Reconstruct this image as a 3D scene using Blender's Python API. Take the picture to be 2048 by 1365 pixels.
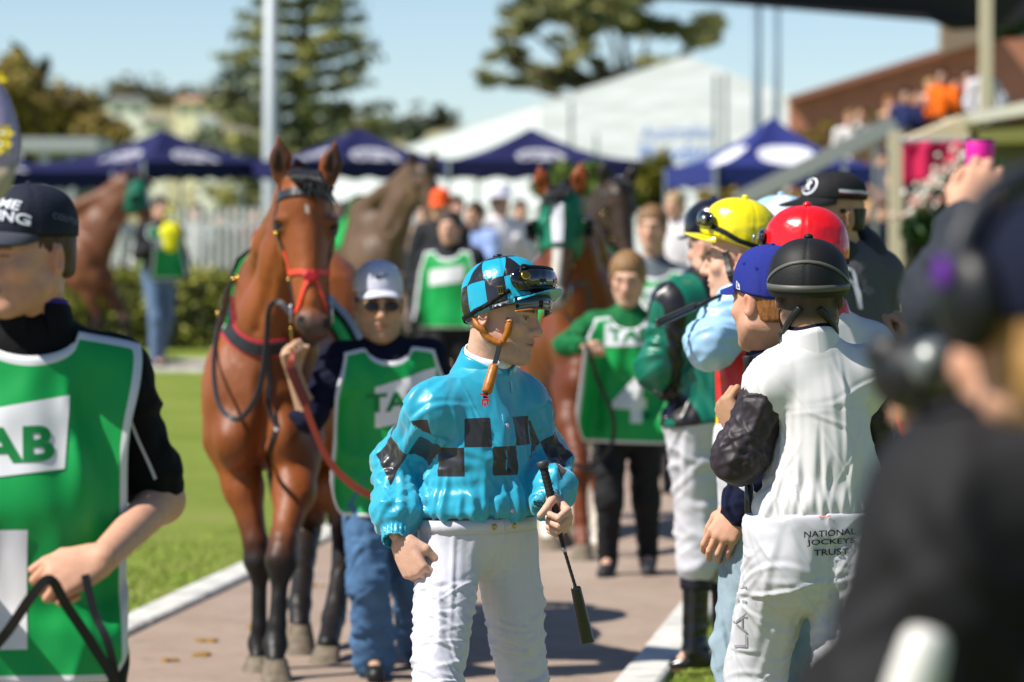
import bpy, bmesh, math, random
import numpy as np
from mathutils import Vector, Matrix
from mathutils.bvhtree import BVHTree

random.seed(7)
rng = np.random.RandomState(11)
scene = bpy.context.scene
for _o in list(bpy.data.objects):
    bpy.data.objects.remove(_o)

# ---------------------------------------------------------------- camera
F = 8000.0            # focal length in photograph pixels (about a 140 mm lens)
EYE = 1.724           # height of the photographer's eye
HOR = 455.0           # photograph row of the horizon
cam_d = bpy.data.cameras.new("camera")
cam = bpy.data.objects.new("camera", cam_d)
scene.collection.objects.link(cam)
cam.location = (0, 0, EYE)
cam.rotation_euler = (math.radians(90), 0, 0)
cam_d.sensor_width = 36
cam_d.lens = F / 2048 * 36
cam_d.shift_y = (HOR - 682.5) / 2048
cam_d.clip_start = 0.1
cam_d.clip_end = 3000
cam_d.dof.use_dof = True
cam_d.dof.focus_distance = 10.12
cam_d.dof.aperture_fstop = 3.8
scene.camera = cam

# ---------------------------------------------------------------- sky, sun, exposure
SUN_EL = math.radians(50)
SUN_AZ = math.radians(-113)        # compass-like angle from +Y towards +X : from the left
world = bpy.data.worlds.new("World")
scene.world = world
world.use_nodes = True
_nt = world.node_tree
_bg = _nt.nodes["Background"]
_sky = _nt.nodes.new("ShaderNodeTexSky")
_sky.sky_type = 'NISHITA'
_sky.sun_disc = False
_sky.sun_elevation = SUN_EL
_sky.sun_rotation = SUN_AZ
_sky.altitude = 20
_sky.air_density = 0.72
_sky.dust_density = 0.04
_sky.ozone_density = 3.0
_nt.links.new(_sky.outputs[0], _bg.inputs[0])
_bg.inputs[1].default_value = 0.082
sun_d = bpy.data.lights.new("sun", 'SUN')
sun = bpy.data.objects.new("sun", sun_d)
scene.collection.objects.link(sun)
sun_d.energy = 4.7
sun_d.angle = math.radians(0.53)
sun_d.color = (1.0, 0.95, 0.87)
_sv = Vector((math.sin(SUN_AZ) * math.cos(SUN_EL), math.cos(SUN_AZ) * math.cos(SUN_EL), math.sin(SUN_EL)))
sun.rotation_euler = _sv.to_track_quat('Z', 'Y').to_euler()
sun.location = (-20, 10, 30)
scene.view_settings.view_transform = 'Standard'
scene.view_settings.look = 'None'
scene.view_settings.exposure = 0.6
scene.view_settings.gamma = 1.0
scene.view_settings.use_curve_mapping = False
scene.cycles.use_denoising = True
scene.cycles.max_bounces = 6
scene.cycles.diffuse_bounces = 3
scene.cycles.glossy_bounces = 3
scene.cycles.transparent_max_bounces = 8
scene.cycles.caustics_reflective = False
scene.cycles.caustics_refractive = False
# ================================================================ helpers
COL = scene.collection

def V(x, y, z):
    return np.array((x, y, z), float)

def px(x, y, D):
    """world point seen at photograph pixel (x, y) at the distance D from the camera"""
    return V((x - 1024) * D / F, D, EYE - (y - HOR) * D / F)

def gd(y):
    """distance of the ground seen at photograph row y"""
    return F * EYE / (y - HOR)

def gz(D):
    """height of the ground at the distance D: the far side of the ring lies a little higher"""
    t = np.clip((np.asarray(D, float) - 21) / 15, 0, 1)
    return 0.30 * t * t * (3 - 2 * t)

def unit(v):
    v = np.asarray(v, float)
    return v / (np.linalg.norm(v) + 1e-12)

def lin(c):
    """'#rrggbb' -> linear rgb"""
    if isinstance(c, str):
        c = c.lstrip('#')
        out = []
        for i in (0, 2, 4):
            s = int(c[i:i + 2], 16) / 255
            out.append(s / 12.92 if s <= 0.04045 else ((s + 0.055) / 1.055) ** 2.4)
        return tuple(out)
    return tuple(c[:3])

def smooth(a, b, x):
    t = np.clip((x - a) / (b - a), 0, 1)
    return t * t * (3 - 2 * t)

# ---------------------------------------------------------------- numpy value noise
_T = np.random.RandomState(3).rand(4096).astype(np.float32)
def vnoise(P, seed=0):
    P = np.asarray(P, np.float32)
    I = np.floor(P).astype(np.int64)
    f = P - I
    f = f * f * (3 - 2 * f)
    def h(dx, dy, dz):
        n = (I[:, 0] + dx) * 73856093 ^ (I[:, 1] + dy) * 19349663 ^ (I[:, 2] + dz) * 83492791 ^ (seed * 2654435 + 17)
        n = (n ^ (n >> 13)) * 1274126177
        return _T[(n ^ (n >> 16)) & 4095]
    fx, fy, fz = f[:, 0], f[:, 1], f[:, 2]
    a = h(0, 0, 0) * (1 - fx) + h(1, 0, 0) * fx
    b = h(0, 1, 0) * (1 - fx) + h(1, 1, 0) * fx
    c = h(0, 0, 1) * (1 - fx) + h(1, 0, 1) * fx
    d = h(0, 1, 1) * (1 - fx) + h(1, 1, 1) * fx
    return (a * (1 - fy) + b * fy) * (1 - fz) + (c * (1 - fy) + d * fy) * fz

def ridge(P, seed=0, p=2.0):
    return (1 - np.abs(2 * vnoise(P, seed) - 1)) ** p

# ---------------------------------------------------------------- implicit shapes
class Shape:
    """A smooth union of round cones and ellipsoids, meshed with surface nets."""
    def __init__(s):
        s.ops = []
    def cap(s, a, b, ra, rb=None, k=0.03, flat=None, mode='add'):
        a = np.asarray(a, float); b = np.asarray(b, float)
        rb = ra if rb is None else rb
        M = None
        if flat is not None:
            d = unit(flat[0]); M = np.eye(3) + (flat[1] - 1) * np.outer(d, d)
        r = max(ra, rb)
        s.ops.append(('c', a, b, ra, rb, k, M, mode, np.minimum(a, b) - r, np.maximum(a, b) + r))
        return s
    def chain(s, pts, rs, k=0.03, flat=None, mode='add'):
        for i in range(len(pts) - 1):
            s.cap(pts[i], pts[i + 1], rs[i], rs[i + 1], k, flat, mode)
        return s
    def ell(s, c, r, R=None, k=0.03, mode='add'):
        c = np.asarray(c, float); r = np.asarray(r, float)
        R = np.eye(3) if R is None else np.asarray(R, float)      # columns = axes
        e = np.sqrt(((R * r) ** 2).sum(1))
        s.ops.append(('e', c, r, R, None, k, None, mode, c - e, c + e))
        return s
    def plane(s, p, n, k=0.004):
        """keeps what lies behind the plane (opposite to n)"""
        s.ops.append(('p', np.asarray(p, float), unit(n), None, None, k, None, 'cut', None, None))
        return s
    def field(s, h):
        adds = [o for o in s.ops if o[7] == 'add']
        lo = np.min([o[8] for o in adds], 0) - 3 * h
        hi = np.max([o[9] for o in adds], 0) + 3 * h
        n = np.ceil((hi - lo) / h).astype(int) + 1
        ax = [(lo[i] + h * np.arange(n[i])).astype(np.float32) for i in range(3)]
        D = np.full(n, 0.25, np.float32)
        for o in s.ops:
            k = o[5]
            if o[0] == 'p':
                d = ((ax[0] - o[1][0]) * o[2][0])[:, None, None] + ((ax[1] - o[1][1]) * o[2][1])[None, :, None] + ((ax[2] - o[1][2]) * o[2][2])[None, None, :]
                hh = np.maximum(k - np.abs(D - d), 0) / k
                D = np.maximum(D, d) + hh * hh * k * 0.25
                continue
            m = k + 2.5 * h
            i0 = np.clip(np.floor((o[8] - m - lo) / h).astype(int), 0, n)
            i1 = np.clip(np.ceil((o[9] + m - lo) / h).astype(int) + 1, 0, n)
            if (i1 <= i0).any():
                continue
            sl = tuple(slice(i0[i], i1[i]) for i in range(3))
            x = ax[0][sl[0]][:, None, None]; y = ax[1][sl[1]][None, :, None]; z = ax[2][sl[2]][None, None, :]
            if o[0] == 'c':
                a, b, ra, rb, M = o[1], o[2], o[3], o[4], o[6]
                x = x - a[0]; y = y - a[1]; z = z - a[2]
                ba = b - a
                if M is not None:
                    x, y, z = (x * M[i, 0] + y * M[i, 1] + z * M[i, 2] for i in range(3))
                    ba = M @ ba
                L = float(ba @ ba) + 1e-9
                t = np.clip((x * ba[0] + y * ba[1] + z * ba[2]) / L, 0, 1)
                d = np.sqrt((x - t * ba[0]) ** 2 + (y - t * ba[1]) ** 2 + (z - t * ba[2]) ** 2) - (ra + t * (rb - ra))
            else:
                c, r, R = o[1], o[2], o[3]
                x = x - c[0]; y = y - c[1]; z = z - c[2]
                q = [(x * R[0, i] + y * R[1, i] + z * R[2, i]) / r[i] for i in range(3)]
                k0 = np.sqrt(q[0] ** 2 + q[1] ** 2 + q[2] ** 2)
                k1 = np.sqrt((q[0] / r[0]) ** 2 + (q[1] / r[1]) ** 2 + (q[2] / r[2]) ** 2) + 1e-6
                d = k0 * (k0 - 1) / k1
            S = D[sl]
            if o[7] == 'add':
                hh = np.maximum(k - np.abs(S - d), 0) / k
                D[sl] = np.minimum(S, d) - hh * hh * k * 0.25
            else:
                d = -d
                hh = np.maximum(k - np.abs(S - d), 0) / k
                D[sl] = np.maximum(S, d) + hh * hh * k * 0.25
        return D, lo
    def mesh(s, h):
        D, lo = s.field(h)
        ins = D < 0
        n = np.array(D.shape)
        c = [(i, j, k) for i in (0, 1) for j in (0, 1) for k in (0, 1)]
        def sh(A, o):
            return A[o[0]:n[0] - 1 + o[0], o[1]:n[1] - 1 + o[1], o[2]:n[2] - 1 + o[2]]
        cnt = np.zeros(n - 1, np.int8)
        for o in c:
            cnt += sh(ins, o)
        act = (cnt > 0) & (cnt < 8)
        idx = np.argwhere(act)
        vid = np.full(n - 1, -1, np.int64)
        vid[act] = np.arange(len(idx))
        acc = np.zeros((len(idx), 3)); num = np.zeros(len(idx))
        for a in range(3):
            for u in (0, 1):
                for w in (0, 1):
                    o0 = np.zeros(3, int); o0[(a + 1) % 3] = u; o0[(a + 2) % 3] = w
                    o1 = o0.copy(); o1[a] = 1
                    d0 = D[tuple((idx + o0).T)]; d1 = D[tuple((idx + o1).T)]
                    m = (d0 < 0) != (d1 < 0)
                    t = np.where(m, d0 / np.where(m, d0 - d1, 1), 0)
                    p = o0 + np.outer(t, o1 - o0)
                    acc += p * m[:, None]; num += m
        P = lo + h * (idx + acc / num[:, None])
        Q = []
        for a in range(3):
            b, e = (a + 1) % 3, (a + 2) % 3
            A0 = [slice(None)] * 3; A1 = [slice(None)] * 3
            A0[a] = slice(0, n[a] - 1); A1[a] = slice(1, n[a])
            m = ins[tuple(A0)] != ins[tuple(A1)]
            e_i = np.argwhere(m)
            ok = (e_i[:, b] > 0) & (e_i[:, e] > 0) & (e_i[:, b] < n[b] - 1) & (e_i[:, e] < n[e] - 1)
            e_i = e_i[ok]
            if not len(e_i):
                continue
            ob = np.zeros(3, int); ob[b] = 1; oe = np.zeros(3, int); oe[e] = 1
            q = np.stack([vid[tuple(x.T)] for x in (e_i - ob - oe, e_i - oe, e_i, e_i - ob)], 1)
            fl = ins[tuple(e_i.T)]
            q[~fl] = q[~fl][:, ::-1]
            Q.append(q)
        return P, np.concatenate(Q)

def vnormals(P, Q):
    a = P[Q[:, 2]] - P[Q[:, 0]]; b = P[Q[:, 3]] - P[Q[:, 1]]
    fn = np.cross(a, b)
    N = np.zeros_like(P)
    for i in range(4):
        for j in range(3):
            N[:, j] += np.bincount(Q[:, i], fn[:, j], len(P))
    return N / (np.linalg.norm(N, axis=1)[:, None] + 1e-12)

def relax(P, Q, it=1, w=0.5):
    E = np.concatenate([Q[:, [0, 1]], Q[:, [1, 2]], Q[:, [2, 3]], Q[:, [3, 0]]])
    deg = np.bincount(E[:, 0], minlength=len(P)) + np.bincount(E[:, 1], minlength=len(P))
    for _ in range(it):
        S = np.zeros_like(P)
        for j in range(3):
            S[:, j] = np.bincount(E[:, 0], P[E[:, 1], j], len(P)) + np.bincount(E[:, 1], P[E[:, 0], j], len(P))
        P = P * (1 - w) + w * S / np.maximum(deg, 1)[:, None]
    return P

# ---------------------------------------------------------------- mesh objects
def np_mesh(name, P, Q, m=None, shade=True, attrs=None, uv=None):
    me = bpy.data.meshes.new(name)
    P = np.asarray(P, np.float32)
    if isinstance(Q, np.ndarray):
        k = Q.shape[1]
        me.vertices.add(len(P)); me.vertices.foreach_set("co", P.ravel())
        me.loops.add(Q.size); me.loops.foreach_set("vertex_index", Q.astype(np.int32).ravel())
        me.polygons.add(len(Q))
        me.polygons.foreach_set("loop_start", np.arange(0, Q.size, k, dtype=np.int32))
        me.update(calc_edges=True)
    else:
        me.from_pydata([tuple(p) for p in P], [], [tuple(q) for q in Q])
    if shade:
        me.polygons.foreach_set("use_smooth", np.ones(len(me.polygons), bool))
    for an, av in (attrs or {}).items():
        av = np.asarray(av, np.float32)
        if av.ndim == 1:
            at = me.attributes.new(an, 'FLOAT', 'POINT'); at.data.foreach_set("value", av)
        else:
            at = me.attributes.new(an, 'FLOAT_COLOR', 'POINT')
            c4 = np.ones((len(P), 4), np.float32); c4[:, :3] = av
            at.data.foreach_set("color", c4.ravel())
    if m is not None:
        me.materials.append(m)
    me.update()
    return me

def link(name, me, parent=None):
    o = bpy.data.objects.new(name, me)
    COL.objects.link(o)
    if parent is not None:
        o.parent = parent
    return o

def origin(parent):
    """world position of the thing a part belongs to (parents are only ever moved, not turned)"""
    p = V(0, 0, 0)
    while parent is not None:
        p = p + np.array(parent.location); parent = parent.parent
    return p

def part(name, P, Q, m, parent=None, shade=True, attrs=None):
    """one mesh object from world-space vertices"""
    P = np.asarray(P, float)
    if parent is not None:
        P = P - origin(parent)
    return link(name, np_mesh(name, P, Q, m, shade, attrs), parent)

def thing(name, label, cat, loc, group=None):
    o = bpy.data.objects.new(name, None)
    o.empty_display_size = 0.1
    COL.objects.link(o)
    o.location = tuple(loc)
    return tag(o, label, cat, group)

def tag(o, label=None, cat=None, group=None, kind=None):
    if label: o['label'] = label
    if cat: o['category'] = cat
    if group: o['group'] = group
    if kind: o['kind'] = kind
    return o

def copy_tree(o, parent=None):
    c = o.copy(); COL.objects.link(c); c.parent = parent
    for ch in list(o.children):
        copy_tree(ch, c)
    return c

class MB:
    """collects simple shapes into one mesh"""
    def __init__(s):
        s.v = []; s.f = []
    def add(s, vs, fs):
        b = len(s.v)
        s.v += [tuple(v) for v in vs]; s.f += [tuple(b + i for i in f) for f in fs]
        return s
    def box(s, c, size, R=None):
        h = np.asarray(size) / 2
        vs = np.array([(x, y, z) for x in (-1, 1) for y in (-1, 1) for z in (-1, 1)]) * h
        if R is not None:
            vs = vs @ np.asarray(R).T
        return s.add(vs + np.asarray(c), [(0, 1, 3, 2), (4, 6, 7, 5), (0, 4, 5, 1), (2, 3, 7, 6), (0, 2, 6, 4), (1, 5, 7, 3)])
    def bar(s, a, b, w, t=None, up=(0, 0, 1)):
        a = np.asarray(a, float); b = np.asarray(b, float); t = w if t is None else t
        d = unit(b - a); u = np.asarray(up, float)
        if abs(d @ u) > 0.98: u = V(0, 1, 0)
        x = unit(np.cross(d, u)); y = np.cross(x, d)
        vs = [p + x * sx * w / 2 + y * sy * t / 2 for p in (a, b) for sx, sy in ((-1, -1), (1, -1), (1, 1), (-1, 1))]
        return s.add(vs, [(0, 1, 2, 3), (7, 6, 5, 4), (0, 4, 5, 1), (1, 5, 6, 2), (2, 6, 7, 3), (3, 7, 4, 0)])
    def tube(s, pts, r, n=8, caps=True):
        pts = [np.asarray(p, float) for p in pts]
        rs = r if hasattr(r, '__len__') else [r] * len(pts)
        u = None; vs = []; m = len(pts)
        for i, p in enumerate(pts):
            d = unit(pts[min(i + 1, m - 1)] - pts[max(i - 1, 0)])
            if u is None:
                u = unit(np.cross(d, V(0.3, 0.2, 1) if abs(d[2]) < 0.9 else V(1, 0, 0)))
            u = unit(u - d * (u @ d)); w = np.cross(d, u)
            vs += [p + rs[i] * (math.cos(2 * math.pi * j / n) * u + math.sin(2 * math.pi * j / n) * w) for j in range(n)]
        fs = [(i * n + j, i * n + (j + 1) % n, (i + 1) * n + (j + 1) % n, (i + 1) * n + j) for i in range(m - 1) for j in range(n)]
        if caps:
            fs += [tuple(range(n))[::-1], tuple((m - 1) * n + j for j in range(n))]
        return s.add(vs, fs)
    def ball(s, c, r, nu=10, nv=6, R=None):
        r = np.asarray(r if hasattr(r, '__len__') else (r, r, r), float)
        vs = []
        for i in range(nv + 1):
            ph = math.pi * i / nv
            for j in range(nu):
                th = 2 * math.pi * j / nu
                q = r * V(math.sin(ph) * math.cos(th), math.sin(ph) * math.sin(th), math.cos(ph))
                vs.append((np.asarray(R) @ q if R is not None else q) + np.asarray(c))
        fs = [(i * nu + j, (i + 1) * nu + j, (i + 1) * nu + (j + 1) % nu, i * nu + (j + 1) % nu) for i in range(nv) for j in range(nu)]
        return s.add(vs, fs)
    def ribbon(s, pts, nrm, w, t):
        """a strap of width w and thickness t along pts; nrm = outward normals"""
        pts = [np.asarray(p, float) for p in pts]; m = len(pts); vs = []
        for i, p in enumerate(pts):
            d = unit(pts[min(i + 1, m - 1)] - pts[max(i - 1, 0)])
            nn = np.asarray(nrm[i] if np.ndim(nrm) == 2 else nrm, float)
            nn = unit(nn - d * (nn @ d)); x = np.cross(d, nn)
            vs += [p + x * w / 2 * sx + nn * t * sy for sx, sy in ((-1, 0), (1, 0), (1, 1), (-1, 1))]
        fs = [(i * 4 + j, i * 4 + (j + 1) % 4, i * 4 + 4 + (j + 1) % 4, i * 4 + 4 + j) for i in range(m - 1) for j in range(4)]
        fs += [(3, 2, 1, 0), tuple((m - 1) * 4 + j for j in range(4))]
        return s.add(vs, fs)
    def grid(s, P):
        """P: rows x cols x 3"""
        P = np.asarray(P); a, b = P.shape[:2]
        return s.add(P.reshape(-1, 3), [(i * b + j, i * b + j + 1, (i + 1) * b + j + 1, (i + 1) * b + j) for i in range(a - 1) for j in range(b - 1)])
    def build(s, name, m, parent=None, shade=False):
        return part(name, s.v, s.f, m, parent, shade)

def spline(pts, n=8, closed=False):
    P = [np.asarray(p, float) for p in pts]
    m = len(P); out = []
    rng_ = range(m if closed else m - 1)
    for i in rng_:
        if closed:
            p0, p1, p2, p3 = P[(i - 1) % m], P[i], P[(i + 1) % m], P[(i + 2) % m]
        else:
            p0, p1, p2, p3 = P[max(i - 1, 0)], P[i], P[i + 1], P[min(i + 2, m - 1)]
        for k in range(n):
            t = k / n
            out.append(0.5 * (2 * p1 + (p2 - p0) * t + (2 * p0 - 5 * p1 + 4 * p2 - p3) * t * t + (3 * p1 - p0 - 3 * p2 + p3) * t ** 3))
    out.append(P[0] if closed else P[-1])
    return out

def bvh_of(*objs):
    vs = []; fs = []
    for o in objs:
        off = origin(o.parent) + np.array(o.location); b = len(vs)
        vs += [tuple(off + np.array(v.co)) for v in o.data.vertices]
        fs += [tuple(b + i for i in p.vertices) for p in o.data.polygons]
    return BVHTree.FromPolygons(vs, fs)

def surf_strap(mb, bvh, pts, w, t, n=6, closed=False, lift=0.001):
    """a strap that lies on a surface"""
    S = spline(pts, n, closed); P = []; N = []
    for p in S:
        q, nn, _, _ = bvh.find_nearest(Vector(p))
        P.append(np.array(q) + np.array(nn) * lift); N.append(np.array(nn))
    for _ in range(2):
        P = [P[i] if i in (0, len(P) - 1) else (P[i - 1] + 2 * P[i] + P[i + 1]) / 4 for i in range(len(P))]
    mb.ribbon(P, np.array(N), w, t)
    return P

# ---------------------------------------------------------------- materials
_mats = {}
def mat(name, col=(0.5, 0.5, 0.5), rough=0.7, spec=0.4, col2=None, vcol=False, var=0.0, var_scale=8.0, bump=None, metal=0.0,
        sheen=0.0, coat=0.0, coat_rough=0.1, sss=0.0, trans=0.0, emit=None, weave=None, aniso=0.0, alpha=1.0, crease=None):
    """procedural material; col2 is shown where the mesh attribute 'pat' is above zero; vcol reads the attribute 'col'"""
    if name in _mats:
        return _mats[name]
    m = bpy.data.materials.new(name); m.use_nodes = True
    nt = m.node_tree; N = nt.nodes; L = nt.links
    b = N["Principled BSDF"]
    b.inputs["Roughness"].default_value = rough
    b.inputs["Specular IOR Level"].default_value = spec
    b.inputs["Metallic"].default_value = metal
    if sheen: b.inputs["Sheen Weight"].default_value = sheen
    if coat:
        b.inputs["Coat Weight"].default_value = coat; b.inputs["Coat Roughness"].default_value = coat_rough
    if sss:
        b.inputs["Subsurface Weight"].default_value = sss
        b.inputs["Subsurface Radius"].default_value = (0.012, 0.005, 0.003)
        b.inputs["Subsurface Scale"].default_value = 1.0
    if trans: b.inputs["Transmission Weight"].default_value = trans
    if aniso: b.inputs["Anisotropic"].default_value = aniso
    if alpha < 1: b.inputs["Alpha"].default_value = alpha
    out = None
    if vcol:
        a = N.new("ShaderNodeAttribute"); a.attribute_name = "col"; out = a.outputs["Color"]
    else:
        r = N.new("ShaderNodeRGB"); r.outputs[0].default_value = (*lin(col), 1); out = r.outputs[0]
    if col2 is not None:
        a = N.new("ShaderNodeAttribute"); a.attribute_name = "pat"
        g = N.new("ShaderNodeMath"); g.operation = 'GREATER_THAN'; g.inputs[1].default_value = 0.0
        L.new(a.outputs["Fac"], g.inputs[0])
        mx = N.new("ShaderNodeMix"); mx.data_type = 'RGBA'
        L.new(g.outputs[0], mx.inputs[0]); L.new(out, mx.inputs[6]); mx.inputs[7].default_value = (*lin(col2), 1)
        out = mx.outputs[2]
    tc = N.new("ShaderNodeTexCoord")
    if var:
        nz = N.new("ShaderNodeTexNoise"); nz.inputs["Scale"].default_value = var_scale; nz.inputs["Detail"].default_value = 5
        L.new(tc.outputs["Object"], nz.inputs["Vector"])
        mr = N.new("ShaderNodeMapRange"); mr.inputs[1].default_value = 0.25; mr.inputs[2].default_value = 0.75
        mr.inputs[3].default_value = 1 - var; mr.inputs[4].default_value = 1 + var
        L.new(nz.outputs["Fac"], mr.inputs[0])
        mx = N.new("ShaderNodeMix"); mx.data_type = 'RGBA'; mx.blend_type = 'MULTIPLY'; mx.inputs[0].default_value = 1
        L.new(out, mx.inputs[6]); L.new(mr.outputs[0], mx.inputs[7]); out = mx.outputs[2]
    L.new(out, b.inputs["Base Color"])
    nrm = None
    for bp in (bump or []):
        sc, st = bp[0], bp[1]
        nz = N.new("ShaderNodeTexNoise"); nz.inputs["Scale"].default_value = 1.0; nz.inputs["Detail"].default_value = bp[2] if len(bp) > 2 else 4
        mp = N.new("ShaderNodeMapping"); mp.inputs["Scale"].default_value = sc if hasattr(sc, '__len__') else (sc, sc, sc)
        L.new(tc.outputs["Object"], mp.inputs["Vector"]); L.new(mp.outputs[0], nz.inputs["Vector"])
        bu = N.new("ShaderNodeBump"); bu.inputs["Strength"].default_value = 1.0; bu.inputs["Distance"].default_value = st
        L.new(nz.outputs["Fac"], bu.inputs["Height"])
        if nrm: L.new(nrm, bu.inputs["Normal"])
        nrm = bu.outputs[0]
    if crease:
        nz = N.new("ShaderNodeTexNoise"); nz.noise_type = 'RIDGED_MULTIFRACTAL'; nz.inputs["Scale"].default_value = 1.0; nz.inputs["Detail"].default_value = 2.5; nz.inputs["Distortion"].default_value = 0.6
        mp = N.new("ShaderNodeMapping"); mp.inputs["Scale"].default_value = crease[0]; mp.inputs["Rotation"].default_value = (0.2, 0.35, 0.3)
        L.new(tc.outputs["Object"], mp.inputs["Vector"]); L.new(mp.outputs[0], nz.inputs["Vector"])
        bu = N.new("ShaderNodeBump"); bu.inputs["Distance"].default_value = crease[1]
        L.new(nz.outputs["Fac"], bu.inputs["Height"])
        if nrm: L.new(nrm, bu.inputs["Normal"])
        nrm = bu.outputs[0]
    if weave:
        wv = N.new("ShaderNodeTexWave"); wv.inputs["Scale"].default_value = weave[0]; wv.inputs["Distortion"].default_value = 0.4
        wv.bands_direction = 'DIAGONAL'
        L.new(tc.outputs["Object"], wv.inputs["Vector"])
        bu = N.new("ShaderNodeBump"); bu.inputs["Distance"].default_value = weave[1]
        L.new(wv.outputs["Fac"], bu.inputs["Height"])
        if nrm: L.new(nrm, bu.inputs["Normal"])
        nrm = bu.outputs[0]
    if nrm: L.new(nrm, b.inputs["Normal"])
    if emit:
        b.inputs["Emission Color"].default_value = (*lin(emit[0]), 1); b.inputs["Emission Strength"].default_value = emit[1]
    _mats[name] = m
    return m

# ---------------------------------------------------------------- lettering and flat print laid onto a surface
def text_geo(body, size=1.0, bold=0.0, width=1.0, shear=0.0):
    """flat lettering as vertices (x, y) and triangles, centred on the origin, cap height = size"""
    cu = bpy.data.curves.new("lettering", 'FONT')
    cu.body = body; cu.size = 1.0; cu.align_x = 'CENTER'; cu.align_y = 'CENTER'; cu.offset = bold; cu.shear = shear
    cu.resolution_u = 4
    o = bpy.data.objects.new("lettering", cu); COL.objects.link(o)
    bpy.context.view_layer.update()
    dg = bpy.context.evaluated_depsgraph_get()
    me = bpy.data.meshes.new_from_object(o.evaluated_get(dg))
    bm = bmesh.new(); bm.from_mesh(me)
    bmesh.ops.triangulate(bm, faces=bm.faces[:])
    P = np.array([v.co[:] for v in bm.verts])[:, :2]
    T = [tuple(v.index for v in f.verts) for f in bm.faces]
    bm.free()
    bpy.data.objects.remove(o); bpy.data.curves.remove(cu); bpy.data.meshes.remove(me)
    lo, hi = P.min(0), P.max(0)
    P = (P - (lo + hi) / 2) * size / (hi[1] - lo[1])
    P[:, 0] *= width
    return P, T

def split_tris(P, T, maxlen):
    bm = bmesh.new()
    vs = [bm.verts.new((p[0], p[1], 0)) for p in P]
    for t in T:
        try: bm.faces.new([vs[i] for i in t])
        except ValueError: pass
    for _ in range(5):
        es = [e for e in bm.edges if e.calc_length() > maxlen]
        if not es: break
        bmesh.ops.subdivide_edges(bm, edges=es, cuts=1)
        bmesh.ops.triangulate(bm, faces=[f for f in bm.faces if len(f.verts) > 3])
    bm.verts.index_update()
    P2 = np.array([v.co[:2] for v in bm.verts]); T2 = [tuple(v.index for v in f.verts) for f in bm.faces]
    bm.free()
    return P2, T2

def decal(name, P, T, bvh, o, u, v, m, parent, lift=0.0025, reach=0.6, maxlen=0.02, nearest=False):
    """lays flat print (P, T in metres) on a surface, casting along the direction u x v reversed"""
    P, T = split_tris(P, T, maxlen)
    o = np.asarray(o, float); u = unit(u); v = unit(v); n = unit(np.cross(u, v))
    W = []
    for p in P:
        q = o + u * p[0] + v * p[1]
        if nearest:
            hit, nn, _, _ = bvh.find_nearest(Vector(q))
            W.append(np.array(hit) + np.array(nn) * lift); continue
        hit, nn, _, _ = bvh.ray_cast(Vector(q + n * reach * 0.5), Vector(-n), reach)
        W.append(np.array(hit) + n * lift if hit is not None else None)
    good = [w for w in W if w is not None]
    if not good:
        return None
    for i, w in enumerate(W):
        if w is None:
            q = o + u * P[i][0] + v * P[i][1]
            W[i] = min(good, key=lambda g: (g - q) @ (g - q) - ((g - q) @ n) ** 2)
    return part(name, W, T, m, parent, True)

def poly_geo(pts):
    c = np.mean(pts, 0)
    return np.vstack([pts, c]), [(i, (i + 1) % len(pts), len(pts)) for i in range(len(pts))]

def frame(yaw=0, pitch=0, roll=0):
    """r, f, u axes of a head or a body; yaw 0 looks at the camera, 90 to the right of the picture"""
    y, p, ro = (math.radians(a) for a in (yaw, pitch, roll))
    f = V(math.sin(y), -math.cos(y), 0); u = V(0, 0, 1)
    f, u = f * math.cos(p) - u * math.sin(p), u * math.cos(p) + f * math.sin(p)
    r = np.cross(u, f)
    u, r = u * math.cos(ro) + r * math.sin(ro), r * math.cos(ro) - u * math.sin(ro)
    return r, f, u
# ================================================================ people
SKIN = {'fair': (0.63, 0.37, 0.265), 'ruddy': (0.61, 0.325, 0.215), 'tan': (0.46, 0.26, 0.155), 'olive': (0.50, 0.30, 0.19)}
def skin_mat():
    return mat("skin", vcol=True, rough=0.56, spec=0.3, sss=0.06, var=0.08, var_scale=42, bump=[(260, 0.0009, 4), (60, 0.0012, 3)])

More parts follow.
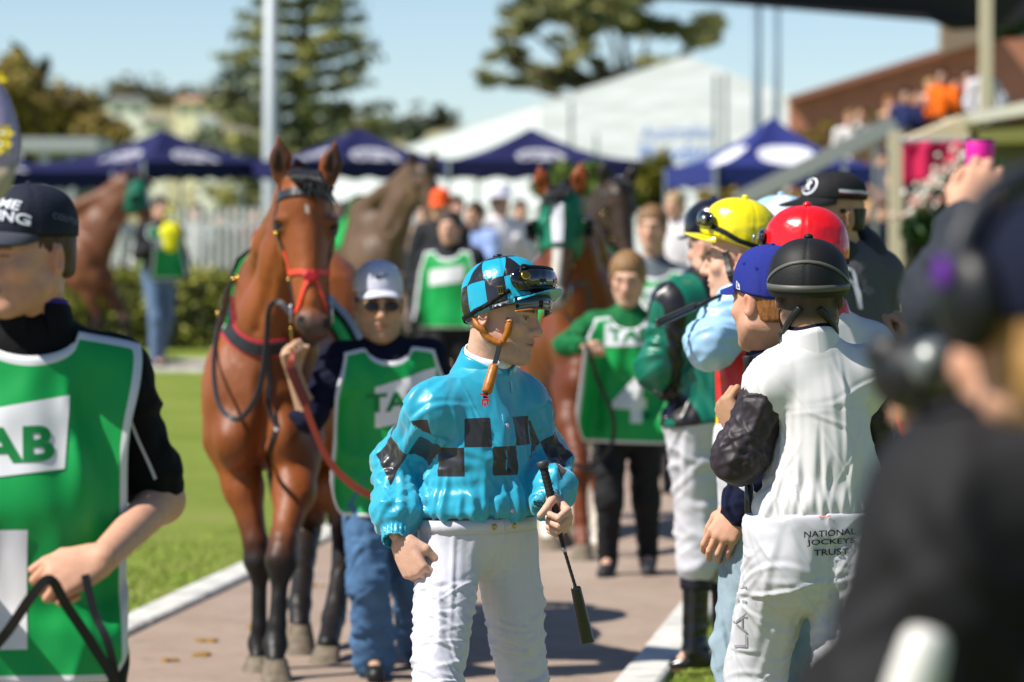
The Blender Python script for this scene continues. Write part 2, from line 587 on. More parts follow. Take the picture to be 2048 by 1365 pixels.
def head_ops(S, o, fr, s, neck, neck_r=0.056, jaw=1.0, ears=True):
    r, f, u = fr
    L = lambda x, y, z: o + s * (x * r + y * f + z * u)
    R = np.stack([r, f, u], 1)
    S.ell(L(0, -0.014, 0.036), s * V(0.076, 0.096, 0.081), R, 0.02)
    S.ell(L(0, 0.028, -0.03), s * V(0.060 * jaw, 0.066, 0.086), R, 0.03 * s)
    for sg in (-1, 1):
        S.cap(L(sg * 0.055 * jaw, -0.004, -0.055), L(sg * 0.018, 0.066, -0.1), 0.016 * s, 0.016 * s, 0.035 * s)
        S.ell(L(sg * 0.042, 0.062, -0.02), s * V(0.02, 0.02, 0.016), R, 0.025 * s)
        S.cap(L(sg * 0.042, 0.077, 0.026), L(sg * 0.010, 0.0905, 0.022), 0.009 * s, 0.009 * s, 0.018 * s)
        S.ell(L(sg * 0.013, 0.098, -0.034), s * V(0.0085, 0.011, 0.008), R, 0.008 * s)
    S.cap(L(0, 0.088, 0.018), L(0, 0.113, -0.026), 0.0085 * s, 0.0105 * s, 0.014 * s)
    S.ell(L(0, 0.111, -0.030), s * V(0.0135, 0.013, 0.012), R, 0.008 * s)
    S.ell(L(0, 0.076, -0.1), s * V(0.024, 0.018, 0.015), R, 0.02 * s)
    S.ell(L(0, 0.082, -0.062), s * V(0.03, 0.014, 0.018), R, 0.02 * s)
    for sg in (-1, 1):
        S.ell(L(sg * 0.031, 0.094, 0.006), s * V(0.0155, 0.012, 0.0095), R, 0.012 * s, 'sub')
        S.ell(L(sg * 0.031, 0.074, 0.005), s * V(0.013, 0.0125, 0.0125), R, 0.003 * s)
        S.cap(L(sg * 0.019, 0.0868, 0.0082), L(sg * 0.045, 0.0778, 0.0065), 0.0050 * s, 0.0044 * s, 0.004 * s)
        S.cap(L(sg * 0.021, 0.085, -0.0025), L(sg * 0.043, 0.077, -0.0010), 0.0036 * s, 0.0036 * s, 0.005 * s)
    S.ell(L(0, 0.0945, -0.0580), s * V(0.021, 0.0095, 0.0055), R, 0.005 * s)
    S.ell(L(0, 0.0935, -0.0695), s * V(0.018, 0.0095, 0.0062), R, 0.005 * s)
    S.cap(L(-0.024, 0.1, -0.0637), L(0.024, 0.1, -0.0637), 0.0036 * s, 0.0036 * s, 0.002 * s, mode='sub')
    if ears:
        for sg in (-1, 1):
            e = unit(sg * r * 0.9 - f * 0.45); e2 = unit(np.cross(e, u))
            RE = np.stack([e, unit(np.cross(u, e)), u], 1)
            S.ell(L(sg * 0.079, -0.018, -0.004), s * V(0.0095, 0.019, 0.032), RE, 0.008 * s)
            S.ell(L(sg * 0.0885, -0.013, -0.003), s * V(0.007, 0.0105, 0.019), RE, 0.005 * s, 'sub')
    S.cap(L(0, -0.022, -0.045), neck, neck_r * s, (neck_r + 0.004) * s, 0.03 * s)

def face_paint(P, o, fr, s, skin, brow=(0.10, 0.06, 0.04), stubble=0.0, hairline=None):
    r, f, u = fr
    q = (P - o) @ np.stack([r, f, u], 1) / s
    x, y, z = q[:, 0], q[:, 1], q[:, 2]
    sk = np.array(skin)
    c = np.tile(sk, (len(P), 1)).astype(float)
    near = (np.abs(z) < 0.14) & (np.hypot(x, y) < 0.14)
    def mix(w, col):
        nonlocal c
        w = np.clip(w * near, 0, 1)[:, None]; c = c * (1 - w) + np.array(col) * w
    if stubble:
        w = smooth(0.0, 0.03, y) * smooth(-0.035, -0.06, z) * smooth(0.13, 0.115, -z) * (1 - smooth(0.0, 0.004, 0.02 - np.abs(x)) * smooth(-0.075, -0.055, z) * 0)
        mix(w * stubble, sk * np.array((0.55, 0.5, 0.5)))
    red = sk * np.array((1.02, 0.72, 0.68))
    mix(0.5 * np.exp(-((x / 0.022) ** 2 + ((y - 0.112) / 0.02) ** 2 + ((z + 0.03) / 0.018) ** 2)), red)
    for sg in (-1, 1):
        mix(0.35 * np.exp(-(((x - sg * 0.045) / 0.022) ** 2 + ((z + 0.025) / 0.02) ** 2)) * (y > 0.03), red)
        mix(0.55 * np.exp(-(((x - sg * 0.084) / 0.014) ** 2 + ((y + 0.018) / 0.03) ** 2 + ((z + 0.003) / 0.03) ** 2)), red)
        w = smooth(0.0075, 0.004, np.abs(z - 0.0235 - 0.003 * np.cos((np.abs(x) - 0.03) / 0.02))) * smooth(0.008, 0.014, sg * x) * smooth(0.052, 0.046, sg * x) * (y > 0.04)
        mix(0.85 * w, brow)
        w = smooth(0.0035, 0.0018, np.abs(z - 0.0065)) * smooth(0.018, 0.021, sg * x) * smooth(0.045, 0.041, sg * x) * (y > 0.06)
        mix(0.75 * w, (0.05, 0.03, 0.025))
    w = np.exp(-(((np.abs(x)) / 0.021) ** 4 + ((z + 0.0635) / 0.0085) ** 4)) * (y > 0.06)
    mix(0.75 * w, (sk[0] * 0.85, sk[1] * 0.55, sk[2] * 0.55))
    mix(0.8 * smooth(0.0030, 0.0012, np.abs(z + 0.0637)) * smooth(0.028, 0.022, np.abs(x)) * (y > 0.055), sk * np.array((0.35, 0.22, 0.2)))
    for sg in (-1, 1):
        mix(0.2 * np.exp(-(((x - sg * 0.031) / 0.02) ** 2 + ((z - 0.004) / 0.012) ** 2)) * (y > 0.05), sk * np.array((0.6, 0.5, 0.5)))
    if hairline is not None:
        mix(hairline(x, y, z), brow)
    return c

def hand_ops(S, W, d, n, side, s=1.0, curl=(45, 55, 35), thumb=(0.6, 0.2), spread=0.0, grip=None):
    """W wrist, d towards the knuckles, n the palm's normal (fingers curl towards it), side where the thumb is"""
    d = unit(d); n = unit(n - d * (np.asarray(n) @ d)); t = np.cross(d, n)
    t = t if t @ np.asarray(side, float) > 0 else -t
    mcp = [(0.092, 0.030), (0.096, 0.0095), (0.092, -0.0115), (0.084, -0.031)]
    ln = [(0.043, 0.026, 0.021), (0.047, 0.03, 0.022), (0.044, 0.028, 0.021), (0.034, 0.021, 0.019)]
    rad = [(0.0100, 0.0090, 0.0082, 0.0072), (0.0102, 0.0092, 0.0084, 0.0073), (0.0098, 0.0088, 0.008, 0.007), (0.0086, 0.0078, 0.0072, 0.0064)]
    W = np.asarray(W, float)
    S.ell(W + s * (0.05 * d), s * V(0.056, 0.0395, 0.0155), np.stack([d, t, n], 1), 0.014 * s)
    for i, (a, b) in enumerate(mcp):
        m = W + s * (a * d + b * t + (0.003 if i in (1, 2) else 0) * -n)
        S.cap(W + s * (0.012 * d + b * 0.55 * t), m, 0.0145 * s, 0.0112 * s, 0.012 * s)
        ang = 0; p = m
        for j in range(3):
            cj = curl[j] if not hasattr(curl[j], '__len__') else curl[j][i]
            ang += math.radians(cj)
            dd = math.cos(ang) * d + math.sin(ang) * n + t * math.radians(spread) * (1.5 - i) * 0.6 * (j == 0)
            q = p + unit(dd) * ln[i][j] * s
            S.cap(p, q, rad[i][j] * s, rad[i][j + 1] * s, (0.0035 if j == 0 else 0.002) * s)
            p = q
    b0 = W + s * (0.02 * d + 0.022 * t + 0.006 * n)
    b1 = W + s * (0.055 * d + 0.046 * t + 0.016 * n * (1 + thumb[1]))
    dd = unit(d * (1 - thumb[0] * 0.3) + n * thumb[0] + t * (0.25 - thumb[0] * 0.5))
    b2 = b1 + dd * 0.034 * s
    dd2 = unit(dd * 0.85 + n * thumb[0] * 0.5 - t * thumb[0] * 0.35)
    b3 = b2 + dd2 * 0.027 * s
    S.cap(b0, b1, 0.0165 * s, 0.0125 * s, 0.012 * s)
    S.cap(b1, b2, 0.0115 * s, 0.0102 * s, 0.004 * s)
    S.cap(b2, b3, 0.0102 * s, 0.0085 * s, 0.003 * s)

class Person:
    """joints are world points; L and R are left and right in the picture"""
    def __init__(s, label, D, bx, group=None, sc=1.0):
        s.D = D; s.sc = sc
        b = px(bx, HOR, D); b[2] = float(gz(D))
        s.root = thing("person", label, "person", b, group)
        s.J = {}
    def p(s, x, y, d=0.0):
        return px(x, y, s.D + d)
    def joints(s, **kw):
        for k, v in kw.items():
            s.J[k] = s.p(*v) if len(v) == 3 else s.p(v[0], v[1])
        return s
    def head(s, x, y, d=0, yaw=0, pitch=0, roll=0, size=1.0):
        s.ho = s.p(x, y, d); s.hf = frame(yaw, pitch, roll); s.hs = size
        return s
    def L(s, x, y, z):
        r, f, u = s.hf
        return s.ho + s.hs * (x * r + y * f + z * u)
    def axes(s):
        J = s.J
        rt = unit(J['SR'] - J['SL']); ms = (J['SL'] + J['SR']) / 2; mh = (J['HL'] + J['HR']) / 2
        up = unit(ms - mh); up = unit(up - rt * (up @ rt))
        return rt, up, np.cross(rt, up), ms, mh
    # ---- implicit pieces
    def torso(s, S, infl=0.0, wid=1.0, dep=1.0, belly=1.0, k=0.06):
        rt, up, fw, ms, mh = s.axes(); J = s.J; c = s.sc
        sw = np.linalg.norm(J['SR'] - J['SL']); tl = np.linalg.norm(ms - mh)
        R = np.stack([rt, fw, up], 1)
        S.cap(J['SL'] - up * 0.01, J['SR'] - up * 0.01, 0.058 * c + infl, None, k)
        S.cap(s.neck() - up * 0.03, ms - up * 0.1 * tl, 0.062 * c + infl * 0.6, 0.09 * c + infl, k)
        S.ell(ms - up * tl * 0.40, V(sw * 0.46 * wid + infl, 0.112 * c * dep + infl, tl * 0.40), R, k)
        S.ell(ms - up * tl * 0.74, V(0.142 * c * wid + infl, 0.104 * c * dep * belly + infl, tl * 0.34), R, k)
        S.ell(mh + up * 0.02, V(0.152 * c * wid + infl, 0.108 * c * dep + infl, 0.09 * c), R, k)
    def neck(s):
        return s.J['N']
    def arm(s, S, sd, infl=0.0, k=0.03, upto=1.0, r=(0.054, 0.044, 0.042, 0.030), bl=None):
        J = s.J; c = s.sc
        a, b, w = J['S' + sd], J['E' + sd], J['W' + sd]
        S.cap(a, b, r[0] * c + infl, r[1] * c + infl, k)
        w2 = b + (w - b) * upto
        if upto > 0:
            S.cap(b, w2, r[2] * c + infl, (r[2] + (r[3] - r[2]) * upto) * c + infl, k)
    def legs(s, S, infl=0.0, k=0.04, upto=1.0, sides='LR', cuff=0.0, thick=1.0):
        J = s.J; c = s.sc
        rt, up, fw, ms, mh = s.axes()
        R = np.stack([rt, fw, up], 1)
        hw = np.linalg.norm(J['HR'] - J['HL']) / 2
        S.ell(mh + up * 0.045 * c, V(hw + 0.078 * c * thick + infl, 0.118 * c * thick + infl, 0.13 * c), R, k)
        for sd in sides:
            S.cap(J['H' + sd], J['K' + sd], 0.086 * c * thick + infl, 0.058 * c * thick + infl, k)
            if upto > 0:
                a = J['K' + sd] + (J['A' + sd] - J['K' + sd]) * upto
                S.cap(J['K' + sd], a, 0.057 * c * thick + infl, 0.042 * c + infl + cuff, k)
    # ---- finished parts
    def body(s, skin='fair', h=0.005, brow=(0.10, 0.06, 0.04), stubble=0.0, hands=None, neck_r=0.056, legs=True, jaw=1.0, hairline=None, bare=(), tint=None):
        S = Shape()
        c = s.sc
        s.torso(S, -0.022)
        for sd in 'LR':
            if 'E' + sd in s.J:
                s.arm(S, sd, 0.0 if sd in bare else -0.012)
        if legs:
            s.legs(S, -0.022)
            for sd in 'LR':
                f = s.J.get('T' + sd)
                if f is not None:
                    S.cap(s.J['A' + sd], f, 0.03 * c, 0.022 * c, 0.03)
        head_ops(S, s.ho, s.hf, s.hs, s.neck(), neck_r, jaw)
        for hd in (hands or []):
            hand_ops(S, **hd)
        P, Q = S.mesh(h)
        sk = SKIN[skin] if isinstance(skin, str) else skin
        col = face_paint(P, s.ho, s.hf, s.hs, sk, brow, stubble, hairline)
        if tint is not None:
            col = tint(P, col)
        s.bodyobj = part("body", P, Q, skin_mat(), s.root, True, {'col': col})
        return s.bodyobj
    def eyes(s, iris=(0.03, 0.03, 0.03)):
        for sg in (-1, 1):
            m = MB(); c = s.L(sg * 0.031, 0.0755, 0.004); r = 0.0126 * s.hs
            m.ball(c, r, 16, 10)
            P = np.array(m.v); d = unit(s.hf[1] + sg * 0.05 * s.hf[0])
            a = ((P - c) @ d) / r
            col = np.where((a > 0.86)[:, None], np.array(iris), np.array((0.45, 0.42, 0.40)))
            col = np.where((a > 0.97)[:, None], 0.01, col)
            part("eye", P, m.f, mat("eye_white", vcol=True, rough=0.35, spec=0.3), s.root, True, {'col': col})
    def garment(s, name, S, h, m, wr=None, pat=None, parent=None, rel=0, extra=None):
        P, Q = S.mesh(h)
        if rel: P = relax(P, Q, rel)
        N = vnormals(P, Q)
        P0 = P.copy()
        if wr is not None:
            P = P + N * wr(P)[:, None]
        at = {}
        if pat is not None: at['pat'] = pat(P0)
        if extra is not None: at['col'] = extra(P0)
        return part(name, P, Q, m, parent or s.root, True, at)

def seg_t(P, a, b):
    """(position along a-b in metres, distance from the line)"""
    d = unit(b - a); q = P - a; t = q @ d
    return t, np.linalg.norm(q - np.outer(t, d), axis=1), d

def folds(P, a, b, amp, fa=14.0, fb=5.0, skew=0.8, seed=0, p=2.0, lo=-9, hi=9):
    """folds running round a limb or across a panel between a and b"""
    d = unit(b - a); e1 = unit(np.cross(d, V(0.31, 0.9, 0.12))); e2 = np.cross(d, e1)
    q = P - a; t = q @ d
    C = np.stack([t * fa + skew * fa * (q @ e1), (q @ e1) * fb, (q @ e2) * fb], 1)
    fa_ = fa
    C += 0.5 * np.stack([vnoise(P * 9 + 5, seed + 5), vnoise(P * 9 + 15, seed + 6), vnoise(P * 9 + 25, seed + 7)], 1)
    w = smooth(lo - 0.05, lo + 0.05, t) * smooth(hi + 0.05, hi - 0.05, t)
    return amp * w * (ridge(C, seed, p) + 0.5 * ridge(C * np.array((2.3, 1.5, 1.5)) + 7.3, seed + 40, p) - 0.42)

def arcs(P, a, b, n, amp, wid, seed, t0=0.0, t1=1.0, skew=0.5, along=False, ln=(0.5, 1.3), sector=None):
    """single creases of cloth: short arcs round the axis a-b, or (along) drapes that run down it"""
    r_ = np.random.RandomState(seed); L = np.linalg.norm(b - a); d = unit(b - a)
    e1 = V(0, -1, 0) - d * (V(0, -1, 0) @ d); e1 = unit(e1); e2 = np.cross(d, e1)
    q = P - a; t = q @ d; y1, y2 = q @ e1, q @ e2; th = np.arctan2(y2, y1); R = np.hypot(y1, y2)
    o = np.zeros(len(P))
    for _ in range(n):
        tc = (t0 + (t1 - t0) * r_.rand()) * L; thc = r_.uniform(-2.2, 2.2) if sector is None else r_.uniform(*sector)
        s = r_.normal(0, skew); A = amp * r_.uniform(0.45, 1.2); w = wid * r_.uniform(0.7, 1.5); cv = r_.normal(0, 0.25); l_ = r_.uniform(*ln)
        dth = (th - thc + math.pi) % (2 * math.pi) - math.pi
        if along:
            u = (t - tc) / (l_ * 0.13); x = (dth - s * (t - tc) / 0.3 - cv * u * u * 0.1) * R; y = u
            x = np.where(np.abs(dth) < 1.5, x, 9)
        else:
            x = (t - tc) - s * dth * R - cv * dth * dth * R; y = dth / l_
        sg = 1 if r_.rand() < 0.5 else -1
        o += A * (np.exp(-(x / w) ** 2) - 0.55 * np.exp(-((x - sg * 1.5 * w) / (1.2 * w)) ** 2)) * np.exp(-y ** 4)
    return o * smooth(0.025, 0.06, R)

def disc_geo(r, n=24):
    return poly_geo([(r * math.cos(2 * math.pi * i / n), r * math.sin(2 * math.pi * i / n)) for i in range(n)])

# ---------------------------------------------------------------- things worn on the head
def dome(name, parent, o, fr, rad, phi, m, nt=96, npn=36, pat=None, wr=None, box=0.05, flat_front=0.0, extra=None):
    """a skull-shaped shell; phi = (front, back) angles of the rim from the crown"""
    r, f, u = fr
    th = np.linspace(0, 2 * math.pi, nt, endpoint=False)
    rows = []; TH = []; PH = []
    pm = np.radians((phi[0] + phi[1]) / 2 + (phi[0] - phi[1]) / 2 * np.cos(th))
    for i in range(npn + 1):
        ph = pm * i / npn
        k = 1 + box * np.sin(2 * np.minimum(ph, math.pi / 2)) ** 2
        kf = 1 - flat_front * np.maximum(np.cos(th), 0) * np.sin(ph)
        rows.append(o + (k * rad[0] * np.sin(ph) * np.sin(th))[:, None] * r + (k * kf * rad[1] * np.sin(ph) * np.cos(th))[:, None] * f + (k * rad[2] * np.cos(ph))[:, None] * u)
        TH.append(th); PH.append(ph)
    rows[0] = rows[0][:1]
    P = np.concatenate(rows); TH = np.concatenate([TH[0][:1]] + TH[1:]); PH = np.concatenate([PH[0][:1]] + PH[1:])
    PM = np.concatenate([pm[:1]] + [pm] * npn)
    N = unit_rows(P - o)
    if wr is not None:
        P = P + N * wr(TH, PH, PM, P)[:, None]
    Fc = [(0, 1 + j, 1 + (j + 1) % nt) for j in range(nt)]
    for i in range(npn - 1):
        a = 1 + i * nt
        Fc += [(a + j, a + nt + j, a + nt + (j + 1) % nt, a + (j + 1) % nt) for j in range(nt)]
    # turned-in lip and closing face so that the shell has thickness
    base = 1 + (npn - 1) * nt
    lip = P[base:base + nt] * 1.0
    lip = o + (lip - o) * 0.93 + (lip - lip) 
    b2 = len(P); P = np.vstack([P, lip])
    Fc += [(base + j, b2 + j, b2 + (j + 1) % nt, base + (j + 1) % nt) for j in range(nt)]
    Fc += [tuple(b2 + j for j in range(nt))[::-1]]
    at = {}
    if pat is not None:
        v = pat(TH, PH, PM); at['pat'] = np.concatenate([v, v[base:base + nt]])
    if extra is not None:
        v = extra(TH, PH, PM); at['col'] = np.vstack([v, v[base:base + nt]])
    return part(name, P, Fc, m, parent, True, at)

def unit_rows(A):
    return A / (np.linalg.norm(A, axis=1)[:, None] + 1e-12)

def visor(name, parent, o, fr, rad, z, length, m, half=70, drop=0.0, bend=0.02, th=0.004, inner=0.97, pat=None, taper=0.6):
    """the peak of a cap or helmet: o the dome's centre, rad its half width and half length"""
    r, f, u = fr
    n, k = 32, 8
    top = []; bot = []
    for i in range(k + 1):
        a = i / k; rt = []; rb = []
        for j in range(n + 1):
            t = math.radians(-half + 2 * half * j / n)
            e = max(math.cos(t * 90 / half), 0.0) ** taper
            ext = length * e * a
            q = o + r * rad[0] * inner * math.sin(t) + f * (rad[1] * inner * math.cos(t) + ext)
            zz = z - drop * ext - bend * (math.sin(t) / math.sin(math.radians(half))) ** 2 * (0.35 + 0.65 * a)
            rt.append(q + u * zz); rb.append(q + u * (zz - th))
        top.append(rt); bot.append(rb)
    mb = MB().grid(np.array(top)[::-1]).grid(np.array(bot))
    e0 = [top[k][j] for j in range(n + 1)]; e1 = [bot[k][j] for j in range(n + 1)]
    mb.grid(np.array([e1, e0])[::-1])
    return mb.build(name, m, parent, True)

def hair_shell(P_, name, col, h=0.004, cutf=None, thick=0.006, wild=0.004, seed=0, long=0.0, sc=120):
    """hair that follows the skull, cut free of the face"""
    S = Shape(); L = P_.L; s = P_.hs; r, f, u = P_.hf; R = np.stack([r, f, u], 1)
    S.ell(L(0, -0.018, 0.036), s * V(0.077 + thick, 0.096 + thick, 0.082 + thick), R, 0.02)
    S.ell(L(0, -0.05, -0.03), s * V(0.062 + thick, 0.055 + thick, 0.06), R, 0.03)
    if long:
        S.cap(L(0, -0.075, -0.02), L(0, -0.085, -0.05 - long), 0.05 * s, 0.03 * s, 0.03)
    S.ell(L(0, 0.105, -0.045), s * V(0.095, 0.085, 0.095), R, 0.01, 'sub')
    for sg in (-1, 1):
        S.ell(L(sg * 0.09, 0.0, -0.02), s * V(0.03, 0.028, 0.034), R, 0.008, 'sub')
    if cutf: cutf(S, L, u, f)
    P, Q = S.mesh(h)
    N = vnormals(P, Q)
    q = (P - P_.ho) @ R
    P = P + N * (wild * (ridge(np.stack([q[:, 0] * sc, q[:, 1] * sc, q[:, 2] * sc * 0.25], 1), seed) - 0.4))[:, None]
    return part(name, P, Q, mat("hair_" + col.strip('#'), col, 0.45, 0.4, bump=[((500, 500, 60), 0.002, 2)], var=0.3, var_scale=90), P_.root)

def cap(P_, m_crown, m_peak=None, tilt=0.0, length=0.072, grow=1.0, lift=0.0, drop=0.35, half=62, phi=(98, 104), bend=0.022, rad=(0.085, 0.104, 0.098), back=-0.012, zc=0.042, pat=None, button=True, taper=0.55):
    """a baseball cap: crown > button; peak"""
    r, f, u = P_.hf; t = math.radians(tilt)
    f2, u2 = f * math.cos(t) + u * math.sin(t), u * math.cos(t) - f * math.sin(t)
    fr = (r, f2, u2); s = P_.hs * grow
    o = P_.L(0, back, zc + lift)
    rad = s * np.array(rad)
    seam = lambda TH, PH, PM, P: -0.0012 * np.exp(-((np.abs(((TH / (math.pi / 3)) + 0.5) % 1 - 0.5)) * PH / 0.03) ** 2) + 0.0015 * (vnoise(P * 30) - 0.5)
    c = dome("cap", P_.root, o, fr, rad, phi, m_crown, 72, 22, wr=seam, box=0.05, pat=pat)
    v = visor("cap_peak", c, o, fr, rad, rad[2] * math.cos(math.radians(phi[0])) + 0.006, length * s, m_peak or m_crown, half=half, drop=drop, bend=bend * s, taper=taper)
    if button:
        MB().ball(o + u2 * rad[2], (0.008, 0.008, 0.005), 10, 6, np.stack(fr, 1)).build("cap_button", m_crown, c, True)
    return c, o, fr, rad

def bib(P_, objs, m, top, bot, hw, width=None, neck=(0.085, 0.07), nu=44, nv=60, gap=0.012, name="bib", u_off=0.0, wr=0.004, seed=1, edge=0.014, corner=0.06, back_rows=3, ax=None, belt=None):
    """a numbered tabard hanging over the clothes: top and bot are heights along the body axis from the neck base"""
    rt, up, fw, ms, mh = P_.axes() if ax is None else ax
    bv = bvh_of(*objs)
    o = ms
    U = np.linspace(-1, 1, nu); rows = []
    shoulder = lambda a: top - 0.25 * max(abs(a) - neck[0], 0) ** 1.2
    G = np.zeros((nv, nu, 3)); E = np.zeros((nv, nu)); last = np.full(nu, -9.0)
    depth = np.full((nv, nu), np.nan); UU = np.zeros((nv, nu)); VV = np.zeros((nv, nu))
    for j, a in enumerate(U):
        x0 = a * hw[0]
        zt = top - neck[1] * math.sqrt(max(0, 1 - (x0 / neck[0]) ** 2)) if abs(x0) < neck[0] else shoulder(x0)
        zb = bot + corner * max(0, (abs(a) - 0.75) / 0.25) ** 2
        for i in range(nv):
            b = i / (nv - 1)
            hwv = hw[0] + (hw[1] - hw[0]) * smooth(0.0, 0.35, np.array(b)) + (hw[2] - hw[1]) * b
            x = a * hwv + u_off; z = zt + (zb - zt) * b
            UU[i, j] = x; VV[i, j] = z
            q = o + rt * x + up * z
            hit, _, _, _ = bv.ray_cast(Vector(q + fw * 0.6), Vector(-fw), 1.0)
            if hit is not None:
                depth[i, j] = (np.array(hit) - o) @ fw
    for i in range(nv):
        row = depth[i]; ok = ~np.isnan(row)
        if ok.any():
            row[~ok] = np.interp(np.flatnonzero(~ok), np.flatnonzero(ok), row[ok])
        else:
            row[:] = depth[i - 1]
    for i in range(1, nv):
        dz = np.abs(VV[i] - VV[i - 1])
        depth[i] = np.maximum(depth[i], depth[i - 1] - 0.10 * dz)
    for _ in range(6):
        D2 = depth.copy()
        D2[1:-1] = (depth[:-2] + 2 * depth[1:-1] + depth[2:]) / 4
        D2[:, 1:-1] = (D2[:, :-2] + 2 * D2[:, 1:-1] + D2[:, 2:]) / 4
        depth = np.maximum(D2, depth - 0.004)
    P3 = np.stack([UU.ravel() * 7, VV.ravel() * 4, np.full(UU.size, seed * 3.7)], 1)
    depth = depth + gap + (wr * (ridge(P3, seed, 1.5) - 0.3) + wr * 0.5 * (vnoise(P3 * 2.7, seed) - 0.5)).reshape(nv, nu) * smooth(0, 0.2, np.linspace(0, 1, nv))[:, None]
    G = o + UU[..., None] * rt + VV[..., None] * up + depth[..., None] * fw
    eu = (1 - np.abs(U))[None, :] * (hw[1]); ev = np.abs(VV - VV[0][None, :]); eb = np.abs(VV - VV[-1][None, :])
    dist = np.minimum(np.minimum(np.broadcast_to(eu, VV.shape), ev), eb)
    # the strip that passes over the shoulders
    ext = []
    for kx in range(1, back_rows + 1):
        r0 = G[0] - fw * 0.028 * kx - up * (0.004 * kx * kx)
        ext.append(r0)
    if back_rows:
        keep = np.abs(UU[0] - u_off) > neck[0] * 0.98
        e = np.array([np.where(keep[:, None], x, G[0]) for x in ext[::-1]])
        G = np.concatenate([e, G]); dist = np.concatenate([np.broadcast_to(np.minimum(eu[0], np.where(keep, 1.0, 0.0)), (back_rows, nu)), dist])
    mb = MB().grid(G)
    ob = part(name, mb.v, mb.f, m, P_.root, True, {'pat': edge - dist.ravel()})
    so = ob.modifiers.new("thickness", 'SOLIDIFY'); so.thickness = 0.004; so.offset = 1
    return ob

M_SATIN = dict(rough=0.3, spec=0.5, sheen=0.1)
# ================================================================ the place
def attach_nodes(name, build, rough=0.9, spec=0.2):
    m = bpy.data.materials.new(name); m.use_nodes = True
    nt = m.node_tree; b = nt.nodes["Principled BSDF"]
    b.inputs["Roughness"].default_value = rough; b.inputs["Specular IOR Level"].default_value = spec
    build(nt, b); _mats[name] = m
    return m

def noise(nt, vec, scale, detail=4, rough=0.55, scl=None):
    n = nt.nodes.new("ShaderNodeTexNoise"); n.inputs["Scale"].default_value = scale; n.inputs["Detail"].default_value = detail; n.inputs["Roughness"].default_value = rough
    if scl is not None:
        mp = nt.nodes.new("ShaderNodeMapping"); mp.inputs["Scale"].default_value = scl
        nt.links.new(vec, mp.inputs["Vector"]); vec = mp.outputs[0]
    nt.links.new(vec, n.inputs["Vector"])
    return n.outputs["Fac"]

def ramp(nt, fac, stops):
    r = nt.nodes.new("ShaderNodeValToRGB"); e = r.color_ramp.elements
    e[0].position, e[0].color = stops[0][0], (*lin(stops[0][1]), 1)
    e[1].position, e[1].color = stops[-1][0], (*lin(stops[-1][1]), 1)
    for p_, c in stops[1:-1]:
        x = e.new(p_); x.color = (*lin(c), 1)
    nt.links.new(fac, r.inputs[0])
    return r.outputs[0]

def mixc(nt, fac, a, b, mode='MIX'):
    m = nt.nodes.new("ShaderNodeMix"); m.data_type = 'RGBA'; m.blend_type = mode
    if isinstance(fac, float): m.inputs[0].default_value = fac
    else: nt.links.new(fac, m.inputs[0])
    nt.links.new(a, m.inputs[6])
    if isinstance(b, tuple): m.inputs[7].default_value = (*b, 1)
    else: nt.links.new(b, m.inputs[7])
    return m.outputs[2]

def _lawn(nt, b):
    tc = nt.nodes.new("ShaderNodeTexCoord"); o = tc.outputs["Object"]
    c1 = ramp(nt, noise(nt, o, 1.3, 6), [(0.3, (0.235, 0.32, 0.042)), (0.55, (0.30, 0.375, 0.06)), (0.75, (0.37, 0.39, 0.10))])
    c2 = ramp(nt, noise(nt, o, 55, 5, 0.7), [(0.25, (0.42, 0.45, 0.35)), (0.6, (1.0, 1.0, 1.0)), (0.85, (1.35, 1.25, 1.1))])
    c = mixc(nt, 0.75, c1, c2, 'MULTIPLY')
    dry = ramp(nt, noise(nt, o, 3.1, 5, 0.7), [(0.62, (0, 0, 0)), (0.72, (1, 1, 1))])
    c = mixc(nt, dry, c, (0.30, 0.245, 0.11))
    nt.links.new(c, b.inputs["Base Color"])
    bu = nt.nodes.new("ShaderNodeBump"); bu.inputs["Distance"].default_value = 0.03
    nt.links.new(noise(nt, o, 70, 4, 0.7), bu.inputs["Height"]); nt.links.new(bu.outputs[0], b.inputs["Normal"])
LAWN = attach_nodes("lawn", _lawn)

def _path(nt, b):
    tc = nt.nodes.new("ShaderNodeTexCoord"); o = tc.outputs["Object"]
    c = ramp(nt, noise(nt, o, 2.2, 6, 0.65), [(0.3, (0.33, 0.245, 0.187)), (0.7, (0.42, 0.318, 0.25))])
    c2 = ramp(nt, noise(nt, o, 260, 3, 0.8), [(0.3, (0.75, 0.75, 0.75)), (0.7, (1.15, 1.15, 1.15))])
    c = mixc(nt, 1.0, c, c2, 'MULTIPLY')
    st = ramp(nt, noise(nt, o, 1.1, 4, 0.6, (1, 0.35, 1)), [(0.50, (0, 0, 0)), (0.72, (0.75, 0.75, 0.75))])
    c = mixc(nt, st, c, (0.44, 0.35, 0.28)); dk = ramp(nt, noise(nt, o, 6.0, 5, 0.7), [(0.56, (0, 0, 0)), (0.74, (0.7, 0.7, 0.7))]); c = mixc(nt, dk, c, (0.17, 0.12, 0.09))
    nt.links.new(c, b.inputs["Base Color"])
    bu = nt.nodes.new("ShaderNodeBump"); bu.inputs["Distance"].default_value = 0.004
    nt.links.new(noise(nt, o, 240, 3, 0.8), bu.inputs["Height"]); nt.links.new(bu.outputs[0], b.inputs["Normal"])
PATH = attach_nodes("path_asphalt", _path, 0.85, 0.3)

def sheet(name, pts, m, z):
    o = link(name, np_mesh(name, [(p[0], p[1], z) for p in pts], [tuple(range(len(pts)))], m, False))
    return tag(o, kind='structure')

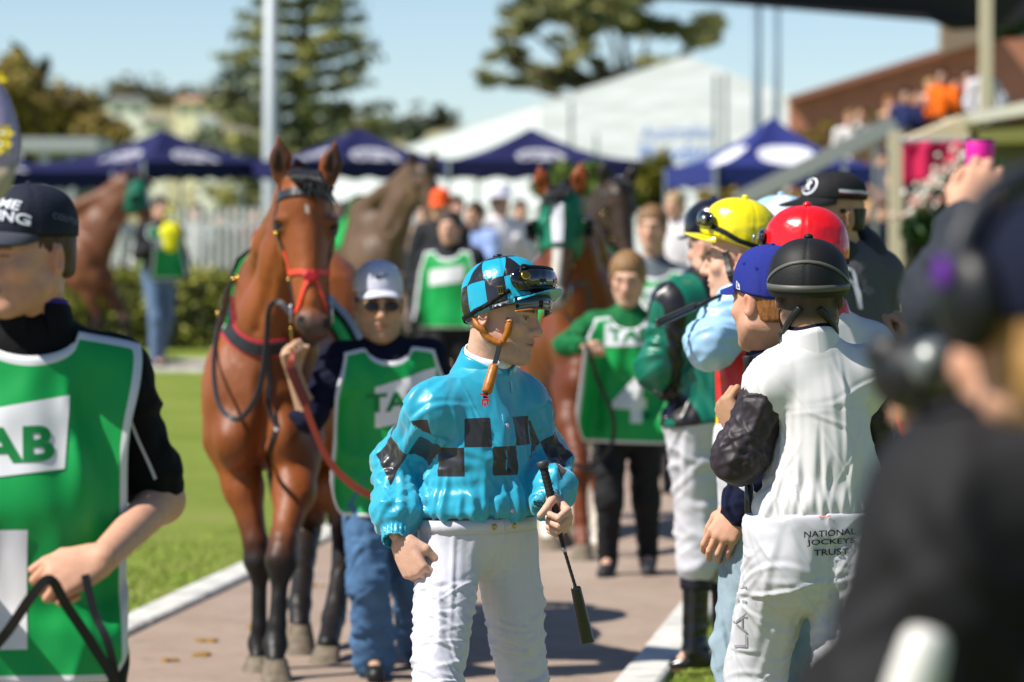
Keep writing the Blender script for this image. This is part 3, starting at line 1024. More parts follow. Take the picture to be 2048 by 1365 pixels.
# ground: one sheet that reaches the horizon, rising to a low hill far off
def build_ground():
    ys = np.concatenate([np.linspace(-40, 120, 60), np.geomspace(125, 2600, 50)]); xs = np.concatenate([-np.geomspace(1500, 42, 24), np.linspace(-40, 40, 40), np.geomspace(42, 1500, 24)])
    X, Y = np.meshgrid(xs, ys)
    Z = gz(Y)
    m = MB().grid(np.stack([X, Y, Z], -1)[::-1])
    o = m.build("lawn", LAWN); tag(o, kind='structure')
build_ground()

# the parade path and its kerbs: straight towards the far side, then turning left
def path_line():
    pts = [V(-2.28, 2, 0)]
    for D in np.linspace(6, 33.5, 12):
        pts.append(V(-0.70 + 0.1205 * (D - 15.16), D, 0))
    c = pts[-1]
    for a in np.linspace(8, 90, 12):
        r = 7.5; t = math.radians(a)
        pts.append(V(c[0] + 0.9 - r * (1 - math.cos(t)) * 1.0, c[1] + r * math.sin(t), 0))
    e = pts[-1]
    for k in range(1, 8):
        pts.append(V(e[0] - 5 * k, e[1] + 0.03 * k, 0))
    return spline(pts, 4)
PL = path_line()
def offs(pl, d):
    out = []
    for i, p in enumerate(pl):
        t = unit(pl[min(i + 1, len(pl) - 1)] - pl[max(i - 1, 0)]); n = V(t[1], -t[0], 0)
        out.append(p + n * d)
    return out
HW = 1.105
a_, b_ = offs(PL, -HW), offs(PL, HW)
mb = MB().grid(np.array([[p + V(0, 0, 0.008 + float(gz(p[1]))) for p in a_], [p + V(0, 0, 0.008 + float(gz(p[1]))) for p in b_]])[::-1])
tag(mb.build("path", PATH), kind='structure')

KERB = mat("kerb_paint", '#c6c4bd', 0.75, 0.3, var=0.3, var_scale=7, bump=[(60, 0.004, 4)])
def kerb(side):
    """painted concrete kerb, each cast length a piece of its own"""
    root = tag(thing("kerb", None, None, V(0, 0, 0)), kind='structure')
    inner, outer = [p + V(0, 0, float(gz(p[1]))) for p in offs(PL, side * (HW - 0.0))], [p + V(0, 0, float(gz(p[1]))) for p in offs(PL, side * (HW + 0.165))]
    L = 0; start = 0; seg = []
    cum = [0]
    for i in range(1, len(PL)): cum.append(cum[-1] + np.linalg.norm(PL[i] - PL[i - 1]))
    n = 0; k = 2.0
    while k < cum[-1] - 1 and n < 60:
        sub = []
        for s_ in np.linspace(k + 0.006, k + 1.2 - 0.006, 4):
            j = min(np.searchsorted(cum, s_), len(PL) - 1); t = (s_ - cum[j - 1]) / (cum[j] - cum[j - 1])
            sub.append((inner[j - 1] * (1 - t) + inner[j] * t, outer[j - 1] * (1 - t) + outer[j] * t))
        zz = 0.034 + 0.004 * rng.rand()
        prof = []
        for a, b in sub:
            e = (b - a) * 0.08
            prof.append([a + V(0, 0, -0.02), a + V(0, 0, zz - 0.008), a + e + V(0, 0, zz), b - e + V(0, 0, zz), b + V(0, 0, zz - 0.008), b + V(0, 0, -0.02)])
        mb = MB(); mb.grid(np.array(prof)); mb.add(prof[0], [tuple(range(6))]); mb.add(prof[-1], [tuple(range(6))[::-1]])
        mb.build("kerb_stone", KERB, root)
        k += 1.2; n += 1
for sd_ in (-1, 1):
    kerb(sd_)

# grass blades on the part of the lawn close enough to show them
def grass(name, n, xr, yr, keep, h=(0.012, 0.028)):
    X = rng.uniform(xr[0], xr[1], n); Y = yr[0] + (yr[1] - yr[0]) * rng.rand(n) ** 1.4
    k = keep(X, Y) & (rng.rand(n) < np.clip((27 - Y) / 7, 0, 1)); X, Y = X[k], Y[k]; n = len(X)
    H = rng.uniform(h[0], h[1], n); a = rng.rand(n) * 6.283; w = rng.uniform(0.0025, 0.005, n)
    ca, sa = np.cos(a) * w, np.sin(a) * w
    lx, ly = rng.normal(0, 0.014, n), rng.normal(0, 0.014, n)
    P = np.zeros((n, 3, 3))
    P[:, 0] = np.stack([X - ca, Y - sa, np.zeros(n)], 1); P[:, 1] = np.stack([X + ca, Y + sa, np.zeros(n)], 1); P[:, 2] = np.stack([X + lx, Y + ly, H], 1)
    base = np.array((0.26, 0.34, 0.045)) * rng.uniform(0.6, 1.25, (n, 1)); dry = rng.rand(n) < 0.08
    base[dry] = (0.33, 0.28, 0.12)
    me = np_mesh(name, P.reshape(-1, 3), np.arange(n * 3).reshape(-1, 3), mat("grass_blade", vcol=True, rough=0.6, spec=0.3), False, {'col': np.repeat(base, 3, 0)})
    tag(link(name, me), kind='stuff')
_lx = np.array([p[0] for p in offs(PL, -(HW + 0.17))]); _ly = np.array([p[1] for p in PL])
_rx = np.array([p[0] for p in offs(PL, HW + 0.17)])
_s = _ly < 41
grass("grass", 120000, (-4.2, 1.2), (14.5, 27), lambda X, Y: (X < np.interp(Y, _ly[_s], _lx[_s]) + 0.02) & (np.abs(X) < Y * 0.135 + 0.3))
grass("verge_grass", 26000, (0.2, 3.2), (14.5, 21), lambda X, Y: (X > np.interp(Y, _ly[_s], _rx[_s]) - 0.01) & (X < Y * 0.135))

# dropped dung and leaves on the path
def dropping(x, y, n, w, label, seed):
    r_ = np.random.RandomState(seed); p = px(x, y, gd(y)); p[2] = 0
    S = Shape()
    for i in range(n):
        q = p + V(r_.normal(0, w), r_.normal(0, w * 0.8), 0.010)
        S.ell(q, V(*(r_.uniform(0.012, 0.022, 2)), 0.008), None, 0.01)
    P, Q = S.mesh(0.006); P = P + 0.004 * (vnoise(P * 90)[:, None] - 0.5)
    o = part("horse_dropping", P, Q, mat("dung", '#8a6a2c', 0.9, 0.1, var=0.4, var_scale=60), None)
    tag(o, label, "dropping", "trampled droppings on the path")
dropping(410, 1287, 9, 0.025, "wide thin trampled dropping behind the other two by the kerb", 1)
dropping(411, 1316, 10, 0.024, "thick trampled dropping in the middle of the path's left side", 2)
dropping(338, 1327, 6, 0.016, "small dropping nearest the green number bib on the path", 3)
dropping(508, 1260, 5, 0.015, "small dropping beside the bay horse's front leg", 4)
dropping(640, 1176, 7, 0.03, "flat dropping beyond the bay horse's hind legs", 5)

# ---------------------------------------------------------------- hedge, fences
def leaf_cloud(P, N, size, seed=0, flat=0.0):
    """one small diamond leaf per point"""
    r_ = np.random.RandomState(seed); n = len(P)
    d = r_.normal(size=(n, 3)); d /= np.linalg.norm(d, axis=1)[:, None]
    if N is not None: d = d * 0.8 + N * 0.6
    e = np.cross(d, r_.normal(size=(n, 3))); e /= np.linalg.norm(e, axis=1)[:, None]; g = np.cross(d, e); g /= np.linalg.norm(g, axis=1)[:, None]
    s_ = size * r_.uniform(0.6, 1.4, (n, 1))
    vs = np.stack([P - e * s_, P + g * s_ * 0.5, P + e * s_, P - g * s_ * 0.5], 1).reshape(-1, 3)
    return vs, np.arange(n * 4).reshape(-1, 4)

def foliage(name, P, size, cols, parent, seed=0, N=None):
    r_ = np.random.RandomState(seed)
    vs, q = leaf_cloud(P, N, size, seed)
    cl = np.array([lin(c) for c in cols]); big = vnoise(P * (0.9 / max(size * 6, 0.2)), seed)
    t = np.clip(big * 1.6 - 0.3 + r_.normal(0, 0.18, len(P)), 0, 0.999) * (len(cl) - 1)
    i = t.astype(int); f = (t - i)[:, None]
    c = cl[i] * (1 - f) + cl[np.minimum(i + 1, len(cl) - 1)] * f
    return part(name, vs, q, mat("foliage", vcol=True, rough=0.6, spec=0.3), parent, False, {'col': np.repeat(c, 4, 0)})

def hedge(x0, x1, D, h, label, w=0.8):
    a = px(x0, HOR, D); b = px(x1, HOR, D)
    t = thing("hedge", label, "hedge", V((a[0] + b[0]) / 2, D, 0))
    L = b[0] - a[0]; n = int(L * 900)
    X = rng.uniform(a[0], b[0], n); f = rng.rand(n)
    Y = np.where(f < 0.6, D - w / 2 + rng.normal(0, 0.05, n), D + rng.uniform(-w / 2, w / 2, n)); Z = np.where(f < 0.6, rng.uniform(0.03, h, n), h + rng.normal(0, 0.04, n))
    P = np.stack([X, Y, Z], 1)
    foliage("leaves", P, 0.045, ['#3c4216', '#686e22', '#8d8f36', '#a5a048'], t, 3)
    MB().box((0, 0, 0), (1, 1, 1)).build("core", mat("hedge_core", (0.02, 0.025, 0.01), 0.9), t) if False else None
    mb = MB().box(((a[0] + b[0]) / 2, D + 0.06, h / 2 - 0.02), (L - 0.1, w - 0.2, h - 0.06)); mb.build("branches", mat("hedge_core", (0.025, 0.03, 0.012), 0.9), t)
hedge(-260, 1130, 47, 1.17, "clipped green hedge along the far side of the ring below the white fence")

WHITE = mat("white_paint", '#d8d8d4', 0.5, 0.4, var=0.05)
def picket_fence(x0, x1, D, z0, z1, pitch, w, label, y_end=None):
    a = px(x0, HOR, D); b = px(x1, HOR, y_end or D); a[2] = b[2] = 0
    L = np.linalg.norm(b - a); d = unit(b - a); n = V(-d[1], d[0], 0)
    t = thing("picket_fence", label, "fence", (a + b) / 2)
    N_ = int(L / pitch); ang = math.atan2(d[1], d[0])
    R = np.array(Matrix.Rotation(ang, 3, 'Z'))
    mb = MB().box((0, 0, 0), (w, 0.022, z1 - z0), R).add([R @ V(sx * w / 2, sy * 0.011, (z1 - z0) / 2 + k_ * w * 0.6) for sx, sy, k_ in ((-1, -1, 0), (1, -1, 0), (0, -1, 1), (-1, 1, 0), (1, 1, 0), (0, 1, 1))], [(0, 1, 2), (5, 4, 3), (0, 2, 5, 3), (1, 4, 5, 2)])
    me = np_mesh("picket", mb.v, mb.f, WHITE, False)
    for i in range(N_ + 1):
        if i > 280: break
        o = link("picket", me, t); o.location = tuple(a + d * (i * pitch) + V(0, 0, (z0 + z1) / 2) - (a + b) / 2)
    for z in (z0 + 0.18, z1 - 0.2):
        MB().bar(a + V(0, 0, z) + n * 0.03, b + V(0, 0, z) + n * 0.03, 0.07, 0.04).build("rail", WHITE, t)
    k = 0
    while k <= L:
        MB().bar(a + d * k + n * 0.08, a + d * k + n * 0.08 + V(0, 0, z1 + 0.06), 0.1, 0.1).build("post", WHITE, t); k += 2.4
picket_fence(330, 1130, 51.0, 0.45, 1.96, 0.105, 0.055, "long white picket fence behind the clipped hedge at the far side")
picket_fence(-120, 250, 51.5, 0.45, 1.96, 0.105, 0.055, "short white picket fence behind the dark bay horse's quarters")
picket_fence(1640, 2080, 54, 0.35, 1.71, 0.12, 0.06, "white picket fence at the foot of the stand, behind the tufted plants")

# ---------------------------------------------------------------- navy pop-up marquees
NAVY = mat("navy_canvas", '#1c1f4c', 0.8, 0.25, bump=[(3, 0.02, 3)])
NAVY2 = mat("blue_canvas", '#2b3474', 0.8, 0.25, bump=[(3, 0.02, 3)])
PRINT = mat("white_print", '#dcdce4', 0.8, 0.2)
def seal_geo(r, words=True):
    """a round emblem: ragged outer ring of rays round a disc with cut-out bands, as far as the blur lets one read it"""
    P = []; T = []
    def add(p, t):
        b = len(P); P.extend(p); T.extend([tuple(b + i for i in x) for x in t])
    n = 36
    for i in range(n):
        a0, a1 = 2 * math.pi * (i + 0.18) / n, 2 * math.pi * (i + 0.82) / n
        add([(r * 0.76 * math.cos(a0), r * 0.76 * math.sin(a0)), (r * math.cos(a0), r * math.sin(a0)), (r * math.cos(a1), r * math.sin(a1)), (r * 0.76 * math.cos(a1), r * 0.76 * math.sin(a1))], [(0, 1, 2), (0, 2, 3)])
    for k, (y0, y1) in enumerate(((0.38, 0.60), (0.06, 0.27), (-0.22, -0.04), (-0.52, -0.32))):
        hw = math.sqrt(max(0.42 - ((y0 + y1) / 2) ** 2, 0.03)) * r * 0.9
        m_ = 7
        for j in range(m_):
            if (j + k) % 5 == 3: continue
            xa, xb = -hw + 2 * hw * j / m_ + 0.02 * r, -hw + 2 * hw * (j + 1) / m_ - 0.02 * r
            add([(xa, y0 * r), (xb, y0 * r), (xb, y1 * r), (xa, y1 * r)], [(0, 1, 2), (0, 2, 3)])
    return np.array(P), T

def marquee(x, D, half, yaw, z_eave, z_apex, label, m=NAVY, solid=False, seals=(0, 1, 2, 3), rr=0.40):
    c = px(x, HOR, D); c[2] = 0
    t = thing("pop_up_marquee", label, "marquee", c, "blue pop-up marquees round the ring")
    R = np.array(Matrix.Rotation(math.radians(yaw), 3, 'Z'))
    cor = [c + R @ V(sx * half, sy * half, z_eave) for sx, sy in ((-1, -1), (1, -1), (1, 1), (-1, 1))]
    ap = c + V(0, 0, z_apex)
    mb = MB(); n = 8
    for i in range(4):
        a, b = cor[i], cor[(i + 1) % 4]
        g = []
        for k in range(n + 1):
            row = []
            for j in range(n + 1):
                s_ = k / n; q = (a * (1 - j / n) + b * (j / n)) * (1 - s_) + ap * s_
                q = q - V(0, 0, 0.22 * math.sin(math.pi * s_) * (0.6 + 0.4 * math.sin(math.pi * j / n)))
                row.append(q)
            g.append(row)
        mb.grid(np.array(g))
    cv = mb.build("canopy", m, t, True)
    bv = bvh_of(cv)
    for i in range(4):
        a, b = cor[i], cor[(i + 1) % 4]
        g = [[(a * (1 - j / 12) + b * j / 12) - V(0, 0, k * (0.26 + 0.03 * math.cos(j * math.pi))) + unit((a + b) / 2 - c) * 0.004 * (k + 1) for j in range(13)] for k in range(2)]
        MB().grid(np.array(g)).build("valance", m, t, True)
        MB().bar(cor[i] * V(1, 1, 0), cor[i], 0.055).build("leg", mat("aluminium", '#b9bec4', 0.35, 0.6, metal=0.7), t)
        if i in seals:
            mid = (a + b) / 2 * 0.60 + ap * 0.40; u = unit(b - a); v = unit(ap - (a + b) / 2)
            P, T = disc_geo(rr, 28) if solid else seal_geo(rr)
            if solid: P = P * np.array((1.15, 0.8))
            decal("emblem", P, T, bv, mid, u, v, PRINT, cv, 0.012, 1.5, 0.25)
    return t
marquee(325, 66, 1.58, 42, 2.78, 3.34, "navy marquee with two white round emblems, behind the dark bay horse")
marquee(715, 65, 1.50, 22, 2.78, 3.34, "navy marquee behind the bay horse's ears, its emblem partly hidden")
marquee(1062, 65, 1.62, 10, 2.78, 3.34, "navy marquee with one big round emblem, in front of the white tent")
marquee(1545, 52, 1.12, 14, 2.50, 3.16, "brighter blue marquee with a solid white disc, right of the white tent", NAVY2, True, rr=0.34)
marquee(-40, 64, 1.55, 35, 2.6, 3.05, "navy marquee cut off by the picture's left edge behind the capped handler")

# ---------------------------------------------------------------- white event tent
def event_tent():
    D = 112; c = px(1240, HOR, D); c[2] = 0
    t = thing("event_tent", "large white event tent with a peaked gable and blue lettering", "tent", c)
    A = lambda x, y, d=0.0: px(x, y, D + d)
    canvas = mat("white_canvas", '#bcbfc4', 0.7, 0.3, bump=[((0.5, 0.5, 2), 0.1, 3)])
    roof = mat("white_roof", '#d2d6db', 0.6, 0.3, bump=[((1, 1, 1), 0.05, 3)])
    # gable end facing the ring, turned a little, and the roof running away to the left
    gl, gp, gr = A(1080, 208, 10), A(1372, 112, 5), A(1690, 232, 0)
    gl2, gr2 = gl * V(1, 1, 0), gr * V(1, 1, 0)
    mb = MB(); rows = []
    for k in range(9):
        s_ = k / 8; rows.append([gl2 * (1 - s_) + gl * s_, A(1372, HOR, 5) * V(1, 1, 0) * (1 - s_) + gp * s_, gr2 * (1 - s_) + gr * s_])
    g = [[r_[0] * (1 - j / 6) + r_[1] * j / 6 for j in range(6)] + [r_[1] * (1 - j / 6) + r_[2] * j / 6 for j in range(7)] for r_ in rows]
    mb.grid(np.array(g)); ga = mb.build("gable_wall", canvas, t, True)
    bl, bp = A(640, 348, 20), A(800, 296, 32)
    MB().grid(np.array([[gl - V(0, 0.05, 0), bl - V(0, 0.05, 0)], [gp, bp]])).build("left_roof", roof, t)
    MB().grid(np.array([[gl2, bl * V(1, 1, 0)], [gl, bl]])).build("side_wall", roof, t)
    MB().grid(np.array([[gp, bp], [gr, gr + (bp - gp)]])).build("right_roof", roof, t)
    for x_, y_ in ((1142, 330), (1430, 300), (1450, 300)):
        q = A(x_, y_, 8 if x_ < 1300 else 2.5); top = A(x_, 150 if x_ > 1300 else 205, 8 if x_ < 1300 else 2.5)
        MB().bar(q - V(0, 0.3, 2), top - V(0, 0.3, 0), 0.10).build("pole", mat("grey_steel", '#7d8288', 0.5, 0.5, metal=0.4), t)
    bv = bvh_of(ga)
    blue = mat("blue_lettering", '#6f86bd', 0.7)
    decal("lettering", *text_geo("Australian", 0.42, 0.01, 1.28), bv, A(1310, 262, 4), V(1, -0.58, 0), V(0, 0, 1), blue, ga, 0.02, 6, 0.4)
    decal("lettering", *text_geo("Bloodstock", 0.55, 0.03, 1.2), bv, A(1345, 304, 4), V(1, -0.58, 0), V(0, 0, 1), blue, ga, 0.02, 6, 0.4)
event_tent()

# ---------------------------------------------------------------- trees
BARK = mat("bark", '#4a3f33', 0.9, 0.2, var=0.3, var_scale=3, bump=[(6, 0.05, 4)])
def pine(x, D, top_y, base_z, spread, label, cols, layers=22, seed=1, first=0.12):
    r_ = np.random.RandomState(seed)
    b = px(x, HOR, D); b[2] = base_z; H = px(x, top_y, D)[2] - base_z
    t = thing("pine_tree", label, "tree", b)
    MB().tube([b, b + V(0, 0, H * 0.5), b + V(0, 0, H)], [0.34, 0.22, 0.05], 10).build("trunk", BARK, t, True)
    mb = MB(); P = []
    for k in range(layers):
        f = first + (1 - first) * k / layers; z = H * f
        rad = spread * (1 - f) ** 0.75 * (0.9 + 0.25 * r_.rand())
        nb = r_.randint(5, 8); a0 = r_.rand() * 6.28
        for j in range(nb):
            a = a0 + 6.283 * j / nb + r_.normal(0, 0.15); L = rad * r_.uniform(0.75, 1.15)
            d = V(math.cos(a), math.sin(a), 0); up_ = r_.uniform(0.02, 0.22)
            p0 = b + V(0, 0, z); p1 = p0 + d * L * 0.55 + V(0, 0, -0.04 * L + up_ * L * 0.3); p2 = p0 + d * L + V(0, 0, up_ * L)
            mb.tube([p0, p1, p2], [0.06, 0.035, 0.015], 5, False)
            n = int(48 * L)
            s_ = r_.rand(n) ** 0.8
            q = np.array([p0 * (1 - x_) ** 2 + 2 * p1 * x_ * (1 - x_) + p2 * x_ * x_ for x_ in s_]).reshape(-1, 3)
            q = q + r_.normal(0, 1, (n, 3)) * np.array((0.16, 0.16, 0.08)) * (0.6 + L / spread) + np.cross(d, V(0, 0, 1)) * r_.normal(0, 0.22, (n, 1)) * (1 - s_[:, None] * 0.6)
            P.append(q)
    mb.build("branches", BARK, t, True)['kind'] = 'stuff'
    foliage("crown", np.concatenate(P), 0.16, cols, t, seed)
pine(606, 140, -230, 0.0, 4.7, "tall pine with tiered branches behind the grey lighting pole", ['#3d4a2e', '#5e683e', '#868746', '#a09a56'], 20, 4)

def tree(name, x, y, D, lobes, n, leaf, label, cols, seed=0, trunk=0.35, base_z=0.0, limbs=True):
    """lobes: (px, py, radius px x, radius px y, depth metres) clumps of leaves on limbs"""
    r_ = np.random.RandomState(seed)
    b = px(x, HOR, D); b[2] = base_z
    t = thing(name, label, "tree", b)
    P = []; mb = MB()
    fork = px(x, y, D)
    if trunk:
        mb.tube([b, (b + fork) / 2 + V(0.1, 0, 0), fork], [trunk, trunk * 0.8, trunk * 0.6], 10)
    wsum = sum(l[2] * l[3] for l in lobes)
    for lx, ly, rx, ry, dd in lobes:
        c = px(lx, ly, D + dd); R_ = V(rx * D / F, (rx + ry) / 2 * D / F, ry * D / F)
        m = int(n * rx * ry / wsum)
        sub = r_.normal(size=(max(4, m // 90), 3)); sub = sub / np.linalg.norm(sub, axis=1)[:, None] * r_.uniform(0.45, 1.0, (len(sub), 1))
        idx = r_.randint(0, len(sub), m)
        P.append(c + (sub[idx] + r_.normal(0, 0.17, (m, 3))) * R_)
        if trunk and limbs:
            mb.tube([fork, (fork + c) / 2 + V(0, 0, -0.1), c], [trunk * 0.4, trunk * 0.25, trunk * 0.08], 6)
    if mb.v: mb.build("trunk", BARK, t, True)
    foliage("crown", np.concatenate(P), leaf, cols, t, seed)
OL = ['#444c30', '#6c7046', '#959258', '#aca66e']
tree("spreading_tree", 1260, 220, 150, [(1040, 45, 60, 30, 0), (1110, 15, 90, 45, 2), (1210, 25, 85, 34, -2), (1010, 112, 45, 26, 0), (1080, 140, 75, 26, 2), (1190, 110, 60, 24, 0), (1300, 55, 80, 32, 1), (1390, 75, 60, 26, 0), (1310, 130, 60, 22, -2), (1150, 64, 60, 22, 1), (985, 155, 40, 14, 0), (1030, 165, 60, 16, 0), (1120, 160, 70, 22, 1), (1430, 50, 50, 26, 0), (1240, -40, 160, 40, 0), (1230, 165, 70, 30, 3)], 15000, 0.17, "wide dark olive tree rising behind the white event tent", OL, 2, 0.5)
YB = ['#4f4526', '#7a6a38', '#a08c46', '#b5a258']
tree("autumn_tree", 110, 300, 130, [(40, 220, 85, 62, 0), (130, 235, 75, 58, 1), (200, 275, 55, 45, 0), (20, 165, 55, 50, -2), (60, 290, 110, 50, 1)], 16000, 0.15, "bushy yellow-brown tree at the far left behind the marquees", YB, 3, 0.4)
tree("dark_tree", 45, 240, 138, [(42, 140, 24, 44, 0), (82, 150, 22, 34, 1), (15, 160, 22, 40, 0)], 3000, 0.15, "small dark pointed tree above the yellow-brown tree at the left", ['#2c331c', '#454c2a', '#5a6234'], 5, 0.2)
tree("olive_bush", 1312, 420, 60, [(1310, 350, 42, 44, 0), (1322, 400, 40, 36, 0), (1300, 385, 36, 40, -0.3)], 3600, 0.07, "round olive bush in front of the white event tent", ['#3a3c0c', '#5f5d14', '#7d7720'], 6, 0.08)
tree("leafy_shrub", 1160, 430, 58, [(1120, 375, 50, 40, 0), (1170, 360, 55, 36, 0), (1215, 392, 45, 42, 0), (1150, 410, 70, 36, 0)], 4200, 0.09, "fresh green leafy shrub beside the emblemed marquee", ['#34491a', '#5b7030', '#7d8d48'], 7, 0.1)
tree("ochre_shrub", 1500, 440, 58, [(1480, 392, 52, 26, 0), (1560, 398, 52, 24, 0), (1430, 400, 40, 24, 0), (1620, 290, 30, 34, 6), (1655, 272, 24, 30, 6)], 2600, 0.08, "ochre shrub below the brighter blue marquee", ['#6a5a1c', '#96803a', '#b09a58'], 8, 0.08)
tree("dark_conifer", 2040, 200, 90, [(2030, 40, 40, 90, 0), (2030, 140, 42, 60, 0), (2000, 90, 26, 60, 0)], 6000, 0.10, "dark green conifer at the top right corner behind the pale post", ['#16200e', '#263419', '#3b4a28'], 9, 0.25)
tree("distant_tree", 830, 260, 170, [(820, 262, 26, 26, 0), (745, 268, 34, 18, 0)], 1500, 0.2, "small hazy tree left of the white event tent", ['#3f4a3c', '#5a6550', '#6d7560'], 10, 0.12)

# tufted plants on the verge under the stand
def tuft(x, yb, D, h, n, label, seed):
    r_ = np.random.RandomState(seed); b = px(x, yb, D)
    z = max(b[2], 0.0); b[2] = 0
    t = thing("tufted_plant", label, "plant", b, "tufted plants under the stand")
    mb = MB(); mb.tube([b, b + V(0, 0, z + 0.03)], [0.05, 0.07], 8); mb.build("stem", BARK, t, True)
    vs = []; fs = []; cl = []
    for i in range(n):
        a = r_.rand() * 6.283; el = r_.uniform(0.15, 1.35); L = h * r_.uniform(0.7, 1.1); w = 0.014
        d = V(math.cos(a), math.sin(a), 0); s_ = np.cross(d, V(0, 0, 1)) * w
        p0 = b + V(0, 0, z); p1 = p0 + d * L * 0.5 * math.cos(el) + V(0, 0, L * 0.55 * math.sin(el)); p2 = p0 + d * L * math.cos(el) * 1.05 + V(0, 0, L * 0.75 * math.sin(el) - 0.16 * L * math.cos(el))
        k = len(vs); vs += [p0 - s_, p0 + s_, p1 + s_, p1 - s_, p2]; fs += [(k, k + 1, k + 2, k + 3), (k + 3, k + 2, k + 4)]
        c = np.array(lin(['#7d7a1c', '#a09a34', '#5a6420', '#b5ab4e'][r_.randint(4)])); cl += [c] * 5
    part("leaves", vs, fs, mat("foliage"), t, False, {'col': np.array(cl)})
tuft(1800, 600, 50, 0.80, 260, "yellow-green tufted plant in front of the white fence, left of the headset wearer", 1)
tuft(1846, 615, 49, 0.7, 200, "smaller tufted plant half hidden behind the black headset", 2)
tuft(185, 620, 44, 0.7, 200, "tufted plant behind the handler in the dark cap", 3)

# ---------------------------------------------------------------- lighting pole, hill and houses
def lamp_pole():
    D = 78; b = px(541, HOR, D); b[2] = 0
    t = thing("lighting_pole", "thick pale grey lighting pole rising between two navy marquees", "pole", b)
    g = mat("galvanised", '#a9b0b6', 0.55, 0.5, var=0.06, metal=0.2)
    top = px(543, -260, D)
    MB().tube([b, b + V(0, 0, 1.2), top], [0.17, 0.165, 0.12], 18).build("shaft", g, t, True)
    MB().box(b + V(0, 0, 1.55), (0.75, 0.75, 0.5)).build("collar_box", mat("white_paint"), t)
    for k in range(3):
        MB().box(top + V((k - 1) * 0.5, -0.1, 0), (0.42, 0.2, 0.35)).build("floodlight", g, t)
    MB().bar(top + V(-0.8, 0, -0.1), top + V(0.8, 0, -0.1), 0.08).build("crossbar", g, t)
lamp_pole()

def hill():
    D = 620; xs = np.linspace(-400, 1000, 60); g = []
    prof = lambda x: 262 - 66 * math.exp(-((x - 400) / 120) ** 2) - 52 * math.exp(-((x - 200) / 110) ** 2) - 12 * math.sin(x * 0.03)
    for k in range(7):
        row = []
        for x in xs:
            q = px(x, prof(x), D); z = q[2] * (k / 6); row.append(V(q[0], D - 120 * (1 - k / 6), z if k else -2))
        g.append(row)
    o = MB().grid(np.array(g)).build("hill", mat("hill_scrub", '#8a8664', 0.95, 0.1, var=0.5, var_scale=0.05), None, True)
    tag(o, kind='structure')
    P = []
    for x in np.linspace(-300, 900, 300):
        q = px(x + rng.normal(0, 5), prof(x) + rng.normal(4, 7), D - 4); P.append(q + rng.normal(0, 1.2, (14, 3)))
    o = foliage("hill_trees", np.concatenate(P), 1.0, ['#33371f', '#4b4c2b', '#5f5a38'], None, 12); tag(o, kind='stuff')
hill()

def house(x0, x1, y0, y1, D, wall, roofc, label, ridge_=12):
    a = px(x0, y1, D); b = px(x1, y0, D); w = b[0] - a[0]; h = b[2] - a[2]; dep = w * 0.7
    c = V((a[0] + b[0]) / 2, D + dep / 2, 0)
    t = thing("house", label, "house", c, "houses on the far hillside")
    MB().box(V(c[0], c[1], (a[2] + b[2]) / 2 - 4), (w, dep, h + 8)).build("wall", mat("house_" + wall.strip('#'), wall, 0.8), t)
    z = b[2]; rz = ridge_ * D / F; e = 0.4
    p = [V(a[0] - e, D - e, z), V(b[0] + e, D - e, z), V(b[0] + e, D + dep + e, z), V(a[0] - e, D + dep + e, z), V(a[0] + w * 0.15, c[1], z + rz), V(b[0] - w * 0.15, c[1], z + rz)]
    MB().add(p, [(0, 1, 5, 4), (1, 2, 5), (2, 3, 4, 5), (3, 0, 4), (3, 2, 1, 0)]).build("roof", mat("roof_" + roofc.strip('#'), roofc, 0.8), t)
    n = max(2, int(w / 3))
    for k in range(n):
        xx = a[0] + w * (k + 0.5) / n
        f = MB().box((xx, D - 0.03, a[2] + h * 0.55), (w / n * 0.5, 0.08, h * 0.42)).build("window", mat("window_frame", '#e6e6e2', 0.5), t)
        MB().box((xx, D - 0.06, a[2] + h * 0.55), (w / n * 0.42, 0.08, h * 0.36)).build("pane", mat("pane_glass", '#3c4550', 0.1, 0.8), f)
house(215, 292, 205, 240, 480, '#f2f1ea', '#6a6c70', "long white house on the hillside, leftmost of the row")
house(350, 412, 205, 242, 470, '#eee4c4', '#a58470', "cream house with a reddish roof on the hill behind the marquee")
house(283, 332, 240, 268, 420, '#e8e2d2', '#8a8278', "pale low house below the long white house")
house(396, 434, 246, 276, 400, '#f0eeea', '#8b8f96', "small white house just left of the tall pine")
house(545, 625, 255, 330, 190, '#cdc6b2', '#8a8272', "cream building behind the bay horse's ears", 8)
house(440, 500, 268, 300, 300, '#c9c5ba', '#77726a', "grey-cream house at the foot of the pine")
def awning_row():
    D = 72; a = px(45, 340, D); b = px(200, 268, D)
    t = thing("shelter", "long grey flat-roofed shelter behind the left marquees", "shelter", V((a[0] + b[0]) / 2, D, 0))
    z = px(0, 290, D)[2]
    MB().box(V((a[0] + b[0]) / 2, D + 1, z), (b[0] - a[0], 3, 0.25)).build("roof", mat("shelter_roof", '#a7abad', 0.6), t)
    MB().box(V((a[0] + b[0]) / 2, D + 2.4, z / 2), (b[0] - a[0], 0.1, z - 0.26)).build("back_wall", mat("shelter_wall", '#7b8186', 0.8), t)
    for k in range(4):
        MB().bar(V(a[0] + (b[0] - a[0]) * k / 3, D - 0.4, 0), V(a[0] + (b[0] - a[0]) * k / 3, D - 0.4, z - 0.13), 0.1).build("post", mat("galvanised"), t)
awning_row()

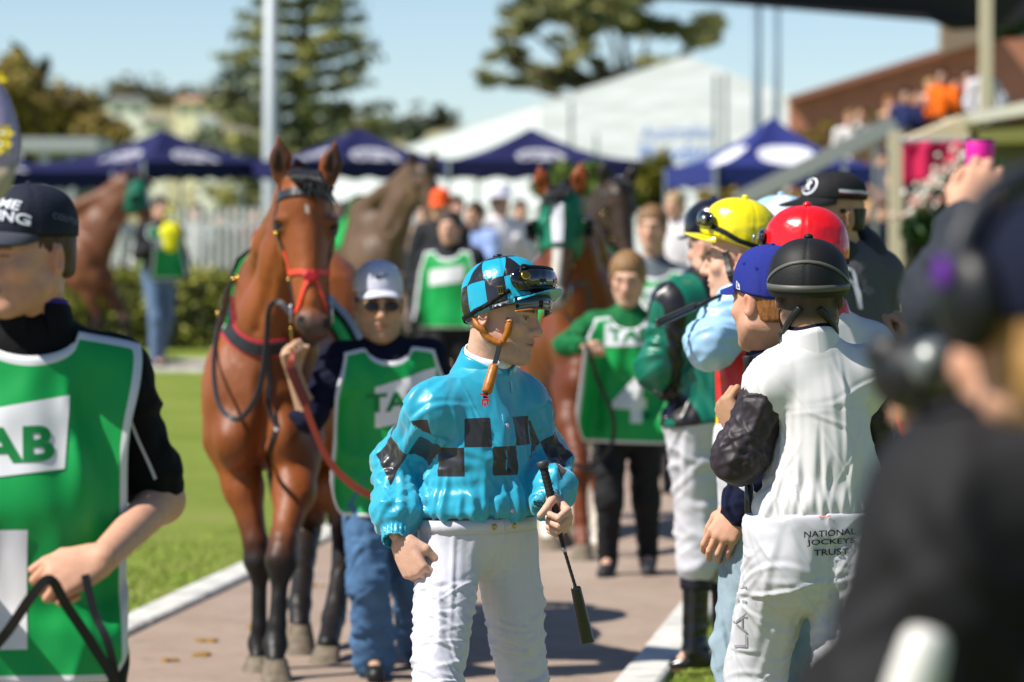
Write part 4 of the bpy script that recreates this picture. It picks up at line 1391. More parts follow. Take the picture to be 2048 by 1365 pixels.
# ---------------------------------------------------------------- the stand at the right
def brick_mat(nt, b):
    tc = nt.nodes.new("ShaderNodeTexCoord"); mp = nt.nodes.new("ShaderNodeMapping"); mp.inputs["Rotation"].default_value = (math.radians(90), 0, 0)
    nt.links.new(tc.outputs["Object"], mp.inputs["Vector"])
    br = nt.nodes.new("ShaderNodeTexBrick"); br.inputs["Scale"].default_value = 1.0; br.inputs["Brick Width"].default_value = 0.24; br.inputs["Row Height"].default_value = 0.085; br.inputs["Mortar Size"].default_value = 0.008
    br.inputs["Color1"].default_value = (*lin('#c98562'), 1); br.inputs["Color2"].default_value = (*lin('#b5745c'), 1); br.inputs["Mortar"].default_value = (*lin('#a2897a'), 1)
    nt.links.new(mp.outputs[0], br.inputs["Vector"]); nt.links.new(br.outputs["Color"], b.inputs["Base Color"])
BRICK = attach_nodes("brick_wall", brick_mat)
STEPS = []
def stand():
    D = 66
    b = px(1800, HOR, D); b[2] = 0
    t = thing("grandstand", "brick grandstand with stepped terraces and a dark overhanging roof", "grandstand", b)
    A = lambda x, y, d=0.0: px(x, y, D + d)
    conc = mat("terrace_concrete", '#8d8b88', 0.85, var=0.12)
    # side wall, its top climbing to the right
    w = [A(1580, 205), A(1968, 82), A(2300, 60), A(2300, HOR), A(1580, HOR)]
    w[3][2] = w[4][2] = 0
    bk = [p + V(0, 0.4, 0) for p in w]
    MB().add(w + bk, [(0, 4, 3, 2, 1), (5, 6, 7, 8, 9), (0, 1, 6, 5), (1, 2, 7, 6), (4, 0, 5, 9)]).build("side_wall", BRICK, t)
    MB().bar(A(1578, 200, -0.05), A(1970, 78, -0.05), 0.5, 0.10).build("coping", mat("coping", '#a0705c', 0.8), t)
    # terraces in front of it
    n = 9
    for k in range(n):
        x0 = 1640 + k * 40; z = 1.85 + k * 0.11; d = -4.6
        p0 = A(x0, HOR, d)
        MB().box(V(p0[0] + 4, D - 2.4, z / 2), (8.0 - k * 0.05, 4.2, z)).build("terrace", conc, t) if k == 0 else MB().box(V(p0[0] + 4, D - 2.4 + 0.01 * k, z - 0.055), (8.0, 4.2 - 0.02 * k, 0.108)).build("terrace", conc, t)
        STEPS.append((x0, z))
    # roof deck and the wall panel that carries it
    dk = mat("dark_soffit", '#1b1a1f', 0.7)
    r0, r1 = A(1240, -25, -14), A(1905, 22, -10)
    q = [A(1270, -6, -12), A(1500, 12, -12), A(1850, 38, -12), A(1905, 62, -11.5), A(2000, 55, -11), A(2300, -60, -11), A(2300, -300, -11), A(1270, -300, -12)]
    bk = [p + V(0.3, 3.0, 0.35) for p in q]; m_ = len(q)
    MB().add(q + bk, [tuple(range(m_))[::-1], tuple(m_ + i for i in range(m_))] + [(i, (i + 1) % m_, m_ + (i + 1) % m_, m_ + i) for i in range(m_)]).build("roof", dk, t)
    g = [A(1884, 50, -0.5), A(1968, 20, -0.5), A(1968, 84, -0.5), A(1884, 108, -0.5)]
    bk = [p + V(0, 0.5, 0) for p in g]
    MB().add(g + bk, [(0, 1, 2, 3), (7, 6, 5, 4), (0, 4, 5, 1), (1, 5, 6, 2), (2, 6, 7, 3), (3, 7, 4, 0)]).build("end_panel", mat("tan_panel", '#8f7d68', 0.8), t)
    # handrails
    st = mat("rail_steel", '#9da3a8', 0.4, 0.6, metal=0.6)
    for off in (0, 22):
        MB().bar(A(1680, 268 + off, -5), A(1968, 168 + off, -5), 0.03).build("handrail", st, t)
    for k in range(8):
        x = 1690 + k * 38; y = 265 - k * 13.2
        MB().bar(A(x, y, -5), A(x, y + 34, -5), 0.025).build("baluster", st, t)
    return t
stand()

def stair_ramp():
    D = 44; a = px(1488, 398, D); b = px(1792, 248, D)
    t = thing("stair", "grey steel stair climbing to the stand behind the black cap", "stair", V((a[0] + b[0]) / 2, D, 0))
    g = mat("stair_grey", '#9a9d9b', 0.6, 0.4, metal=0.2)
    MB().bar(a, b, 0.06, 0.16).build("stringer", g, t)
    MB().bar(a + V(0, 1.2, 0), b + V(0, 1.2, 0), 0.06, 0.16).build("stringer", g, t)
    for k in range(14):
        q = a + (b - a) * (k + 0.5) / 14; MB().box(q + V(0, 0.6, 0), (0.24, 1.1, 0.03)).build("tread", g, t)
    for k in range(5):
        q = a + (b - a) * (k + 0.3) / 5
        MB().bar(q * V(1, 1, 0), q - V(0, 0, 0.09), 0.04).build("support", g, t)
stair_ramp()

def booth():
    D = 40; A = lambda x, y, d=0.0: px(x, y, D + d)
    b = A(1950, HOR); b[2] = 0
    t = thing("awning_booth", "cream booth with beige awnings beside the stand", "booth", b)
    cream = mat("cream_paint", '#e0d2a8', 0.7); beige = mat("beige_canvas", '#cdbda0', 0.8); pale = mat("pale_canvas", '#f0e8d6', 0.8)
    def slab(pts, d, dep, m, nm):
        f = [A(x, y, d) for x, y in pts]; k = [p + V(0, dep, 0) for p in f]; n = len(f)
        MB().add(f + k, [tuple(range(n)), tuple(n + i for i in range(n))[::-1]] + [((i + 1) % n, i, n + i, n + (i + 1) % n) for i in range(n)]).build(nm, m, t)
    slab([(1795, 285), (1955, 285), (1955, 222)], 0, 1.6, beige, "side_awning")
    slab([(1935, 228), (2300, 150), (2300, 190), (1945, 246)], -0.8, 2.4, pale, "front_awning")
    slab([(1960, 250), (2300, 200), (2300, 240), (1960, 262)], 0.3, 0.3, mat("tan_panel"), "fascia")
    slab([(1940, 262), (2300, 240), (2300, 275), (1940, 285)], 0, 1.8, cream, "lintel")
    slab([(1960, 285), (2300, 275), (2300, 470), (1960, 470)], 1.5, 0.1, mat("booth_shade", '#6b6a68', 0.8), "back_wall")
    for x in (1792,):
        MB().bar(A(x, HOR, -0.4) * V(1, 1, 0), A(x, 262, -0.4), 0.13).build("post", mat("post_paint", '#c9bda0', 0.7), t)
    # white post with a band, to the right of the roof
    p = A(1972, HOR, 6) * V(1, 1, 0)
    o = thing("tall_post", "tall pale post beside the dark conifer at the upper right", "post", p)
    MB().bar(p, A(1972, -60, 6), 0.135).build("shaft", mat("post_paint"), o); MB().box(p + V(0, 0, 0.1), (0.3, 0.3, 0.2)).build("foot", mat("terrace_concrete"), o)
booth()

def banner():
    D = 38; A = lambda x, y, d=0.0: px(x, y, D + d)
    c = A(1868, 305)
    t = thing("banner", "crimson banner hung beside the pale booth post", "banner", c)
    g = [[A(1806 + 130 * j / 10, 283 + 62 * k / 6 + (1 - j / 10) * 30 * (k / 6), 0.05 * math.sin(j * 1.3)) for j in range(11)] for k in range(7)]
    o = MB().grid(np.array(g)[::-1]).build("cloth", mat("crimson_cloth", '#c9184f', 0.8), t, True)
    o.modifiers.new("thickness", 'SOLIDIFY').thickness = 0.01
    MB().tube([A(1800, 281), A(1940, 281)], 0.02, 8).build("rod", mat("galvanised"), t)
    D2 = 37
    t = thing("flower_wall", "dark green hedge panel edged with white and pink flowers", "flower wall", V(px(1885, HOR, D2)[0], D2, 0))
    P = []
    for _ in range(5200):
        u_ = rng.rand(); v_ = rng.rand()
        x = 1808 + 190 * u_; yt = 440 - 118 * min(1, (x - 1808) / 125.0); y = yt + (478 - yt) * v_
        P.append(px(x, y, D2 + rng.normal(0, 0.08)))
    P = np.array(P); foliage("leaves", P, 0.05, ['#10240c', '#1f3f16', '#2f5520'], t, 4)
    mb = MB().add([px(1812, 442, D2 + .15), px(1938, 330, D2 + .15), px(2000, 330, D2 + .15), px(2000, 480, D2 + .15) * V(1, 1, 0), px(1812, 480, D2 + .15) * V(1, 1, 0)], [(0, 1, 2, 3, 4)]).build("frame", mat("hedge_core"), t)
    vs = []; fs = []; cl = []
    for _ in range(130):
        s_ = rng.rand(); q = px(1818 + 118 * s_ + rng.normal(0, 12), 428 - 112 * s_ + rng.normal(0, 16), D2 - 0.12 + rng.normal(0, 0.05))
        m = MB().ball(q, 0.034 * rng.uniform(0.6, 1.2), 6, 4); b0 = len(vs); vs += m.v; fs += [tuple(b0 + i for i in f) for f in m.f]
        cl += [lin(['#e3d8cf', '#d9b9ad', '#cfd0c0', '#c98f86'][rng.randint(4)])] * len(m.v)
    o = part("flowers", vs, fs, mat("petals", vcol=True, rough=0.7), t, True, {'col': np.array(cl)}); o['kind'] = 'stuff'
banner()

def far_pole(x, w, label, D=84, y=30):
    p = px(x, HOR, D) * V(1, 1, 0)
    t = thing("steel_column", label, "column", p, "slim steel columns beyond the white tent")
    MB().tube([p, px(x, y - 60, D)], w, 10).build("shaft", mat("blue_grey_steel", '#5d7385', 0.5, 0.5, metal=0.3), t, True)
    MB().box(p + V(0, 0, 0.15), (w * 4, w * 4, 0.3)).build("foot", mat("terrace_concrete"), t)
far_pole(1514, 0.09, "darker slim steel column right of the white tent's peak")
far_pole(1553, 0.07, "paler slim steel column, the right one of the pair")
# ================================================================ the jockey in teal and black checks
def fit_pat(Pn, f):
    return f

def build_check_jockey():
    A = Person("jockey in shiny teal silks with black checks and a matching checked helmet", 10.26, 960, "people in the parade ring", 0.97)
    A.joints(SL=(868, 815, -0.06), SR=(1038, 808, 0.09), HL=(903, 1085, -0.02), HR=(1010, 1085, 0.04), N=(972, 742, 0.03),
             EL=(796, 930, 0.05), WL=(790, 1068, -0.10), ER=(1094, 925, 0.13), WR=(1099, 1004, -0.07),
             KL=(872, 1395, -0.26), KR=(1052, 1400, 0.10), AL=(890, 1735, 0.06), AR=(1060, 1745, 0.06), TL=(878, 1785, -0.1), TR=(1090, 1790, -0.1))
    A.head(1002, 634, 0, 66, 6, 4, 0.96)
    wl, wr_ = A.J['WL'], A.J['WR']
    x, y, z = V(1, 0, 0), V(0, 1, 0), V(0, 0, 1)
    # right hand hanging half closed (picture left), left hand closed round the whip
    hl = dict(W=wl + V(0.012, 0, -0.014), d=V(0.45, -0.25, -0.86), n=V(0.55, 0.72, 0.10), side=V(0.9, -0.2, 0.4), s=1.02, curl=((38, 44, 50, 56), (58, 55, 52, 50), (32, 30, 28, 28)), thumb=(0.45, 0.1), spread=7)
    hr = dict(W=wr_, d=V(0.45, -0.75, -0.45), n=V(-0.73, -0.35, -0.15), side=V(-0.2, 0, 0.97), s=1.0, curl=((58, 60, 62, 66), (92, 92, 92, 92), (50, 50, 50, 50)), thumb=(0.95, 0.5))
    A.body('fair', 0.0033, (0.09, 0.06, 0.045), 0.4, [hl, hr], 0.056, bare='')
    A.eyes()
    rt, up, fw, ms, mh = A.axes(); J = A.J
    # ---- silks
    S = Shape()
    A.torso(S, 0.010, 1.06, 0.98, 0.95)
    S.ell(mh + up * 0.105, V(0.140, 0.118, 0.055), np.stack([rt, fw, up], 1), 0.04)       # the blouse over the waistband
    S.plane(mh + up * 0.070, -up, 0.02)
    for sd in 'LR':
        a, b, w = J['S' + sd], J['E' + sd], J['W' + sd]
        S.cap(A.neck() - up * 0.025, a - up * 0.012, 0.056, 0.058, 0.05)
        S.cap(a, b, 0.060, 0.058, 0.04)
        S.cap(b, b + (w - b) * 0.72, 0.060, 0.055, 0.03)
        S.cap(b + (w - b) * 0.72, w - (w - b) * 0.02, 0.055, 0.031, 0.03)
        cu = w + unit(w - b) * 0.004
        S.cap(cu, cu + unit(w - b) * 0.010, 0.036, 0.034, 0.008)
        S.cap(w + unit(w - b) * 0.016, w + unit(w - b) * 0.12, 0.0285, 0.034, 0.004, mode='sub')
    neck = A.neck()
    S.cap(neck + up * 0.0, neck + up * 0.16 + V(0.03, 0, 0), 0.060, 0.07, 0.01, mode='sub')
    arms = {sd: (J['S' + sd], J['E' + sd], J['W' + sd]) for sd in 'LR'}
    def armw(P, sd):
        a, b, w = arms[sd]
        t, d, _ = seg_t(P, a, b); t2, d2, _ = seg_t(P, b, w)
        L1 = np.linalg.norm(b - a)
        dd = np.where(t < L1, np.where(t > 0, d, 9), d2)
        side = (P - ms) @ rt
        return (t > 0.02) & (np.minimum(np.where(t > 0, d, 9), np.where(t2 > 0, d2, 9)) < 0.098) & (np.abs(side) > 0.105)
    def pat(P):
        q = P - ms; s_ = 0.165 * np.arctan2(q @ rt, q @ fw + 0.045); v = q @ up
        W = 0.0735; vb = -0.102
        f = np.cos(np.pi * (s_ - 0.004) / W) * (vb - v) * 30
        band = np.minimum(v - (vb - W), (vb + W) - v) * 30
        out = np.minimum(f, band)
        for sd in 'LR':
            a, b, w = arms[sd]
            t, d, dr = seg_t(P, a, b); m = armw(P, sd)
            e1 = unit(np.cross(dr, V(0, 1, 0))); e2 = np.cross(dr, e1); qq = P - a
            th = np.arctan2(qq @ e2, qq @ e1)
            tb = 0.118 if sd == 'L' else 0.10
            f = np.cos(np.pi * (th - (0.95 if sd == 'L' else -0.1)) / (math.pi / 3.0)) * (tb - t) * 30
            band = np.minimum(t - (tb - W), (tb + W) - t) * 30
            out = np.where(m, np.minimum(f, band), out)
        return out
    def wr(P):
        q = P - ms; o = np.zeros(len(P))
        o += folds(P, ms, mh, 0.0065, 3.0, 10.0, 0.5, 1, 2.6) + folds(P, J['SL'], mh + rt * 0.1, 0.005, 4, 15, 0.3, 21, 3)                       # hanging folds of the front
        o += folds(P, mh + up * 0.05, mh + up * 0.15, 0.010, 3.0, 16.0, 0.2, 2, 1.6, -0.03, 0.10)   # gathers above the waist
        o += 0.006 * (vnoise(P * np.array((10, 10, 7)), 3) - 0.5)
        o += arcs(P, ms, mh, 12, 0.0050, 0.014, 201, 0.1, 0.75, 0.5, True) + arcs(P, ms, mh, 22, 0.0030, 0.009, 205, 0.1, 0.8, 0.5, True, (0.5, 1.5)) + arcs(P, ms, mh, 34, 0.0048, 0.0075, 202, 0.62, 0.9, 0.3, True, (0.3, 0.8)) + arcs(P, ms, mh, 14, 0.0032, 0.009, 203, 0.1, 0.8, 0.8)
        for sd in 'LR':
            a, b, w = arms[sd]; m = armw(P, sd)
            t, d, dr = seg_t(P, a, b); t2, d2, dr2 = seg_t(P, b, w)
            L2 = np.linalg.norm(w - b)
            f = folds(P, a, b, 0.004, 11, 5, 0.9, 4, 3) * smooth(0.02, 0.14, t) + folds(P, a, b, 0.007, 3, 14, 0.4, 14, 3) + folds(P, b, w, 0.006, 14, 6, 0.9, 5, 3) * smooth(-0.05, 0.03, t2) * smooth(L2 - 0.005, L2 - 0.05, t2)
            f += arcs(P, a, b, 14, 0.0026, 0.0085, 210 + ord(sd), 0.2, 1.0, 0.8) + arcs(P, a, b, 12, 0.0036, 0.010, 220 + ord(sd), 0.05, 0.9, 0.4, True) + arcs(P, b, w, 20, 0.0034, 0.0085, 230 + ord(sd), 0.0, 0.95, 0.9) + arcs(P, b, w, 12, 0.0042, 0.010, 235 + ord(sd), 0.1, 0.9, 0.4, True) * smooth(-0.04, 0.02, t2) * smooth(L2 - 0.004, L2 - 0.03, t2)
            cuff = np.exp(-((t2 - L2 - 0.006) / 0.012) ** 2)
            e1 = unit(np.cross(dr2, V(0, 1, 0))); e2 = np.cross(dr2, e1)
            th = np.arctan2((P - b) @ e2, (P - b) @ e1)
            f += cuff * 0.0030 * np.sin(th * 17 + 4 * vnoise(P * 60))
            o = np.where(m, f, o)
        return o
    teal = mat("teal_satin", '#1a9fbd', 0.37, 0.65, col2=(0.012, 0.010, 0.012), sheen=0.3, aniso=0.3, crease=((7, 7, 3), 0.0045))
    silk = A.garment("silk_jersey", S, 0.0040, teal, wr, pat, rel=1)
    bv = bvh_of(silk)
    # stand-up collar, placket and press studs
    nd = unit(up * 0.93 + fw * 0.36); e1 = unit(fw - nd * (fw @ nd)); e2 = np.cross(nd, e1)
    c0 = neck + nd * 0.006
    plain = mat("teal_satin_plain", '#1a9fbd', 0.27, 0.75, sheen=0.15, aniso=0.3, crease=((9, 9, 4), 0.006))
    mb = MB(); g = []
    for i in range(49):
        a = math.radians(14 + 332 * i / 48)
        dr = e1 * math.cos(a) + e2 * math.sin(a)
        dip = 0.016 * max(0, math.cos(a)) ** 3
        g.append([c0 + dr * rr * (1 + 0.03 * math.sin(4 * a + 1)) + nd * (hh - dip * (hh > 0)) for rr, hh in ((0.094, -0.03), (0.085, -0.006), (0.079, 0.018), (0.075, 0.036), (0.071, 0.040), (0.069, 0.034), (0.069, -0.02))])
    mb.grid(np.array(g))
    mb.build("collar", plain, silk, True)
    # white undershirt collar
    mb = MB(); g = []
    for i in range(33):
        a = 2 * math.pi * i / 32
        dr = e1 * math.sin(a) + e2 * math.cos(a)
        g.append([c0 + dr * rr + nd * hh for rr, hh in ((0.068, -0.01), (0.067, 0.03), (0.065, 0.048), (0.0625, 0.047), (0.0625, 0.0))])
    mb.grid(np.array(g)); mb.build("undershirt_collar", mat("white_cotton", '#e9e9ee', 0.8, 0.2, bump=[(40, 0.002)]), A.root, True)
    mb = MB(); pts = []
    for v in np.linspace(-0.02, -0.325, 14):
        hit, nn, _, _ = bv.ray_cast(Vector(ms + rt * 0.005 + up * v + fw * 0.4), Vector(-fw), 0.8)
        if hit is not None: pts.append(np.array(hit))
    if len(pts) > 3:
        mb.ribbon(pts, np.tile(fw, (len(pts), 1)), 0.004, 0.0003); mb.build("placket", plain, silk, True)
    for v, c in ((-0.05, '#c8b8d8'), (-0.165, '#2a2430'), (-0.265, '#c8b8d8'), (-0.335, '#c8b8d8')):
        hit, nn, _, _ = bv.ray_cast(Vector(ms + rt * 0.013 + up * v + fw * 0.4), Vector(-fw), 0.8)
        if hit is not None:
            MB().ball(np.array(hit), (0.0065, 0.003, 0.0065), 10, 6).build("stud", mat("stud_" + c[1:], c, 0.2, 0.8, metal=0.6), silk, True)
    # ---- breeches
    S = Shape()
    A.legs(S, 0.010, 0.035, 0.62, thick=0.88)
    S.cap(mh + up * 0.075 - rt * 0.045, mh + up * 0.075 + rt * 0.045, 0.076, None, 0.05)
    S.plane(mh + up * 0.066, up - 0.03 * rt, 0.008)
    crotch = mh - up * 0.10
    def wrt(P):
        o = 0.005 * (vnoise(P * 9, 2) - 0.5)
        for sd, se in (('L', 11), ('R', 12)):
            h_, k_ = J['H' + sd], J['K' + sd]
            t, d, dr = seg_t(P, h_, k_); mm = np.abs((P - mh) @ rt) * 0 + (((P - mh) @ rt) * (1 if sd == 'R' else -1) > -0.005)
            low = smooth(0.10, 0.26, t)
            f = folds(P, h_, k_, 0.005, 21, 6.0, (0.7 if sd == 'R' else -0.5), se, 4) * low * (1.0 if sd == 'R' else 0.8) + folds(P, h_, k_, 0.004, 6, 12, 0.6, se + 3, 3)
            f += arcs(P, h_, k_, 44, 0.0036, 0.0062, 240 + ord(sd), 0.32, 1.0, 0.5) + arcs(P, h_, k_, 16, 0.0034, 0.009, 250 + ord(sd), 0.1, 0.7, 0.5, True)
            o = np.where(mm, o + f, o)
        cr = np.linalg.norm(P - crotch - fw * 0.09, axis=1)
        q = P - crotch; a = np.arctan2(q @ up, q @ rt)
        o += 0.0035 * np.exp(-(cr / 0.12) ** 2) * smooth(0.01, 0.06, cr) * (ridge(np.stack([a * 2.6, cr * 5, a * 0], 1), 8, 2))
        q = P - mh; o += 0.003 * np.exp(-((q @ rt - 0.004) / 0.006) ** 2) * (q @ fw > 0) * smooth(-0.13, -0.1, q @ up)
        return o
    white = mat("white_breeches", '#c6c5cf', 0.55, 0.4, bump=[((45, 45, 45), 0.0012, 3)], crease=((10, 10, 16), 0.003))
    br = A.garment("breeches", S, 0.0042, white, wrt, rel=1)
    bvb = bvh_of(br)
    mb = MB(); pts = []
    wb = []
    for i in range(61):
        a = 2 * math.pi * i / 60
        q = mh + up * 0.046 + rt * 0.30 * math.sin(a) + fw * 0.30 * math.cos(a) + rt * math.sin(a) * 0
        hit, nn, _, _ = bvb.ray_cast(Vector(q), Vector(mh + up * 0.046 - q).normalized(), 0.5)
        if hit is not None: wb.append(np.array(hit) + unit(q - mh) * 0.001 - up * 0.03 * (i > -1) * 0)
    if len(wb) > 10:
        wb = [(wb[i - 1] + 2 * wb[i] + wb[(i + 1) % len(wb)]) / 4 for i in range(len(wb))]
        nn = np.array([unit((p - mh) - up * ((p - mh) @ up)) for p in wb])
        mb.ribbon(wb + [wb[0]], np.vstack([nn, nn[:1]]), 0.036, 0.0025); mb.build("waistband", white, br, True)
    for x_ in (-0.028, 0.034):
        q = mh + up * 0.046 + rt * x_
        hit, nn, _, _ = bvb.ray_cast(Vector(q + fw * 0.4), Vector(-fw), 0.8)
        if hit is not None:
            MB().ball(np.array(hit) + fw * 0.003, (0.0085, 0.003, 0.0085), 12, 6, np.stack([rt, fw, up], 1)).build("waist_stud", mat("brass", '#b09a5a', 0.3, 0.6, metal=0.9), br, True)
    for sd in 'LR':
        S = Shape(); k_, a_, t_ = J['K' + sd], J['A' + sd], J['T' + sd]
        S.cap(k_ + (a_ - k_) * 0.15, a_, 0.06, 0.045, 0.02); S.cap(a_ + V(0, 0.02, -0.03), t_ + V(0, 0, -0.01), 0.04, 0.034, 0.03)
        A.garment("boot", S, 0.011, mat("boot_leather", '#0b0b0d', 0.25, 0.6, bump=[(30, 0.003)]))
    # ---- helmet
    ho = A.p(1010, 602); fr = frame(66, -13, 6); rad = (0.102, 0.115, 0.115)
    def hp(TH, PH, PM):
        c = PH / math.radians(105)
        f = np.full(len(TH), 1.0)
        # three rows; the black wedges of the middle row widen downwards
        r1, r2 = 0.30, 0.635
        k = 6; t = ((TH + math.radians(18)) / (2 * math.pi) * k) % 1.0
        wdg = 0.08 + 0.50 * np.clip((c - r1) / (r2 - r1), 0, 1)
        wdg2 = 0.56 * np.ones_like(c)
        mid = (wdg / 2 - np.abs(t - 0.5)) * 3
        low = (np.abs(t - 0.5) - 0.27) * 3
        sel = smooth(r2 - 0.012, r2 + 0.012, c)
        f = mid * (1 - sel) + low * sel
        top = (r1 - c) * 6
        f = np.maximum(f, top)
        return f
    def hw_(TH, PH, PM, P):
        k = PH / PM
        o = 0.0035 * (ridge(P * 22, 7, 2) - 0.4) * smooth(0.35, 0.9, k)
        o += 0.0026 * np.sin(TH * 46 + 6 * vnoise(P * 40, 3)) * smooth(0.86, 0.97, k)
        o += -0.0018 * np.exp(-((((TH / (math.pi / 3)) + 0.53) % 1 - 0.5) * PH / 0.022) ** 2)
        o += 0.0012 * (vnoise(P * 60, 9) - 0.5)
        return o - 0.006 * smooth(0.93, 1.0, k)
    hel = dome("helmet_cover", A.root, ho, fr, rad, (101, 112), mat("teal_satin_cover", '#1a9fbd', 0.22, 0.8, col2=(0.014, 0.012, 0.014), bump=[(55, 0.0016, 3)]), 150, 64, hp, hw_, 0.05)
    r, f, u = fr; Lh = lambda a, b, c: ho + a * r + b * f + c * u
    # hard shell below the cover at the front, with a tan rim
    shell = MB(); rows = []
    for i in range(7):
        row = []
        for j in range(41):
            th = math.radians(-58 + 116 * j / 40); zz = -0.012 - 0.036 * i / 6
            bulge = 1.0 + 0.035 * math.sin(math.pi * min(i / 6 + 0.15, 1))
            row.append(Lh(rad[0] * 0.985 * bulge * math.sin(th), rad[1] * 0.995 * bulge * math.cos(th) + 0.004, zz))
        rows.append(row)
    shell.grid(np.array(rows)); gl = mat("black_gloss", '#0a090a', 0.08, 0.8, coat=0.6)
    shell.build("helmet_shell", gl, hel, True)
    mb = MB().tube([Lh(rad[0] * 0.985 * math.sin(t), rad[1] * 0.995 * math.cos(t) + 0.004, -0.049) for t in np.radians(np.linspace(-60, 60, 30))], 0.0024, 8)
    mb.build("helmet_rim", mat("tan_leather", '#b06a22', 0.4, 0.45, bump=[(140, 0.001, 3)], var=0.18, var_scale=70), hel, True)
    MB().ball(Lh(0, 0, rad[2] + 0.002), (0.013, 0.013, 0.006), 14, 8, np.stack(fr, 1)).build("helmet_button", mat("black_satin", '#101012', 0.4, 0.5), hel, True)
    visor("helmet_peak", hel, ho, fr, (rad[0] * 1.0, rad[1]), -0.008, 0.042, plain, 58, -0.12, 0.014, 0.003, 1.0, taper=0.5)
    bvh_h = bvh_of(hel)
    # goggles pushed up on the front of the helmet
    G = Shape(); Rg = np.stack(fr, 1)
    pts = [Lh(math.sin(t) * (rad[0] + 0.006), math.cos(t) * (rad[1] + 0.007), 0.030 - 0.004 * math.cos(2 * t)) for t in np.radians(np.linspace(-44, 44, 9))]
    for i in range(8):
        G.cap(pts[i], pts[i + 1], 0.031, 0.031, 0.004, flat=((pts[i] + pts[i + 1]) / 2 - ho - u * 0.03, 2.1))
    for i in range(8):
        G.cap(pts[i] * 1.0 - u * 0.0, pts[i + 1], 0.019, 0.019, 0.002, mode='sub') if False else None
    gog = part("goggles", *G.mesh(0.0033), gl, hel, True)
    lens = Shape()
    for i in range(1, 7):
        lens.cap(pts[i] + (pts[i] - ho) * 0.11, pts[i + 1] + (pts[i + 1] - ho) * 0.11, 0.0225, 0.0225, 0.002, flat=((pts[i] + pts[i + 1]) / 2 - ho - u * 0.03, 2.8))
    part("goggle_lens", *lens.mesh(0.003), mat("dark_lens", '#0c1013', 0.03, 1.0, coat=1.0, coat_rough=0.02), gog, True)
    frm = MB()
    loop = [p + u * 0.027 + (p - ho) * 0.10 for p in pts] + [p - u * 0.027 + (p - ho) * 0.10 for p in pts[::-1]]
    frm.tube(spline(loop, 4, True), 0.0042, 8, False)
    frm.build("goggle_frame", mat("black_rubber", '#141416', 0.5, 0.4), gog, True)
    sd_ = -1
    b0 = pts[0] if (pts[0] - pts[-1])[1] < 0 else pts[-1]
    dn = unit(V(b0[0], b0[1], b0[2]) - ho)
    e1 = unit(np.cross(dn, u)); e2 = np.cross(dn, e1)
    bt = MB(); cc = b0 + dn * 0.027 - 0.004 * u
    bt.tube([cc, cc + dn * 0.006, cc + dn * 0.0068], [0.0125, 0.0125, 0.010], 20)
    bt.build("goggle_button", mat("gold", '#c9a64a', 0.25, 0.8, metal=1.0), gog, True)
    # strap of the goggles round the back of the cover
    mb = MB(); sp = []
    for t in np.radians(np.linspace(-62, -298, 16)):
        sp.append(Lh(math.sin(t) * 0.12, math.cos(t) * 0.14, 0.020 - 0.062 * smooth(0, 1, np.array((1 - math.cos(t)) / 2 * 1.1))))
    surf_strap(mb, bvh_h, sp, 0.012, 0.002, 5, lift=0.001)
    mb.build("goggle_strap", mat("black_webbing", '#131315', 0.7, 0.3, weave=(300, 0.0006)), gog, True)
    t = math.radians(-72); q = Lh(math.sin(t) * 0.12, math.cos(t) * 0.14, 0.012)
    hit, nn, _, _ = bvh_h.find_nearest(Vector(q)); hit = np.array(hit) + np.array(nn) * 0.005; nn = np.array(nn)
    e1 = unit(np.cross(nn, u)); e2 = np.cross(nn, e1)
    bk = MB()
    for a_, b_ in (((-1, -1), (1, -1)), ((1, -1), (1, 1)), ((1, 1), (-1, 1)), ((-1, 1), (-1, -1)), ((0, -1), (0, 1))):
        bk.bar(hit + e1 * a_[0] * 0.006 + e2 * a_[1] * 0.010, hit + e1 * b_[0] * 0.006 + e2 * b_[1] * 0.010, 0.0022)
    bk.build("goggle_buckle", mat("gold", '#c9a64a'), gog)
    # maker's tag on the strap
    t = math.radians(-76); q = Lh(math.sin(t) * 0.12, math.cos(t) * 0.14, -0.026)
    hit, nn, _, _ = bvh_h.find_nearest(Vector(q)); nn = np.array(nn); hit = np.array(hit)
    ax_u = unit(np.cross(u, nn)); ax_u = ax_u if ax_u[0] > 0 else -ax_u
    ax_u = unit(ax_u + u * 0.10); ax_v = unit(u - ax_u * (u @ ax_u))
    decal("maker_tag", *poly_geo([(-0.0215, -0.007), (0.0215, -0.007), (0.0215, 0.007), (-0.0215, 0.007)]), bvh_h, hit + nn * 0.02, ax_u, ax_v, mat("tag_white", '#e4e6ee', 0.6), hel, 0.006, 0.1, 0.008)
    decal("tag_lettering", *text_geo("HYLAND", 0.0075, 0.02, 1.25, 0.1), bvh_h, hit + nn * 0.02, ax_u, ax_v, mat("tag_blue", '#1d2d7c', 0.6), hel, 0.0072, 0.1, 0.01)
    # harness: tan leather Y with an ear loop, webbing and dangling chin piece
    tan = mat("tan_leather"); body_b = bvh_of(A.bodyobj)
    P_ = lambda x_, y_, d_: A.p(x_, y_, d_)
    near = -0.10
    hb = [P_(950, 638, near + 0.05), P_(956, 652, near + 0.03), P_(966, 668, near + 0.015), P_(978, 682, near), P_(992, 688, near - 0.005), P_(1002, 688, near - 0.01), P_(1007, 676, near - 0.012), P_(1009, 658, near - 0.012), P_(1012, 640, near - 0.01), P_(1016, 630, near - 0.01)]
    mb = MB(); surf_strap(mb, body_b, hb, 0.017, 0.008, 6, lift=0.004)
    mb.build("chin_harness", tan, hel, True)
    j0 = P_(999, 693, near - 0.018); j1 = P_(990, 728, near - 0.045); j2 = P_(986, 735, near - 0.055)
